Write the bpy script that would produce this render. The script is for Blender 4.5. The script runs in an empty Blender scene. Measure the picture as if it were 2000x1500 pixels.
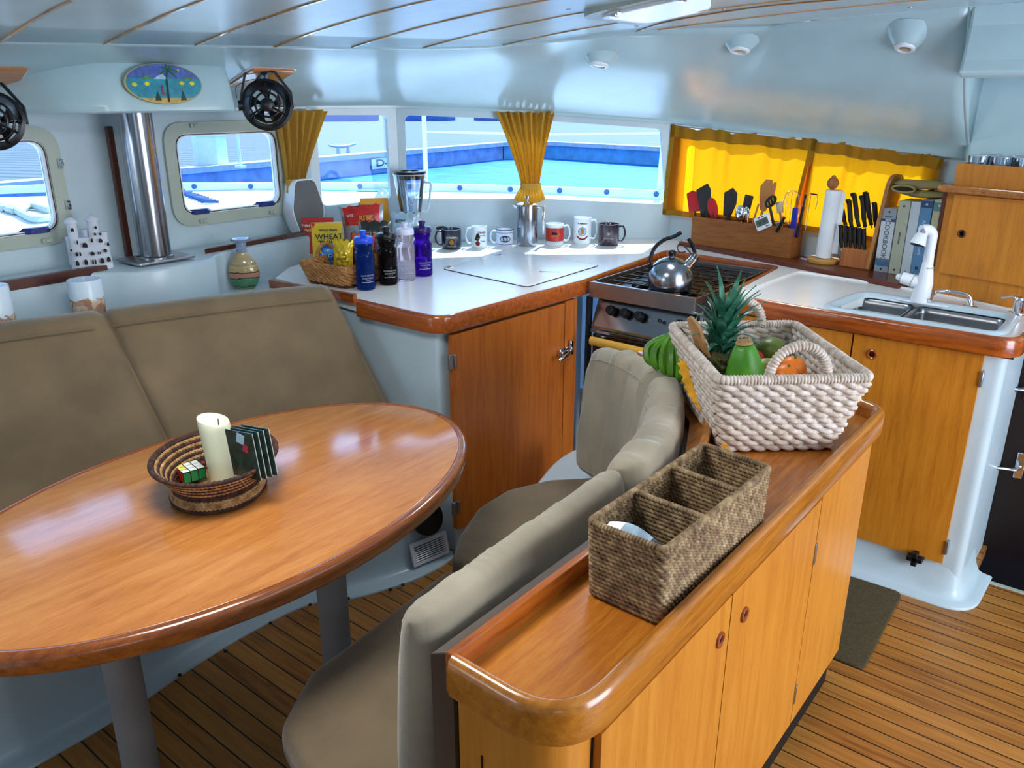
import bpy, bmesh, math, random
from mathutils import Vector, Matrix
from mathutils.bvhtree import BVHTree
from mathutils.geometry import tessellate_polygon
random.seed(7)
PI = math.pi
sc = bpy.context.scene
C = sc.collection

# ------------------------------------------------------------------ camera
FPX, PITCH, YAW, EYE = 1585.0, math.radians(19.6), math.radians(38.6), 1.60
cd = bpy.data.cameras.new('camera'); cam = bpy.data.objects.new('camera', cd); C.objects.link(cam)
cam.location = (0, 0, EYE); cam.rotation_euler = (math.radians(90) - PITCH, 0, YAW)
cd.sensor_fit = 'HORIZONTAL'; cd.sensor_width = 36.0; cd.lens = 36.0 * FPX / 2000.0
cd.clip_start = 0.02; cd.clip_end = 400
sc.camera = cam

# ------------------------------------------------------------------ light
w = bpy.data.worlds.new('world'); sc.world = w; w.use_nodes = True
wn = w.node_tree.nodes; wl = w.node_tree.links
bgn = wn['Background']
sky = wn.new('ShaderNodeTexSky'); sky.sky_type = 'NISHITA'
sky.sun_disc = False; sky.sun_elevation = math.radians(52); sky.sun_rotation = math.radians(-20)
sky.air_density = 1.2; sky.dust_density = 0.6; sky.ozone_density = 2.0
hs_ = wn.new('ShaderNodeHueSaturation'); hs_.inputs['Saturation'].default_value = 0.72; wl.new(sky.outputs[0], hs_.inputs['Color']); wl.new(hs_.outputs[0], bgn.inputs['Color']); bgn.inputs['Strength'].default_value = 0.36
sl = bpy.data.lights.new('sun', 'SUN'); sl.energy = 9.0; sl.angle = math.radians(0.6); sl.color = (1.0, 0.97, 0.92)
so = bpy.data.objects.new('sun', sl); C.objects.link(so)
sd = Vector((-0.42, 1.0, 1.25)).normalized()      # towards the sun
so.rotation_euler = sd.to_track_quat('Z', 'Y').to_euler()
so.location = (0, 0, 30)
def daylight(name, loc, tgt, sx, sy, e, col):      # area lamp standing in for daylight at an opening
    l = bpy.data.lights.new(name, 'AREA'); l.shape = 'RECTANGLE'; l.size = sx; l.size_y = sy; l.energy = e; l.color = col
    o = bpy.data.objects.new(name, l); C.objects.link(o); o.location = loc
    o.rotation_euler = (Vector(loc) - Vector(tgt)).to_track_quat('Z', 'Y').to_euler()
    return o
daylight('aft_door_fill', (1.75, 1.7, 1.15), (-1.0, 1.8, 0.8), 1.5, 1.4, 46, (0.93, 0.95, 1.0))  # added fill lamp at the unseen aft doorway
daylight('port_window_fill', (-2.2, -2.45, 1.32), (-1.0, 2.0, 1.1), 1.2, 0.35, 5, (0.80, 0.90, 1.0))  # weak fill lamp, added where an unseen port window would be
vs = sc.view_settings
sc.display_settings.display_device = 'sRGB'
vs.view_transform = 'Standard'; vs.look = 'None'; vs.gamma = 1.0; vs.use_curve_mapping = False
vs.exposure = 0.52
sc.cycles.max_bounces = 10; sc.cycles.diffuse_bounces = 5; sc.cycles.glossy_bounces = 4
sc.cycles.transmission_bounces = 8; sc.cycles.transparent_max_bounces = 16
sc.cycles.sample_clamp_indirect = 6.0
sc.cycles.use_denoising = True

# ------------------------------------------------------------------ measuring
_fw = Vector((-math.sin(YAW) * math.cos(PITCH), math.cos(YAW) * math.cos(PITCH), -math.sin(PITCH)))
_rt = Vector((math.cos(YAW), math.sin(YAW), 0)); _up = _rt.cross(_fw)
EYEP = Vector((0, 0, EYE))
def ray(px, py): return _fw + _rt * ((px - 1000) / FPX) - _up * ((py - 750) / FPX)
def U(px, py, x=None, y=None, z=None, pl=None):
    """the point of a real plane (x=, y=, z= or a vertical plane through two plan points) seen at a photo pixel"""
    d = ray(px, py)
    if z is not None: t = (z - EYE) / d.z
    elif x is not None: t = x / d.x
    elif y is not None: t = y / d.y
    else:
        (ax, ay), (bx, by) = pl; nx, ny = by - ay, -(bx - ax)
        t = (nx * ax + ny * ay) / (nx * d.x + ny * d.y)
    return EYEP + d * t
def S(p): return (Vector(p) - EYEP).dot(_fw) / FPX      # metres per photo pixel at a point

# ------------------------------------------------------------------ materials
def lin(c):
    if isinstance(c, str): c = [int(c[i:i+2], 16) / 255 for i in (1, 3, 5)]
    return tuple((v / 12.92 if v <= 0.04045 else ((v + 0.055) / 1.055) ** 2.4) for v in c) + (1.0,)
def newmat(name):
    m = bpy.data.materials.new(name); m.use_nodes = True
    return m, m.node_tree.nodes, m.node_tree.links, m.node_tree.nodes['Principled BSDF']
def coords(n, l, scale=(1, 1, 1), rot=(0, 0, 0)):
    tc = n.new('ShaderNodeTexCoord'); mp = n.new('ShaderNodeMapping'); l.new(tc.outputs['Object'], mp.inputs[0])
    mp.inputs['Scale'].default_value = scale; mp.inputs['Rotation'].default_value = rot
    return mp.outputs[0]
def ramp(n, l, fac, stops):
    r = n.new('ShaderNodeValToRGB'); e = r.color_ramp.elements
    while len(e) < len(stops): e.new(0.5)
    for k, (p, c) in enumerate(stops): e[k].position = p; e[k].color = lin(c)
    l.new(fac, r.inputs[0]); return r.outputs[0]
def bump(n, l, b, h, strength, dist=0.002):
    q = n.new('ShaderNodeBump'); q.inputs['Strength'].default_value = strength; q.inputs['Distance'].default_value = dist
    l.new(h, q.inputs['Height']); l.new(q.outputs[0], b.inputs['Normal'])
MATS = {}
def plain(name, col, rough=0.5, metal=0.0, coat=0.0, var=0.06, scale=6.0, bmp=0.0, bscale=200.0, spec=0.5, trans=0.0, ior=1.45, sss=0.0, sheen=0.0, alpha=1.0, emit=None):
    if name in MATS: return MATS[name]
    m, n, l, b = newmat(name)
    co = coords(n, l); no = n.new('ShaderNodeTexNoise'); no.inputs['Scale'].default_value = scale; no.inputs['Detail'].default_value = 4
    l.new(co, no.inputs['Vector'])
    c = [int(col[i:i+2], 16) / 255 for i in (1, 3, 5)]
    lo = [max(0, v * (1 - var)) for v in c]; hi = [min(1, v * (1 + var)) for v in c]
    l.new(ramp(n, l, no.outputs[0], [(0.3, lo), (0.7, hi)]), b.inputs['Base Color'])
    b.inputs['Roughness'].default_value = rough; b.inputs['Metallic'].default_value = metal
    b.inputs['Coat Weight'].default_value = coat; b.inputs['Coat Roughness'].default_value = 0.08
    b.inputs['Specular IOR Level'].default_value = spec; b.inputs['IOR'].default_value = ior
    b.inputs['Transmission Weight'].default_value = trans; b.inputs['Alpha'].default_value = alpha
    if sheen: b.inputs['Sheen Weight'].default_value = sheen
    if sss:
        b.inputs['Subsurface Weight'].default_value = sss; b.inputs['Subsurface Radius'].default_value = (0.02, 0.015, 0.01)
    if bmp:
        n2 = n.new('ShaderNodeTexNoise'); n2.inputs['Scale'].default_value = bscale; n2.inputs['Detail'].default_value = 3
        l.new(co, n2.inputs['Vector']); bump(n, l, b, n2.outputs[0], bmp)
    MATS[name] = m; return m
def wood(name, dark, mid, light, axis='z', rough=0.35, coat=0.3, stretch=14.0, scale=5.0, fine=1.0):
    if name in MATS: return MATS[name]
    m, n, l, b = newmat(name)
    s = [stretch] * 3; s['xyz'.index(axis)] = 1.0
    co = coords(n, l, tuple(s))
    a = n.new('ShaderNodeTexNoise'); a.inputs['Scale'].default_value = scale; a.inputs['Detail'].default_value = 8; a.inputs['Distortion'].default_value = 0.6
    f = n.new('ShaderNodeTexNoise'); f.inputs['Scale'].default_value = scale * 7; f.inputs['Detail'].default_value = 4
    big = n.new('ShaderNodeTexNoise'); big.inputs['Scale'].default_value = 2.2
    l.new(co, a.inputs['Vector']); l.new(co, f.inputs['Vector']); l.new(coords(n, l), big.inputs['Vector'])
    mx = n.new('ShaderNodeMix'); mx.inputs[0].default_value = 0.35 * fine
    l.new(a.outputs[0], mx.inputs[2]); l.new(f.outputs[0], mx.inputs[3])
    m2 = n.new('ShaderNodeMix'); m2.inputs[0].default_value = 0.3
    l.new(mx.outputs[0], m2.inputs[2]); l.new(big.outputs[0], m2.inputs[3])
    l.new(ramp(n, l, m2.outputs[0], [(0.32, dark), (0.5, mid), (0.66, light)]), b.inputs['Base Color'])
    b.inputs['Roughness'].default_value = rough; b.inputs['Coat Weight'].default_value = coat; b.inputs['Coat Roughness'].default_value = 0.12
    bump(n, l, b, f.outputs[0], 0.12, 0.001)
    MATS[name] = m; return m
def fabric(name, col, var=0.10):
    m, n, l, b = newmat(name); co = coords(n, l)
    no = n.new('ShaderNodeTexNoise'); no.inputs['Scale'].default_value = 5; no.inputs['Detail'].default_value = 5; l.new(co, no.inputs['Vector'])
    c = [int(col[i:i+2], 16) / 255 for i in (1, 3, 5)]
    l.new(ramp(n, l, no.outputs[0], [(0.3, [v * (1 - var) for v in c]), (0.7, [min(1, v * (1 + var)) for v in c])]), b.inputs['Base Color'])
    b.inputs['Roughness'].default_value = 0.85; b.inputs['Sheen Weight'].default_value = 0.35; b.inputs['Specular IOR Level'].default_value = 0.2
    wv = n.new('ShaderNodeTexNoise'); wv.inputs['Scale'].default_value = 420; l.new(co, wv.inputs['Vector'])
    wr = n.new('ShaderNodeTexNoise'); wr.inputs['Scale'].default_value = 7; wr.inputs['Distortion'].default_value = 1.5; l.new(co, wr.inputs['Vector'])
    ad = n.new('ShaderNodeMath'); ad.operation = 'MULTIPLY_ADD'; ad.inputs[1].default_value = 0.12
    l.new(wv.outputs[0], ad.inputs[0]); l.new(wr.outputs[0], ad.inputs[2]); bump(n, l, b, ad.outputs[0], 0.5, 0.008)
    MATS[name] = m; return m
def clearmat(name, tint, mixg=0.12, rough=0.02):
    """thin clear sheet: mostly see-through, a little mirror"""
    m, n, l, b = newmat(name); out = n['Material Output']
    t = n.new('ShaderNodeBsdfTransparent'); t.inputs[0].default_value = lin(tint)
    g = n.new('ShaderNodeBsdfGlossy'); g.inputs['Roughness'].default_value = rough; g.inputs[0].default_value = (1, 1, 1, 1)
    fr = n.new('ShaderNodeFresnel'); fr.inputs['IOR'].default_value = 1.18 if mixg < .02 else 1.35
    ad = n.new('ShaderNodeMath'); ad.operation = 'MULTIPLY_ADD'; ad.inputs[1].default_value = 1.0; ad.inputs[2].default_value = mixg * 0.3
    mx = n.new('ShaderNodeMixShader')
    l.new(fr.outputs[0], ad.inputs[0]); l.new(ad.outputs[0], mx.inputs[0]); l.new(t.outputs[0], mx.inputs[1]); l.new(g.outputs[0], mx.inputs[2])
    l.new(mx.outputs[0], out.inputs[0]); MATS[name] = m; return m
def cloth_translucent(name, col, tcol, amt):
    m, n, l, b = newmat(name); out = n['Material Output']; co = coords(n, l)
    no = n.new('ShaderNodeTexNoise'); no.inputs['Scale'].default_value = 300; l.new(co, no.inputs['Vector'])
    d = n.new('ShaderNodeBsdfDiffuse'); d.inputs[0].default_value = lin(col)
    t = n.new('ShaderNodeBsdfTranslucent'); t.inputs[0].default_value = lin(tcol)
    q = n.new('ShaderNodeBump'); q.inputs['Strength'].default_value = 0.25; q.inputs['Distance'].default_value = 0.001
    l.new(no.outputs[0], q.inputs['Height']); l.new(q.outputs[0], d.inputs['Normal'])
    mx = n.new('ShaderNodeMixShader'); mx.inputs[0].default_value = amt
    l.new(d.outputs[0], mx.inputs[1]); l.new(t.outputs[0], mx.inputs[2]); l.new(mx.outputs[0], out.inputs[0]); MATS[name] = m; return m

GRP = plain('white_gelcoat', '#bccfd8', 0.28, var=0.02, spec=0.5)
HEAD = plain('headliner_gelcoat', '#b2ced4', 0.22, var=0.02, spec=0.5)
PANEL = plain('ceiling_vinyl', '#bcd6de', 0.25, var=0.03, spec=0.5)
CTOP = plain('white_laminate', '#eeeeec', 0.22, var=0.015)
TRIMW = wood('varnished_teak_rail', '#5a2608', '#9a4a14', '#b8601f', 'x', 0.22, 0.6)
TRIMY = wood('varnished_teak_rail_long', '#5e2a0a', '#a8571a', '#c26c25', 'y', 0.22, 0.6)
DOORW = wood('fridge_door_wood', '#8a430e', '#ae5c16', '#be6c20', 'z', 0.42, 0.1, scale=4)
GALW = wood('galley_door_wood', '#a46012', '#c67c1c', '#d28a28', 'z', 0.42, 0.1, scale=4)
HONEY = wood('honey_cabinet_wood', '#b26a1a', '#c88028', '#d48e36', 'z', 0.38, 0.15, scale=3)
TRAYW = wood('tray_wood', '#8c4c14', '#bc6e22', '#d08a32', 'y', 0.22, 0.35)
RAILY = wood('sideboard_rail_wood', '#84480e', '#b26c1e', '#c88430', 'y', 0.22, 0.5)
TABLEW = wood('table_wood', '#a8622c', '#c47e40', '#d69452', 'y', 0.17, 0.6, stretch=9, scale=4)
TABLEE = wood('table_edge_wood', '#5e2a0a', '#8c4a18', '#a05a20', 'y', 0.2, 0.7)
DARKW = wood('dark_stained_wood', '#2e1006', '#4c1d0a', '#5c260e', 'z', 0.35, 0.3)
DARKX = wood('dark_stained_ledge', '#3c1608', '#5c240c', '#6c2e12', 'x', 0.35, 0.3)
BOXW = wood('plain_box_wood', '#6e3c14', '#8e541c', '#9c6226', 'x', 0.6, 0.0)
FAB = fabric('khaki_canvas', '#74634b')
FABR = fabric('stone_canvas', '#9c917c')
STEEL = plain('polished_steel', '#9a9ea6', 0.20, 1.0, var=0.05)
BRUSH = plain('brushed_steel', '#a9abb0', 0.32, 1.0, var=0.08)
CHROME = plain('chrome', '#e2e4e8', 0.06, 1.0, var=0.02)
BLACK = plain('black_plastic', '#0c0d10', 0.35, var=0.1)
RUBBER = plain('black_rubber', '#050506', 0.6)
WHITEP = plain('white_plastic', '#e6ebf2', 0.3, var=0.02)
GREYP = plain('grey_frame_plastic', '#aab4a8', 0.4, var=0.03)
GLASS = clearmat('window_glass', '#dcefff', 0.008)
CLEAR = clearmat('clear_plastic', '#eaf0f6', 0.6, 0.05)

# ------------------------------------------------------------------ mesh building
class MB:
    def __init__(s): s.v = []; s.f = []; s.m = []; s.cur = 0
    def add(s, vs, fs):
        b = len(s.v); s.v += [Vector(p) for p in vs]; s.f += [tuple(i + b for i in f) for f in fs]; s.m += [s.cur] * len(fs); return s
    def box(s, c, d, rot=None):
        c = Vector(c); h = Vector(d) / 2; vs = []
        for sx in (-1, 1):
            for sy in (-1, 1):
                for sz in (-1, 1):
                    p = Vector((sx * h.x, sy * h.y, sz * h.z)); vs.append(c + (rot @ p if rot else p))
        return s.add(vs, [(0, 1, 3, 2), (4, 6, 7, 5), (0, 4, 5, 1), (2, 3, 7, 6), (0, 2, 6, 4), (1, 5, 7, 3)])
    def loft(s, rings, closed=True, caps=True, cyc=False):
        n = len(rings[0]); vs = [p for r in rings for p in r]; fs = []
        R = len(rings)
        for i in range(R if cyc else R - 1):
            a, b = i * n, ((i + 1) % R) * n
            for j in range(n if closed else n - 1):
                k = (j + 1) % n; fs.append((a + j, a + k, b + k, b + j))
        if caps and closed and not cyc:
            fs.append(tuple(range(n - 1, -1, -1))); fs.append(tuple(range((R - 1) * n, R * n)))
        return s.add(vs, fs)
    def lathe(s, prof, seg=24, c=(0, 0, 0), caps=True, sq=(1, 1)):
        c = Vector(c)
        return s.loft([[c + Vector((r * math.cos(2 * PI * k / seg) * sq[0], r * math.sin(2 * PI * k / seg) * sq[1], z)) for k in range(seg)] for r, z in prof], caps=caps)
    def tube(s, path, r, seg=8, cyc=False, up=None, sect=None, caps=True):
        """r: number or list; sect: list of (side, up) pairs instead of a circle"""
        P = [Vector(p) for p in path]; n = len(P); rings = []; prev = None
        for i, p in enumerate(P):
            if cyc: t = P[(i + 1) % n] - P[i - 1]
            else: t = P[min(i + 1, n - 1)] - P[max(i - 1, 0)]
            t = t.normalized() if t.length > 1e-9 else Vector((0, 0, 1))
            if up is not None: u = Vector(up)
            elif prev is None: u = Vector((0, 0, 1)) if abs(t.z) < 0.9 else Vector((1, 0, 0))
            else: u = prev
            sd_ = t.cross(u)
            if sd_.length < 1e-6: sd_ = t.cross(Vector((1, 0.3, 0)))
            sd_.normalize(); u2 = sd_.cross(t).normalized(); prev = u2
            rr = r[i] if isinstance(r, (list, tuple)) else r
            if sect: rings.append([p + sd_ * a * rr + u2 * b * rr for a, b in sect])
            else: rings.append([p + (sd_ * math.cos(2 * PI * k / seg) + u2 * math.sin(2 * PI * k / seg)) * rr for k in range(seg)])
        return s.loft(rings, caps=caps, cyc=cyc)
    def ell(s, c, r, rot=None, seg=16, rings=10):
        c = Vector(c); vs = []; R = Vector(r)
        L = []
        for i in range(1, rings):
            a = -PI / 2 + PI * i / rings
            L.append([c + (rot @ q if rot else q) for q in [Vector((R.x * math.cos(a) * math.cos(2 * PI * k / seg), R.y * math.cos(a) * math.sin(2 * PI * k / seg), R.z * math.sin(a))) for k in range(seg)]])
        return s.loft(L)
    def slab(s, out, z0, z1, r=0.0, k=3, top=True, bot=True):
        """prism over a plan outline with rounded rims"""
        L = []
        def ring(d, z): return [Vector((x, y, z)) for x, y in (offset(out, -d) if d else out)]
        if r and bot:
            for i in range(k + 1): a = PI / 2 * i / k; L.append(ring(r * (1 - math.sin(a)), z0 + r * (1 - math.cos(a))))
        else: L.append(ring(0, z0))
        if r and top:
            for i in range(k + 1): a = PI / 2 * i / k; L.append(ring(r * (1 - math.cos(a)), z1 - r * (1 - math.sin(a))))
        else: L.append(ring(0, z1))
        return s.loft(L)
    def xf(s, M, start=0):
        for i in range(start, len(s.v)): s.v[i] = M @ s.v[i]
        return s
    def build(s, name, mat, parent=None, smooth=40, world=False, bev=0.0, sub=0):
        me = bpy.data.meshes.new(name)
        off = parent.location if (parent is not None and world) else Vector((0, 0, 0))
        if parent is not None and world and parent.parent is not None: off = off + parent.parent.location
        me.from_pydata([tuple(p - off) for p in s.v], [], s.f)
        for m in (mat if isinstance(mat, (list, tuple)) else [mat]): me.materials.append(m)
        if isinstance(mat, (list, tuple)):
            for p, k in zip(me.polygons, s.m): p.material_index = k
        bm = bmesh.new(); bm.from_mesh(me); bmesh.ops.recalc_face_normals(bm, faces=bm.faces)
        for f in bm.faces: f.smooth = bool(smooth)
        if smooth:
            lim = math.radians(smooth)
            for e in bm.edges:
                if len(e.link_faces) == 2 and e.calc_face_angle(0) > lim: e.smooth = False
        bm.to_mesh(me); bm.free()
        o = bpy.data.objects.new(name, me); C.objects.link(o)
        if parent is not None: o.parent = parent
        if bev:
            b = o.modifiers.new('bevel', 'BEVEL'); b.width = bev; b.segments = 2; b.limit_method = 'ANGLE'; b.angle_limit = math.radians(35)
        if sub:
            b = o.modifiers.new('sub', 'SUBSURF'); b.levels = sub; b.render_levels = sub
        return o
def offset(poly, d):
    """move a counter-clockwise outline outwards by d"""
    n = len(poly); out = []
    for i in range(n):
        a, b, c = Vector(poly[i - 1][:2]), Vector(poly[i][:2]), Vector(poly[(i + 1) % n][:2])
        e1, e2 = (b - a), (c - b)
        e1 = e1.normalized() if e1.length > 1e-9 else e2.normalized(); e2 = e2.normalized() if e2.length > 1e-9 else e1
        n1, n2 = Vector((e1.y, -e1.x)), Vector((e2.y, -e2.x)); m = n1 + n2
        m = m.normalized() if m.length > 1e-6 else n1
        q = b + m * (d / max(0.35, m.dot(n1))); out.append((q.x, q.y))
    return out
def ccw(p): return p if sum(p[i - 1][0] * p[i][1] - p[i][0] * p[i - 1][1] for i in range(len(p))) > 0 else list(reversed(p))
def rpoly(pts, r, seg=6):
    """plan outline with rounded corners; r number or list"""
    n = len(pts); out = []
    for i in range(n):
        a, b, c = Vector(pts[i - 1]), Vector(pts[i]), Vector(pts[(i + 1) % n]); rr = r[i] if isinstance(r, (list, tuple)) else r
        u, v = (a - b), (c - b); lu, lv = u.length, v.length; u.normalize(); v.normalize()
        if rr <= 0: out.append(tuple(b)); continue
        ang = u.angle(v); t = min(rr / math.tan(ang / 2), lu * .48, lv * .48)
        p, q = b + u * t, b + v * t
        for k in range(seg + 1):
            s_ = k / seg; out.append(tuple(p * (1 - s_) ** 2 + b * 2 * s_ * (1 - s_) + q * s_ ** 2))
    return out
def rrect(w_, h_, r, cx=0, cy=0, seg=6): return rpoly([(cx - w_ / 2, cy - h_ / 2), (cx + w_ / 2, cy - h_ / 2), (cx + w_ / 2, cy + h_ / 2), (cx - w_ / 2, cy + h_ / 2)], r, seg)
def cr(pts, n=8, cyc=False):
    """Catmull-Rom through points"""
    P = [Vector(p) for p in pts]; N = len(P); out = []
    for i in range(N if cyc else N - 1):
        if cyc: a, b, c, d = P[i - 1], P[i], P[(i + 1) % N], P[(i + 2) % N]
        else: a, b, c, d = P[max(i - 1, 0)], P[i], P[i + 1], P[min(i + 2, N - 1)]
        for k in range(n):
            t = k / n; out.append(0.5 * ((2 * b) + (c - a) * t + (2 * a - 5 * b + 4 * c - d) * t * t + (3 * b - a - 3 * c + d) * t ** 3))
    if not cyc: out.append(P[-1])
    return out
def plate(mb, outer, holes, th, M):
    """flat sheet with holes, th thick, in the frame M (u, v, normal, origin)"""
    cu = bpy.data.curves.new('tmp', 'CURVE'); cu.dimensions = '2D'; cu.fill_mode = 'BOTH'; cu.extrude = th / 2
    for poly in [outer] + list(holes):
        sp = cu.splines.new('POLY'); sp.points.add(len(poly) - 1); sp.use_cyclic_u = True
        for p, q in zip(sp.points, poly): p.co = (q[0], q[1], 0, 1)
    o = bpy.data.objects.new('tmp', cu); C.objects.link(o)
    me = bpy.data.meshes.new_from_object(o.evaluated_get(bpy.context.evaluated_depsgraph_get()))
    mb.add([M @ v.co for v in me.vertices], [tuple(p.vertices) for p in me.polygons])
    bpy.data.objects.remove(o); bpy.data.curves.remove(cu); bpy.data.meshes.remove(me)
def frame(o, u, v):
    u = Vector(u).normalized(); v = Vector(v); v = (v - u * v.dot(u)).normalized(); n = u.cross(v); o = Vector(o)
    return Matrix(((u.x, v.x, n.x, o.x), (u.y, v.y, n.y, o.y), (u.z, v.z, n.z, o.z), (0, 0, 0, 1)))
_txt = {}
def text(mb, s, size, M, bend=None, ext=0.0004, spacing=1.0, align='CENTER', bold=0.0):
    """lettering as a mesh in the frame M; bend wraps it round a cylinder of that radius (axis = v)"""
    cu = bpy.data.curves.new('t', 'FONT'); cu.body = s; cu.size = size; cu.align_x = align; cu.align_y = 'CENTER'; cu.extrude = ext; cu.space_character = spacing; cu.offset = bold; cu.resolution_u = 3
    o = bpy.data.objects.new('t', cu); C.objects.link(o)
    me = bpy.data.meshes.new_from_object(o.evaluated_get(bpy.context.evaluated_depsgraph_get()))
    vs = []
    for v in me.vertices:
        x, y, z = v.co
        if bend: a = x / bend; vs.append(M @ Vector(((bend + z) * math.sin(a), y, (bend + z) * math.cos(a) - bend)))
        else: vs.append(M @ v.co)
    mb.add(vs, [tuple(p.vertices) for p in me.polygons])
    bpy.data.objects.remove(o); bpy.data.curves.remove(cu); bpy.data.meshes.remove(me)

# ------------------------------------------------------------------ bookkeeping
def tag(o, label, cat, group=None, kind=None):
    if label: o['label'] = label
    if cat: o['category'] = cat
    if group: o['group'] = group
    if kind: o['kind'] = kind
    return o
def thing(name, label, cat, loc=(0, 0, 0), rotz=0, group=None):
    o = bpy.data.objects.new(name, None); o.empty_display_size = 0.05; C.objects.link(o); o.location = loc; o.rotation_euler = (0, 0, rotz)
    return tag(o, label, cat, group)
def struct(o, label=None): o['kind'] = 'structure'; 
def st(o, label=None, cat=None):
    o['kind'] = 'structure'
    if label: o['label'] = label
    if cat: o['category'] = cat
    return o

# ================================================================== THE SHELL
# plan of the cabin wall above the worktop (boat's bow is -x, starboard is +y)
WA0, WAB, WBC, WCD, WDE, WEE = (-3.06, -2.6), (-3.06, 2.38), (-2.885, 2.755), (-2.45, 3.26), (-1.93, 3.685), (-0.30, 3.45)
ZT = {0: 1.553, 1: 1.553, 2: 1.553, 3: 1.53, 4: 1.478, 5: 1.385}

# floor: teak boards with black caulking, laid fore and aft
m, n, l, b = newmat('teak_and_caulk_floor')
tc = n.new('ShaderNodeTexCoord'); sx = n.new('ShaderNodeSeparateXYZ'); l.new(tc.outputs['Object'], sx.inputs[0])
mu = n.new('ShaderNodeMath'); mu.operation = 'MULTIPLY'; mu.inputs[1].default_value = 1 / 0.056; l.new(sx.outputs['Y'], mu.inputs[0])
fr = n.new('ShaderNodeMath'); fr.operation = 'FRACT'; l.new(mu.outputs[0], fr.inputs[0])
lt = n.new('ShaderNodeMath'); lt.operation = 'LESS_THAN'; lt.inputs[1].default_value = 0.075; l.new(fr.outputs[0], lt.inputs[0])
flo = n.new('ShaderNodeMath'); flo.operation = 'FLOOR'; l.new(mu.outputs[0], flo.inputs[0])
wnz = n.new('ShaderNodeTexWhiteNoise'); wnz.noise_dimensions = '1D'; l.new(flo.outputs[0], wnz.inputs['W'])
no = n.new('ShaderNodeTexNoise'); no.inputs['Scale'].default_value = 5; no.inputs['Detail'].default_value = 8; l.new(coords(n, l, (1, 14, 14)), no.inputs['Vector'])
mx = n.new('ShaderNodeMix'); mx.inputs[0].default_value = 0.22; l.new(no.outputs[0], mx.inputs[2]); l.new(wnz.outputs[0], mx.inputs[3])
wc = ramp(n, l, mx.outputs[0], [(0.3, '#84501f'), (0.5, '#a8702f'), (0.7, '#b8803c')])
cm = n.new('ShaderNodeMix'); cm.data_type = 'RGBA'; l.new(lt.outputs[0], cm.inputs[0]); l.new(wc, cm.inputs[6]); cm.inputs[7].default_value = lin('#0c0806')
l.new(cm.outputs[2], b.inputs['Base Color']); b.inputs['Roughness'].default_value = 0.4
iv = n.new('ShaderNodeMath'); iv.operation = 'SUBTRACT'; iv.inputs[0].default_value = 1; l.new(lt.outputs[0], iv.inputs[1]); bump(n, l, b, iv.outputs[0], 0.3, 0.001)
FLOORM = m
mb = MB(); mb.slab([(-3.0, -2.6), (1.8, -2.6), (1.8, 2.93), (-0.27, 2.93), (-0.27, 2.9), (-0.27, 3.7), (-3.0, 3.7)], -0.04, 0.0)
st(mb.build('floor', FLOORM, smooth=0))
mb = MB(); mb.box((0.75, 2.94, -0.012), (2.02, 0.02, 0.03)); st(mb.build('trim_1', GREYP, smooth=0, bev=0.003))

def wallframe(p, q): return frame((p[0], p[1], 0), (q[0] - p[0], q[1] - p[1], 0), (0, 0, 1))
def dist(p, q): return math.hypot(q[0] - p[0], q[1] - p[1])
TH = 0.035
# front wall: the frame's u axis runs towards +y, its normal towards the cabin
FW = wallframe(WA0, WAB); yo = 2.6
W1o, W2o = (0.72, 1.305), (1.69, 2.245)
def hole(y0, y1, z0, z1, r): return rrect(y1 - y0, z1 - z0, r, (y0 + y1) / 2, (z0 + z1) / 2)
mb = MB()
hs = [hole(a + .035 + yo, b_ - .035 + yo, 1.14, 1.467, .05) for a, b_ in (W1o, W2o, (-0.3, 0.28), (-1.25, -0.7))]
plate(mb, [(0, .80), (dist(WA0, WAB), .80), (dist(WA0, WAB), 1.62), (0, 1.62)], hs, TH, FW @ Matrix.Translation((0, 0, -TH / 2)))
st(mb.build('wall_front', GRP, smooth=0, bev=0.004))
# quarter wall with window three
LB = dist(WAB, WBC); BW = wallframe(WAB, WBC); mb = MB()
plate(mb, [(0, .80), (LB, .80), (LB, 1.62), (0, 1.62)], [rpoly([(.04, 1.118), (LB - .045, 1.132), (LB - .045, 1.513), (.04, 1.516)], .03)], TH, BW @ Matrix.Translation((0, 0, -TH / 2)))
st(mb.build('wall_quarter', GRP, smooth=0))
LC = dist(WBC, WCD); CW = wallframe(WBC, WCD); LD = dist(WCD, WDE); DW = wallframe(WCD, WDE)
mb = MB(); mid = LC
o1 = rpoly([(0, .80), (LC, .80), (LC, 1.120), (.035, 1.130), (.04, 1.512), (LC, 1.487), (LC, 1.62), (0, 1.62)], [0, 0, 0, .035, .03, 0, 0, 0])
plate(mb, o1, [], TH, CW @ Matrix.Translation((0, 0, -TH / 2))); st(mb.build('wall_forward', GRP, smooth=0))
mb = MB()
o1 = rpoly([(0, .80), (LD, .80), (LD, 1.62), (0, 1.62), (0, 1.487), (LD - .075, 1.447), (LD - .03, 1.090), (0, 1.120)], [0, 0, 0, 0, 0, .03, .035, 0])
plate(mb, o1, [], TH, DW @ Matrix.Translation((0, 0, -TH / 2))); st(mb.build('wall_side', GRP, smooth=0))
LE = dist(WDE, WEE); EW = wallframe(WDE, WEE)
mb = MB(); plate(mb, [(0, .80), (LE + .25, .80), (LE + .25, 1.9), (0, 1.9)], [rpoly([(.05, 1.065), (1.19, 1.05), (1.19, 1.37), (.05, 1.455)], .03)], TH, EW @ Matrix.Translation((0, 0, -TH / 2)))
st(mb.build('wall_galley', GRP, smooth=0))
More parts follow.
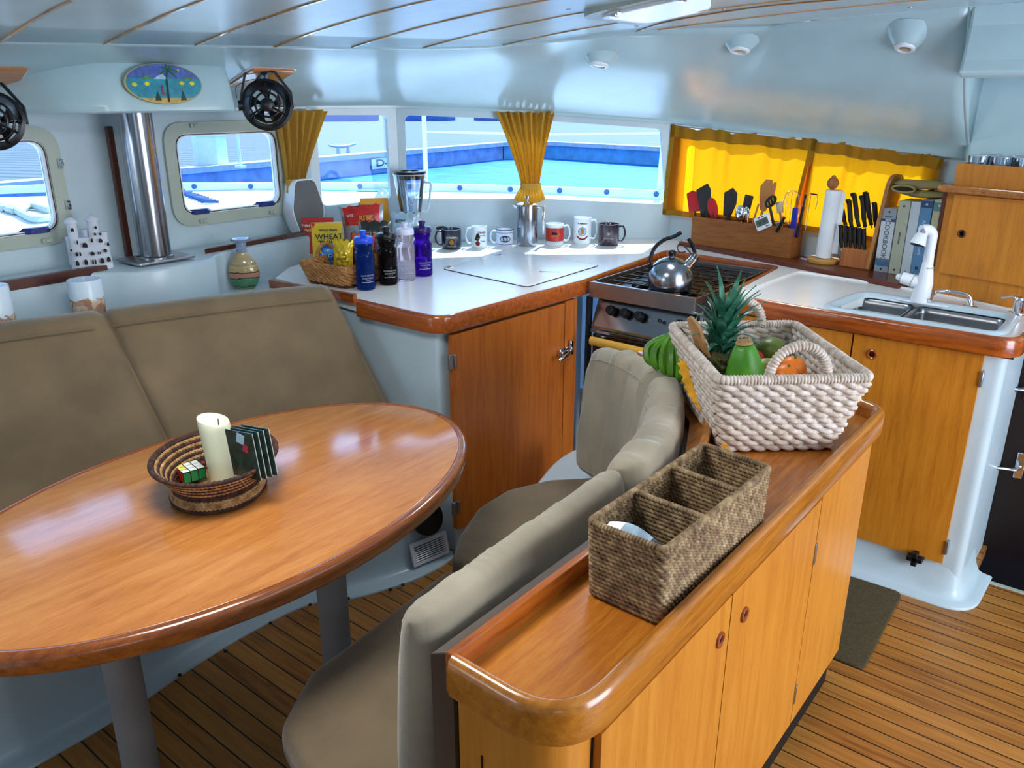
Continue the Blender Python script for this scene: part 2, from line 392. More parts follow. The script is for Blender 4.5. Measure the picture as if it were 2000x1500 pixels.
# hull sides below the worktop, unseen port side and aft bulkhead, openings placed for daylight
mb = MB(); mb.box((-3.09, -.1, .4), (.04, 5.0, .82)); mb.box((-.6, 3.74, .4), (4.9, .04, .9)); st(mb.build('wall_hull', GRP, smooth=0))
mb = MB(); plate(mb, [(0, 0), (5.0, 0), (5.0, 2.05), (0, 2.05)], [hole(.3, 1.5, 1.15, 1.5, .05)], TH, frame((-3.1, -2.6, 0), (1, 0, 0), (0, 0, 1)))
st(mb.build('wall_port', GRP, smooth=0))
mb = MB(); plate(mb, [(0, 0), (6.4, 0), (6.4, 2.1), (0, 2.1)], [hole(3.5, 5.2, .05, 1.85, .05), hole(.3, 1.6, 1.2, 1.7, .05)], TH, frame((1.8, -2.6, 0), (0, 1, 0), (0, 0, 1)))
st(mb.build('wall_aft', GRP, smooth=0))

# ceiling: vinyl headliner panel that rises aft
def CZ(x, y): return 1.745 + .18 * (1 - math.exp(-max(-.3, x + 2.42) / .9)) - .02 * max(0, y - 1.5) ** 2
def CPX(px, py, dz=0.0):
    d = ray(px, py); lo, hi = .5, 12.
    for _ in range(60):
        t = (lo + hi) / 2; p = EYEP + d * t
        if p.z > CZ(p.x, p.y) + dz: hi = t
        else: lo = t
    return EYEP + d * lo
EDGE = [(-2.50, -2.6), (-2.50, -.5), (-2.50, .4)] + [tuple(CPX(*q)[:2]) for q in ((0, 81), (200, 85), (400, 88), (600, 91), (800, 92.5), (900, 91), (1000, 86), (1100, 75), (1230, 60))] + [tuple(U(x_, y_, y=3.0)[:2]) for x_, y_ in ((1480, 36), (1560, 30), (2000, 7))] + [(0.4, 3.0), (1.8, 3.0)]
EDGEs = [tuple(p[:2]) for p in cr([(x, y, 0) for x, y in EDGE], 5)]
nE = len(EDGEs)
mb = MB(); NX = 26
rows = []
for (x, y) in EDGEs:             # strips from the edge towards the aft port corner
    rows.append([Vector((x + (1.8 - x) * k / NX, y, CZ(x + (1.8 - x) * k / NX, y))) for k in range(NX + 1)])
mb.loft(rows, closed=False, caps=False)
ceil = mb.build('ceiling', PANEL, smooth=60); st(ceil)
md = ceil.modifiers.new('thick', 'SOLIDIFY'); md.thickness = 0.003; md.offset = 1
def edge_x(y):
    best = -2.50
    for a, b_ in zip(EDGEs[:-1], EDGEs[1:]):
        if min(a[1], b_[1]) <= y <= max(a[1], b_[1]) and abs(b_[1] - a[1]) > 1e-6: best = a[0] + (b_[0] - a[0]) * (y - a[1]) / (b_[1] - a[1]); break
    return best
BATT = plain('varnished_seam_strip', '#b98448', 0.12, coat=1.0, var=0.2, scale=9)
for y in (-1.3, -.72, -.18, .12, .40, .68, .962, 1.228, 1.492, 1.752, 2.03, 2.30, 2.56, 2.80):
    x0 = edge_x(y); mb = MB()
    mb.tube([(x0 + (1.8 - x0) * k / 20, y + .02 * k / 20, CZ(x0 + (1.8 - x0) * k / 20, y) - .0015) for k in range(21)], 1, up=(0, 0, 1), sect=[(-.0045, -.002), (.0045, -.002), (.0045, .004), (-.0045, .004)])
    mb.build('seam_strip', BATT, ceil, smooth=0)

# moulded headliner between ceiling edge and the tops of the walls
TP = []
def tpt(p, q, t, z0, z1): return Vector((p[0] + (q[0] - p[0]) * t, p[1] + (q[1] - p[1]) * t, z0 + (z1 - z0) * t))
tops = [(WA0, WAB, 1.553, 1.553, 10), (WAB, WBC, 1.553, 1.553, 6), (WBC, WCD, 1.553, 1.526, 8), (WCD, WDE, 1.526, 1.478, 8), (WDE, WEE, 1.478, 1.362, 12)]
for p, q, a, b_, k in tops:
    for i in range(k): TP.append(tpt(p, q, i / k, a, b_))
TP.append(tpt(WDE, WEE, 1, 1.478, 1.362)); 
def plen(L): 
    s_ = [0]
    for a, b_ in zip(L[:-1], L[1:]): s_.append(s_[-1] + (Vector(b_) - Vector(a)).length)
    return s_
def resample(L, ts):
    s_ = plen(L); out = []
    for t in ts:
        d = t * s_[-1]
        for i in range(len(L) - 1):
            if d <= s_[i + 1] + 1e-9: break
        f = (d - s_[i]) / max(1e-9, s_[i + 1] - s_[i]); out.append(Vector(L[i]).lerp(Vector(L[i + 1]), f))
    return out
E3 = [Vector((x, y, CZ(x, y))) for x, y in EDGEs]
# matching stations on the two curves: split at the turn of each
def split(L, test):
    for i, p in enumerate(L):
        if test(p): return L[:i + 1], L[i:]
Ea, Er = split(E3, lambda p: p.y >= 2.15); Eb, Ec = split(Er, lambda p: p.y >= 2.985)
Ta, Tr = split(TP, lambda p: p.y >= 2.38); Tb, Tc = split(TP[len(Ta) - 1:], lambda p: p.x >= -1.935)
Ec = [p for p in Ec if p.x < -.62] + [Vector((-.61, 3.0, CZ(-.61, 3.0)))]
Tc = [p for p in Tc if p.x < -.64] + [tpt(WDE, WEE, (1.93 - .63) / 1.63, 1.478, 1.362)]
def sta(L, n_): return resample(L, [i / n_ for i in range(n_ + 1)])
EE = sta(Ea, 24) + sta(Eb, 22)[1:] + sta(Ec, 24)[1:]; TT = sta(Ta, 24) + sta(Tb, 22)[1:] + sta(Tc, 24)[1:]
# mid profile: underside slopes gently out, then drops as a fascia on the starboard side
rows = []
for i, (e_, t_) in enumerate(zip(EE, TT)):
    k = min(1, max(0, (i - 30) / 14)); k = k * k * (3 - 2 * k)
    inw = (Vector((e_.x, e_.y, 0)) - Vector((t_.x, t_.y, 0))); inw.normalize()
    row = []
    for j in range(15):
        s_ = j / 14
        p = e_.lerp(t_, s_)
        p.z += (.035 * (1 - k) + .015 * k) * math.sin(PI * s_) * (1 if k < .5 else .3)
        p += inw * (.09 * k) * math.sin(PI * min(1, s_ * 1.0)) ** 1.5
        row.append(p)
    tin = t_ + inw * .012 * (1 + 1.5 * k); row[-1] = tin + Vector((0, 0, .002)); row.append(tin + Vector((0, 0, -.008))); row.append(t_ + Vector((0, 0, -.008)) - inw * .03)
    rows.append(row)
mb = MB(); mb.loft(rows, closed=False, caps=False); mb.add(rows[-1] + [rows[-1][0] + Vector((0, .40, 0))], [tuple(range(len(rows[-1]) + 1))]); head = st(mb.build('trim_2', HEAD, smooth=50)); 
md = head.modifiers.new('thick', 'SOLIDIFY'); md.thickness = 0.012; md.offset = 1
HB = BVHTree.FromPolygons([tuple(v) for v in mb.v], mb.f)
def HIT(px, py):
    h = HB.ray_cast(EYEP, ray(px, py).normalized())
    return (h[0], h[1] if h[1].dot(ray(px, py)) < 0 else -h[1])
# closed panel above the galley end, behind the glasses
mb = MB(); mb.loft([[Vector((x, y, z)) for y, z in ((3.0, 1.90), (3.005, 1.80), (2.985, 1.70), (2.97, 1.662), (2.99, 1.650), (3.50, 1.655), (3.5, 1.90))] for x in (-.60, 1.8)]); mb.slab(ccw([(-.62, 3.43), (1.8, 3.43), (1.8, 3.47), (-.62, 3.47)]), .9, 1.8)
st(mb.build('trim_3', HEAD, smooth=0, bev=.01))
# protruding fairing over the mast post, with its painted plaque
pf = [U(78, 214, x=-2.78), U(438, 205, x=-2.78)]
y0f, y1f = .98, 1.87
mb = MB(); rows = []
for k in range(25):
    y = y0f + (y1f - y0f) * k / 24; s_ = (k / 24)
    bulge = min(1, math.sin(PI * min(.5, s_ * 1.1)) ) if s_ < .5 else (1 if s_ < .86 else max(0, 1 - ((s_ - .86) / .14) ** 2.2))
    xf = -3.03 + (.36) * bulge; zt = 1.60 + .10 * bulge
    rows.append([Vector(p) for p in ((-3.04, y, 1.545), (xf, y, 1.545), (xf + .008, y, 1.552), (xf + .006, y, 1.57), (xf - .01, y, 1.60 + .04 * bulge), (xf - .03, y, zt), (xf - .08, y, zt + .03), (-3.04, y, zt + .05))])
mb.loft(rows, closed=True); st(mb.build('trim_5', HEAD, smooth=50))

# ---- windows: frame, clear pane
def port_window(i, y0, y1, lab):
    M = frame((-3.06 + .001, 0, 0), (0, 1, 0), (0, 0, 1)); mb = MB()
    w_ = bpy.data.objects.new('window_%d' % i, None); C.objects.link(w_); w_.location = (-3.06, (y0 + y1) / 2, 1.11); st(w_)
    z0, z1 = 1.105, 1.502; cy, cz = (y0 + y1) / 2, (z0 + z1) / 2
    O = rrect(y1 - y0, z1 - z0, .085, cy, cz); I1 = rrect(y1 - y0 - .05, z1 - z0 - .05, .07, cy, cz); I2 = rrect(y1 - y0 - .09, z1 - z0 - .085, .055, cy, cz); I3 = rrect(y1 - y0 - .115, z1 - z0 - .105, .05, cy, cz)
    plate(mb, O, [I1], .014, M @ Matrix.Translation((0, 0, .007))); plate(mb, I1, [I2], .020, M @ Matrix.Translation((0, 0, .004)))
    mb.build('window_frame', GREYP, w_, world=True, smooth=0, bev=.003)
    mb = MB(); plate(mb, I2, [I3], .03, M @ Matrix.Translation((0, 0, -.008))); mb.build('sash', WHITEP, w_, world=True, smooth=0, bev=.004)
    mb = MB(); mb.loft([[M @ Vector((a, b_, .008 + h)) for a, b_ in rrect(y1 - y0 - d, z1 - z0 - d + .003, .05, cy, cz)] for d, h in ((.096, 0), (.096, .003), (.101, .003), (.101, 0))], caps=False)
    mb.build('gasket', BLACK, w_, world=True, smooth=0)
    mb = MB(); plate(mb, I3, [], .004, M @ Matrix.Translation((0, 0, -.012))); mb.build('pane', GLASS, w_, world=True, smooth=0)
    for (yy, zz, vert) in ((y0 + .13, z1 - .014, 0), (y1 - .13, z1 - .014, 0), (y0 + .12, z0 + .016, 0), (y1 - .10, z0 + .016, 0), (y1 - .008, z0 + .13, 1), (y1 - .008, z0 + .27, 1)):
        mb = MB(); mb.box((-3.038, yy, zz), (.014, .016 if vert else .034, .034 if vert else .016)); mb.box((-3.030, yy, zz), (.010, .012 if vert else .016, .016 if vert else .010))
        mb.build('clip', CHROME if vert else GREYP, w_, world=True, smooth=0, bev=.003)
    for yy in (y0 + .12, y1 - .12):
        mb = MB(); mb.loft([[Vector((-3.05 + .012 * h, yy + a * (.040 - .012 * h), 1.148 + b_)) for a, b_ in ((-1, 0), (1, 0), (1, .010), (.7, .02), (-.7, .02), (-1, .010))] for h in (-1.5, 1)]); mb.build('latch_handle', plain('navy_plastic', '#1c2c78', .4), w_, world=True, bev=.002)
    return w_
port_window(1, *W1o, 'a'); port_window(2, *W2o, 'b')
def pane(i, outl, M):
    w_ = bpy.data.objects.new('window_%d' % i, None); C.objects.link(w_); w_.location = (M @ Vector((outl[0][0], outl[0][1], 0))); st(w_)
    mb = MB(); plate(mb, outl, [], .005, M @ Matrix.Translation((0, 0, -.03))); mb.build('pane', GLASS, w_, world=True, smooth=0)
    return w_
pane(3, [(.02, 1.10), (LB - .02, 1.10), (LB - .02, 1.53), (.02, 1.53)], BW)
w4 = pane(4, [(.02, 1.10), (LC, 1.10), (LC, 1.53), (.02, 1.53)], CW)
pane(5, [(0, 1.07), (LD - .01, 1.07), (LD - .01, 1.51), (0, 1.51)], DW)
pane(6, [(.1, 1.05), (1.3, 1.05), (1.3, 1.46), (.1, 1.46)], EW)

# ---- ceiling hatch
ht = CPX(1283, 6)
M = frame(ht + Vector((0, .10, .006)), (1, 0, 0.13), (0, 1, 0)); M = M @ Matrix.Rotation(0, 4, 'Z')
hx = thing('ceiling_hatch', 'white framed ceiling hatch with bright clear pane above the galley', 'hatch', M.translation)
mb = MB(); plate(mb, rrect(.46, .40, .09), [rrect(.34, .28, .05)], .022, M @ Matrix.Translation((0, 0, .0))); mb.build('hatch_frame', GREYP, hx, world=True, smooth=0, bev=.006)
mb = MB(); plate(mb, rrect(.36, .30, .05), [rrect(.325, .265, .05)], .034, M @ Matrix.Translation((0, 0, -.002))); mb.build('inner_rim', WHITEP, hx, world=True, smooth=0, bev=.004)
mb = MB(); plate(mb, rrect(.33, .27, .05), [], .006, M @ Matrix.Translation((0, 0, -.016)));
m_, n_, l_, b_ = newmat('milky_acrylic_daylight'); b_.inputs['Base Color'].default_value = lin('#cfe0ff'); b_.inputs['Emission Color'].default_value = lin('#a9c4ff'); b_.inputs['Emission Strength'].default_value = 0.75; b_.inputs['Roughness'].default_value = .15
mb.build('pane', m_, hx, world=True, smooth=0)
for dx in (-.11, .11):
    mb = MB(); mb.box(M @ Vector((dx, -.165, -.018)), (.036, .02, .016)); mb.box(M @ Vector((dx + .006, -.168, -.026)), (.016, .03, .008)); mb.build('latch', CHROME, hx, world=True, bev=.002)

# unseen second hatch, added with its lamp to brighten the dinette
hx2 = thing('ceiling_hatch', 'white framed ceiling hatch above the dining table', 'hatch', (-1.25, .75, CZ(-1.25, .75)))
mb = MB(); plate(mb, rrect(.62, .62, .09), [rrect(.50, .50, .05)], .03, Matrix.Identity(4)); mb.build('hatch_frame', GREYP, hx2, smooth=0, bev=.006)
mb = MB(); plate(mb, rrect(.50, .50, .05), [], .006, Matrix.Translation((0, 0, .006))); mb.build('pane', m_, hx2, smooth=0)
daylight('dinette_fill', (-1.25, .75, CZ(-1.25, .75) - .022), (-1.25, .75, 0),  .46, .46, 10, (1.0, .98, .95))  # added lamp below the unseen hatch, lifts the table top
daylight('galley_hatch_daylight', hx.location + Vector((.0, .0, -.03)), hx.location + Vector((0, -.1, -1)), .30, .24, 6, (.92, .96, 1.0))
# ---- mast post
post = thing('mast_post', 'polished steel post standing on the sill between the two framed windows', 'post', (-2.885, 1.507, 1.03))
mb = MB(); mb.lathe([(.056, 0), (.056, .53)], 40); mb.build('tube', STEEL, post)
mb = MB(); mb.slab(rrect(.17, .22, .012), -.001, .008, .002); mb.build('base_plate', BRUSH, post)
mb = MB(); mb.lathe([(.064, .008), (.064, .013), (.057, .018)], 40); mb.build('weld_collar', STEEL, post)
# sill along the front windows, with the step under the post
mb = MB(); mb.slab(ccw([(-3.06, -2.6), (-2.865, -2.6), (-2.865, 1.25), (-2.80, 1.32), (-2.75, 1.36), (-2.75, 1.66), (-2.80, 1.70), (-2.865, 1.78), (-2.93, 2.36), (-3.06, 2.40)]), .82, 1.022, .012)
st(mb.build('trim_6', GRP, smooth=50), None)
shf = [(-2.74, -2.6), (-2.74, -.2), (-2.66, .60), (-2.56, 1.09), (-2.44, 1.50), (-2.33, 1.84)]
mb = MB(); mb.slab(ccw([(-2.9, -2.6)] + shf + [(-2.40, 2.0), (-2.9, 2.3)]), .80, .872, .004); st(mb.build('trim_7', GRP, smooth=50))
mb = MB(); mb.slab(ccw(shf + [(x - .03, y) for x, y in reversed(shf)]), 0, .80); st(mb.build('trim_11', GRP, smooth=0))
for a, b_ in (((-2.862, -.5), (-2.862, 1.315)), ((-2.873, 1.70), (-2.935, 2.34))):
    d_ = Vector((b_[0] - a[0], b_[1] - a[1])).normalized()
    mb = MB(); mb.slab(ccw([a, b_, (b_[0] - .022, b_[1] - .03), (a[0] - .022, a[1] + .03)]), 1.005, 1.040, .002); st(mb.build('trim_%d' % (8 if a[1] < 0 else 9), DARKW, smooth=0))
mb = MB(); mb.box((-3.035, 1.482, 1.26), (.02, .024, .47)); mb.build
t = mb.build('wall_batten', DARKW, smooth=0, bev=.004); tag(t, 'narrow dark brown wooden batten upright on the wall left of the steel post', 'batten')

# ================================================================== GALLEY AND FURNITURE
RAILSEC = [(-.010, -.056), (.010, -.056), (.0115, -.05), (.0115, -.008), (.009, -.001), (.004, .004), (-.004, .004), (-.009, -.001), (-.010, -.008)]
def P2(px, py, z): q = U(px, py, z=z); return (q.x, q.y)
# ---- one continuous L-shaped worktop with cut-outs for stove and sink
ZC = .92
rail_path = rpoly([(-2.155, 1.835), (-1.765, 1.835), (-1.722, 2.60), (-1.775, 3.365), (-1.232, 3.325), (-1.185, 2.715), (-.262, 2.70), (-.262, 3.12)], [0, .075, .0, .02, .02, .02, .075, 0], 8)
back = [(-.26, 3.38), (-.31, 3.405), (-1.93, 3.68), (-2.448, 3.255), (-2.88, 2.752), (-3.05, 2.385), (-2.90, 2.28), (-2.83, 2.05), (-2.70, 1.885)]
mb = MB(); outl = ccw(rail_path + back)
sinkhole = rpoly([(-.835, 2.755), (-.325, 2.745), (-.325, 3.01), (-.80, 3.04)], .045)
plate(mb, outl, [sinkhole], .04, Matrix.Translation((0, 0, ZC - .02)))
top = thing('worktop', 'white L-shaped worktop with varnished wooden edge running under the windows', 'worktop', (-1.8, 2.6, ZC - .04))
mb.build('surface', CTOP, top, world=True, smooth=0)
mb = MB(); mb.tube([(x, y, ZC + .002) for x, y in rail_path], 1, up=(0, 0, 1), sect=RAILSEC); mb.build('wooden_edge', TRIMW, top, world=True, smooth=40)
lip = [U(*q, z=ZC) for q in ((1446, 577), (1500, 553), (1548, 536), (1566, 533), (1600, 538), (1700, 553), (1800, 570), (1900, 590), (1978, 607))]
mb = MB(); mb.tube(cr([p + Vector((0, 0, .001)) for p in lip], 5), .006, 8); mb.build('drainboard_lip', CTOP, top, world=True)
# sloping thin wooden strip between settee shelf and worktop
mb = MB(); mb.tube([(-2.70, 1.862, .905), (-2.155, 1.822, .935)], 1, up=(0, 0, 1), sect=[(-.008, -.02), (.008, -.02), (.008, .012), (-.008, .012)]); mb.build('end_strip', TRIMW, top, world=True, smooth=0)
# ice-box lid let into the worktop
lidp = [P2(863, 527, ZC), P2(1004, 557, ZC), P2(1022, 560, ZC), P2(1168, 520, ZC), P2(1010, 493, ZC)]
lid = thing('icebox_lid', 'white icebox lid flush in the worktop in front of the mugs', 'lid', U(1010, 525, z=ZC))
lo = rpoly(ccw([P2(864, 526, ZC), P2(1030, 562, ZC), P2(1172, 519, ZC), P2(985, 488, ZC)]), .03)
mb = MB(); mb.slab(lo, ZC + .0002, ZC + .0022); mb.build('shadow_gap', RUBBER, lid, world=True, smooth=0)
mb = MB(); mb.slab(offset(lo, -.003), ZC + .0002, ZC + .0036, .001); mb.build('panel', CTOP, lid, world=True)
for q in ((877, 522), (975, 498)):
    c = U(*q, z=ZC + .004); mb = MB(); mb.slab([(c.x + .024 * math.cos(a * PI / 10) * .9 - .3 * .012 * math.sin(a * PI / 10), c.y + .012 * math.sin(a * PI / 10) + .35 * .024 * math.cos(a * PI / 10)) for a in range(20)], ZC + .0035, ZC + .006, .001)
    mb.box((c.x, c.y, ZC + .008), (.012, .012, .005)); mb.build('hinge', CHROME, lid, world=True)
c = U(1073, 533, z=ZC); mb = MB(); mb.slab([(c.x + a, c.y + b_) for a, b_ in rpoly([(-.037, -.021), (-.029, -.032), (.037, .021), (.029, .032)], .004)], ZC + .003, ZC + .0055, .001); mb.build('pull', CHROME, lid, world=True)

# ---- fridge cabinet
fc = thing('fridge_cabinet', 'white cabinet with tall brown wooden fridge door under the worktop corner', 'cabinet', (-1.95, 2.2, 0))
mb = MB(); mb.slab(rpoly(ccw([(-2.60, 1.86), (-1.80, 1.86), (-1.77, 2.62), (-2.6, 2.62)]), [.02] * 4), .43, .865); mb.slab(rpoly(ccw([(-2.60, 1.90), (-1.875, 1.90), (-1.80, 1.93), (-1.77, 2.62), (-2.6, 2.62)]), [.02] * 5), .0, .43); mb.box((-1.80, 2.60, .43), (.07, .14, .86)); mb.build('body', GRP, fc, world=True, smooth=30, bev=.006)
DM = frame((-1.775, 1.885, 0), (.045, .70, 0), (0, 0, 1))
mb = MB(); plate(mb, [(0, .13), (.59, .07), (.59, .855), (0, .855)], [], .02, DM @ Matrix.Translation((0, 0, .010))); door = mb.build('door', DOORW, fc, world=True, smooth=0, bev=.002)
mb = MB(); plate(mb, [(.594, .07), (.665, .07), (.665, .86), (.594, .86)], [], .02, DM @ Matrix.Translation((0, 0, .010))); mb.build('side_strip', DOORW, fc, world=True, smooth=0, bev=.002)
for z in (.765, .22):
    mb = MB(); mb.box(DM @ Vector((-.004, z, .018)), (.008, .03, .05)); mb.box(DM @ Vector((.008, z, .022)), (.006, .012, .044)); mb.build('hinge', BRUSH, fc, world=True, bev=.001)
mb = MB(); q = DM @ Vector((.585, .665, .026)); mb.box(q, (.014, .07, .034)); mb.box(q + Vector((.010, -.01, .002)), (.014, .05, .016)); mb.tube([q + Vector((.016, .03, .012)), q + Vector((.03, -.02, .0)), q + Vector((.028, -.075, -.012))], .008); mb.box(q + Vector((.006, .04, .01)), (.01, .02, .06))
mb.build('latch', CHROME, fc, world=True, bev=.003)

# ---- settee moulding with vent panel
foot = [(-1.79, 1.915), (-1.775, 1.81), (-1.80, 1.66), (-1.876, 1.48), (-1.965, 1.36), (-1.985, 1.15), (-1.975, .95), (-1.945, .70), (-1.945, .40), (-1.945, -.8)]
fp = [tuple(p[:2]) for p in cr([(x, y, 0) for x, y in foot], 6)]
sb = thing('settee_base', 'white moulded settee base on the floor with flanged foot under the table', 'settee base', (-2.3, .8, 0))
mb = MB(); rows = []
for i, (x, y) in enumerate(fp):
    a, b_ = Vector(fp[max(0, i - 1)]), Vector(fp[min(len(fp) - 1, i + 1)]); t_ = (b_ - a).normalized(); nn = Vector((t_.y, -t_.x)) * (-1)   # towards the settee
    if nn.x > 0: nn = -nn
    rows.append([Vector((x + nn.x * d, y + nn.y * d, z)) for d, z in ((0, 0), (0, .006), (.004, .009), (.045, .011), (.058, .016), (.066, .03), (.072, .06), (.085, .25), (.10, .40), (.11, .425), (.4, .43))])
mb.loft(rows, closed=False, caps=False); shell = mb.build('shell', GRP, sb, world=True, smooth=60)
for q in ((176, 1274), (540, 1198), (649, 1156), (1098, 886)):
    p = U(640 + q[0] / 4.413, 880 + q[1] / 4.413, z=.012); mb = MB(); mb.lathe([(.0065, -.002), (.0065, .002), (.002, .004)], 12, p); mb.build('screw', RUBBER, sb, world=True)
for q in ((1594, 529), (1390, 623), (1160, 768), (923, 890)):
    p = U(q[0] / 2.632, 980 + q[1] / 2.632, z=.012); mb = MB(); mb.lathe([(.0055, -.002), (.0055, .002), (.002, .004)], 12, p); mb.build('screw', RUBBER, sb, world=True)
# speaker and louvred vent on the curved end face
va, vb = Vector((-1.888, 1.50, 0)), Vector((-1.830, 1.80, 0)); vd = (vb - va).normalized()
def vface(px, py): return U(px, py, pl=((va.x, va.y), (vb.x, vb.y)))
VM = frame(vface(836, 1013), vd, Vector((-.30, 0, 1)) * 1); 
mb = MB(); mb.lathe([(.060, -.006), (.060, .006), (.052, .010), (.030, .006), (.012, .012), (0.002, .013)], 36); mb.xf(VM); mb.build('loudspeaker', RUBBER, sb, world=True)
VM = frame(vface(838, 1071), vd, Vector((-.26, 0, 1)))
gr = MB(); plate(gr, rrect(.155, .085, .004), [rrect(.130, .062, .003)], .010, VM @ Matrix.Translation((0, 0, .004)))
for k in range(8):
    z = -.027 + .0077 * k; gr.add([VM @ Vector(p) for p in ((-.066, z, .008), (.066, z, .008), (.066, z + .0030, .005), (-.066, z + .0030, .005), (-.066, z - .0010, .007), (.066, z - .0010, .007))], [(0, 1, 2, 3), (4, 5, 1, 0)])
g_ = gr.build('vent_grille', WHITEP, sb, world=True, smooth=0)
mb = MB(); plate(mb, rrect(.128, .060, .003), [], .002, VM @ Matrix.Translation((0, 0, .001))); mb.build('vent_opening', RUBBER, sb, world=True, smooth=0)

# ---- cushions
def cushion_back(mb, path, zb, zt, lean, thick, rnd=.05, endr=.04, sag=0.0, wr=0.0, zfun=None):
    """a back cushion swept along its top front edge (plan path); lean = how far the bottom comes forward"""
    P = [Vector(p) for p in path]; L = plen(P); rings = []; n = len(P)
    for i, p in enumerate(P):
        t_ = (P[min(i + 1, n - 1)] - P[max(i - 1, 0)]).normalized(); side = Vector((t_.y, -t_.x, 0))        # to the front
        d = min(L[i], L[-1] - L[i]); e_ = min(1, d / endr); ef = math.sqrt(max(0, 1 - (1 - e_) ** 2)); ef = max(ef, .62)
        zt_ = zt + (p.z if zfun is None else 0); H = zt_ - zb; pts = []
        prof = []
        for k in range(9): a = PI * k / 8; prof.append((-thick / 2 * math.cos(a), zt_ - rnd + rnd * math.sin(a), 1))
        # front face down, bulging
        front = []
        for k in range(1, 12):
            s_ = k / 12; front.append((thick / 2 + lean * s_ + .022 * math.sin(PI * s_), zt_ - rnd - (H - rnd * 1.5) * s_))
        bot = [(thick / 2 + lean, zb + rnd * .3), (thick * .3 + lean, zb), (-thick * .3 + lean, zb), (-thick / 2 + lean, zb + rnd * .3)]
        bk = [(-thick / 2 + lean * (1 - k / 4) , zb + (zt_ - rnd - zb) * k / 4) for k in range(1, 4)]
        raw = [(a, z) for a, z, _ in prof] + front + bot + bk
        cx = lean * .5
        for (a, z) in raw:
            cz = (zt_ + zb) / 2; sc_ = .86 + .14 * ef
            cen = lean * (zt_ - z) / max(.01, H)
            a2 = cen + (a - cen) * ef; z2 = cz + (z - cz) * sc_
            ld_ = lean * (zt_ - z) / max(.01, H); q = Vector((p.x, p.y, 0)) + side * (a2 - ld_) + Vector((1, .06, 0)) * ld_; pts.append(Vector((q.x, q.y, z2)))
        rings.append(pts)
    mb.loft(rings); return mb
top_edge = [(-2.80, -.55, 0), (-2.73, .10, 0), (-2.64, .60, 0), (-2.575, .86, 0), (-2.50, 1.09, 0), (-2.41, 1.36, 0), (-2.33, 1.58, 0), (-2.235, 1.775, 0)]
te = cr(top_edge, 14)
ll = plen(te)
def cut(a, b_): return [p for p in te if a <= p.y <= b_]
for nm, a, b_, lab in (('back_cushion', -.55, 1.118, 'khaki settee back cushion at the left edge, below the pillar candle'), ('back_cushion', 1.092, 1.80, 'khaki settee back cushion nearest the worktop corner, below the sand bottle')):
    ps = cut(a, b_); c0 = ps[len(ps) // 2]
    o = thing(nm, lab, 'cushion', (c0.x, c0.y, .45), 0, None)
    dense = resample(ps, [0, .003, .008, .014, .022, .035, .05] + [.05 + .9 * k / 30 for k in range(1, 30)] + [.95, .965, .978, .986, .992, .997, 1])
    mb = MB(); cushion_back(mb, [p + Vector((0, 0, .012)) for p in dense], .455, .968, .33, .12, .045, .03); mb.build('cover', FAB, o, world=True, smooth=60)
    mb = MB(); mb.tube([Vector((p.x, p.y, 0)) + Vector((.066, -.02, .942)) for p in dense[4:-4]], .0022, 6); mb.build('seam_piping', FAB, o, world=True)
sc_ = thing('seat_cushion', 'khaki settee seat cushion behind the table on the white base', 'cushion', (-2.2, .8, .43))
mb = MB(); mb.slab(rpoly(ccw([(-2.5, -.7), (-1.98, -.7), (-1.98, .9), (-2.02, 1.2), (-1.95, 1.45), (-1.86, 1.80), (-2.15, 1.82), (-2.3, 1.3)]), .04), .432, .50, .03); mb.build('cover', FAB, sc_, world=True, smooth=60)

# unseen settee return, added to keep light from under the table
mb = MB(); mb.slab(ccw([(-3.0, -1.3), (-.9, -1.3), (-.9, -.62), (-3.0, -.62)]), 0, .45, .02); mb.slab(ccw([(-3.0, -1.3), (-.9, -1.3), (-.9, -1.15), (-3.0, -1.15)]), .45, .95, .03); st(mb.build('trim_12', GRP, smooth=40))
# ---- the curved bench facing the table
bb = thing('curved_bench', 'white moulded curved bench base between table and sideboard', 'bench', (-1.0, 1.3, 0))
bo = [(-1.10, .72), (-1.17, .85), (-1.19, 1.1), (-1.21, 1.35), (-1.36, 1.55), (-1.40, 1.72), (-1.45, 1.90), (-1.53, 2.18), (-1.50, 2.34), (-1.30, 2.30), (-.95, 2.05), (-.74, 1.75), (-.70, 1.5), (-.70, .72)]
bo = ccw([tuple(p[:2]) for p in cr([(x, y, 0) for x, y in bo[:10]], 5)] + bo[10:])
mb = MB(); mb.slab(bo, 0, .37, .015); mb.build('plinth', GRP, bb, world=True, smooth=50)
backp = [(-.702, .76, 0), (-.702, 1.0, 0), (-.700, 1.35, 0), (-.715, 1.55, 0), (-.765, 1.75, 0), (-.87, 1.93, 0), (-1.02, 2.06, 0), (-1.18, 2.155, 0), (-1.32, 2.21, 0)]
bp = cr(backp, 8)
mb = MB(); rows = []
for i, p in enumerate(bp):
    t_ = (bp[min(i + 1, len(bp) - 1)] - bp[max(i - 1, 0)]).normalized(); s_ = Vector((-t_.y, t_.x, 0)); 
    if s_.dot(Vector((-1.2, 1.2, 0)) - p) < 0: s_ = -s_
    rows.append([p + s_ * a + Vector((0, 0, z)) for a, z in ((.0, .30), (.0, .775), (.004, .79), (.010, .80), (.022, .80), (.028, .79), (.028, .30))])
mb.loft(rows); mb.build('back_shell', GRP, bb, world=True, smooth=60)
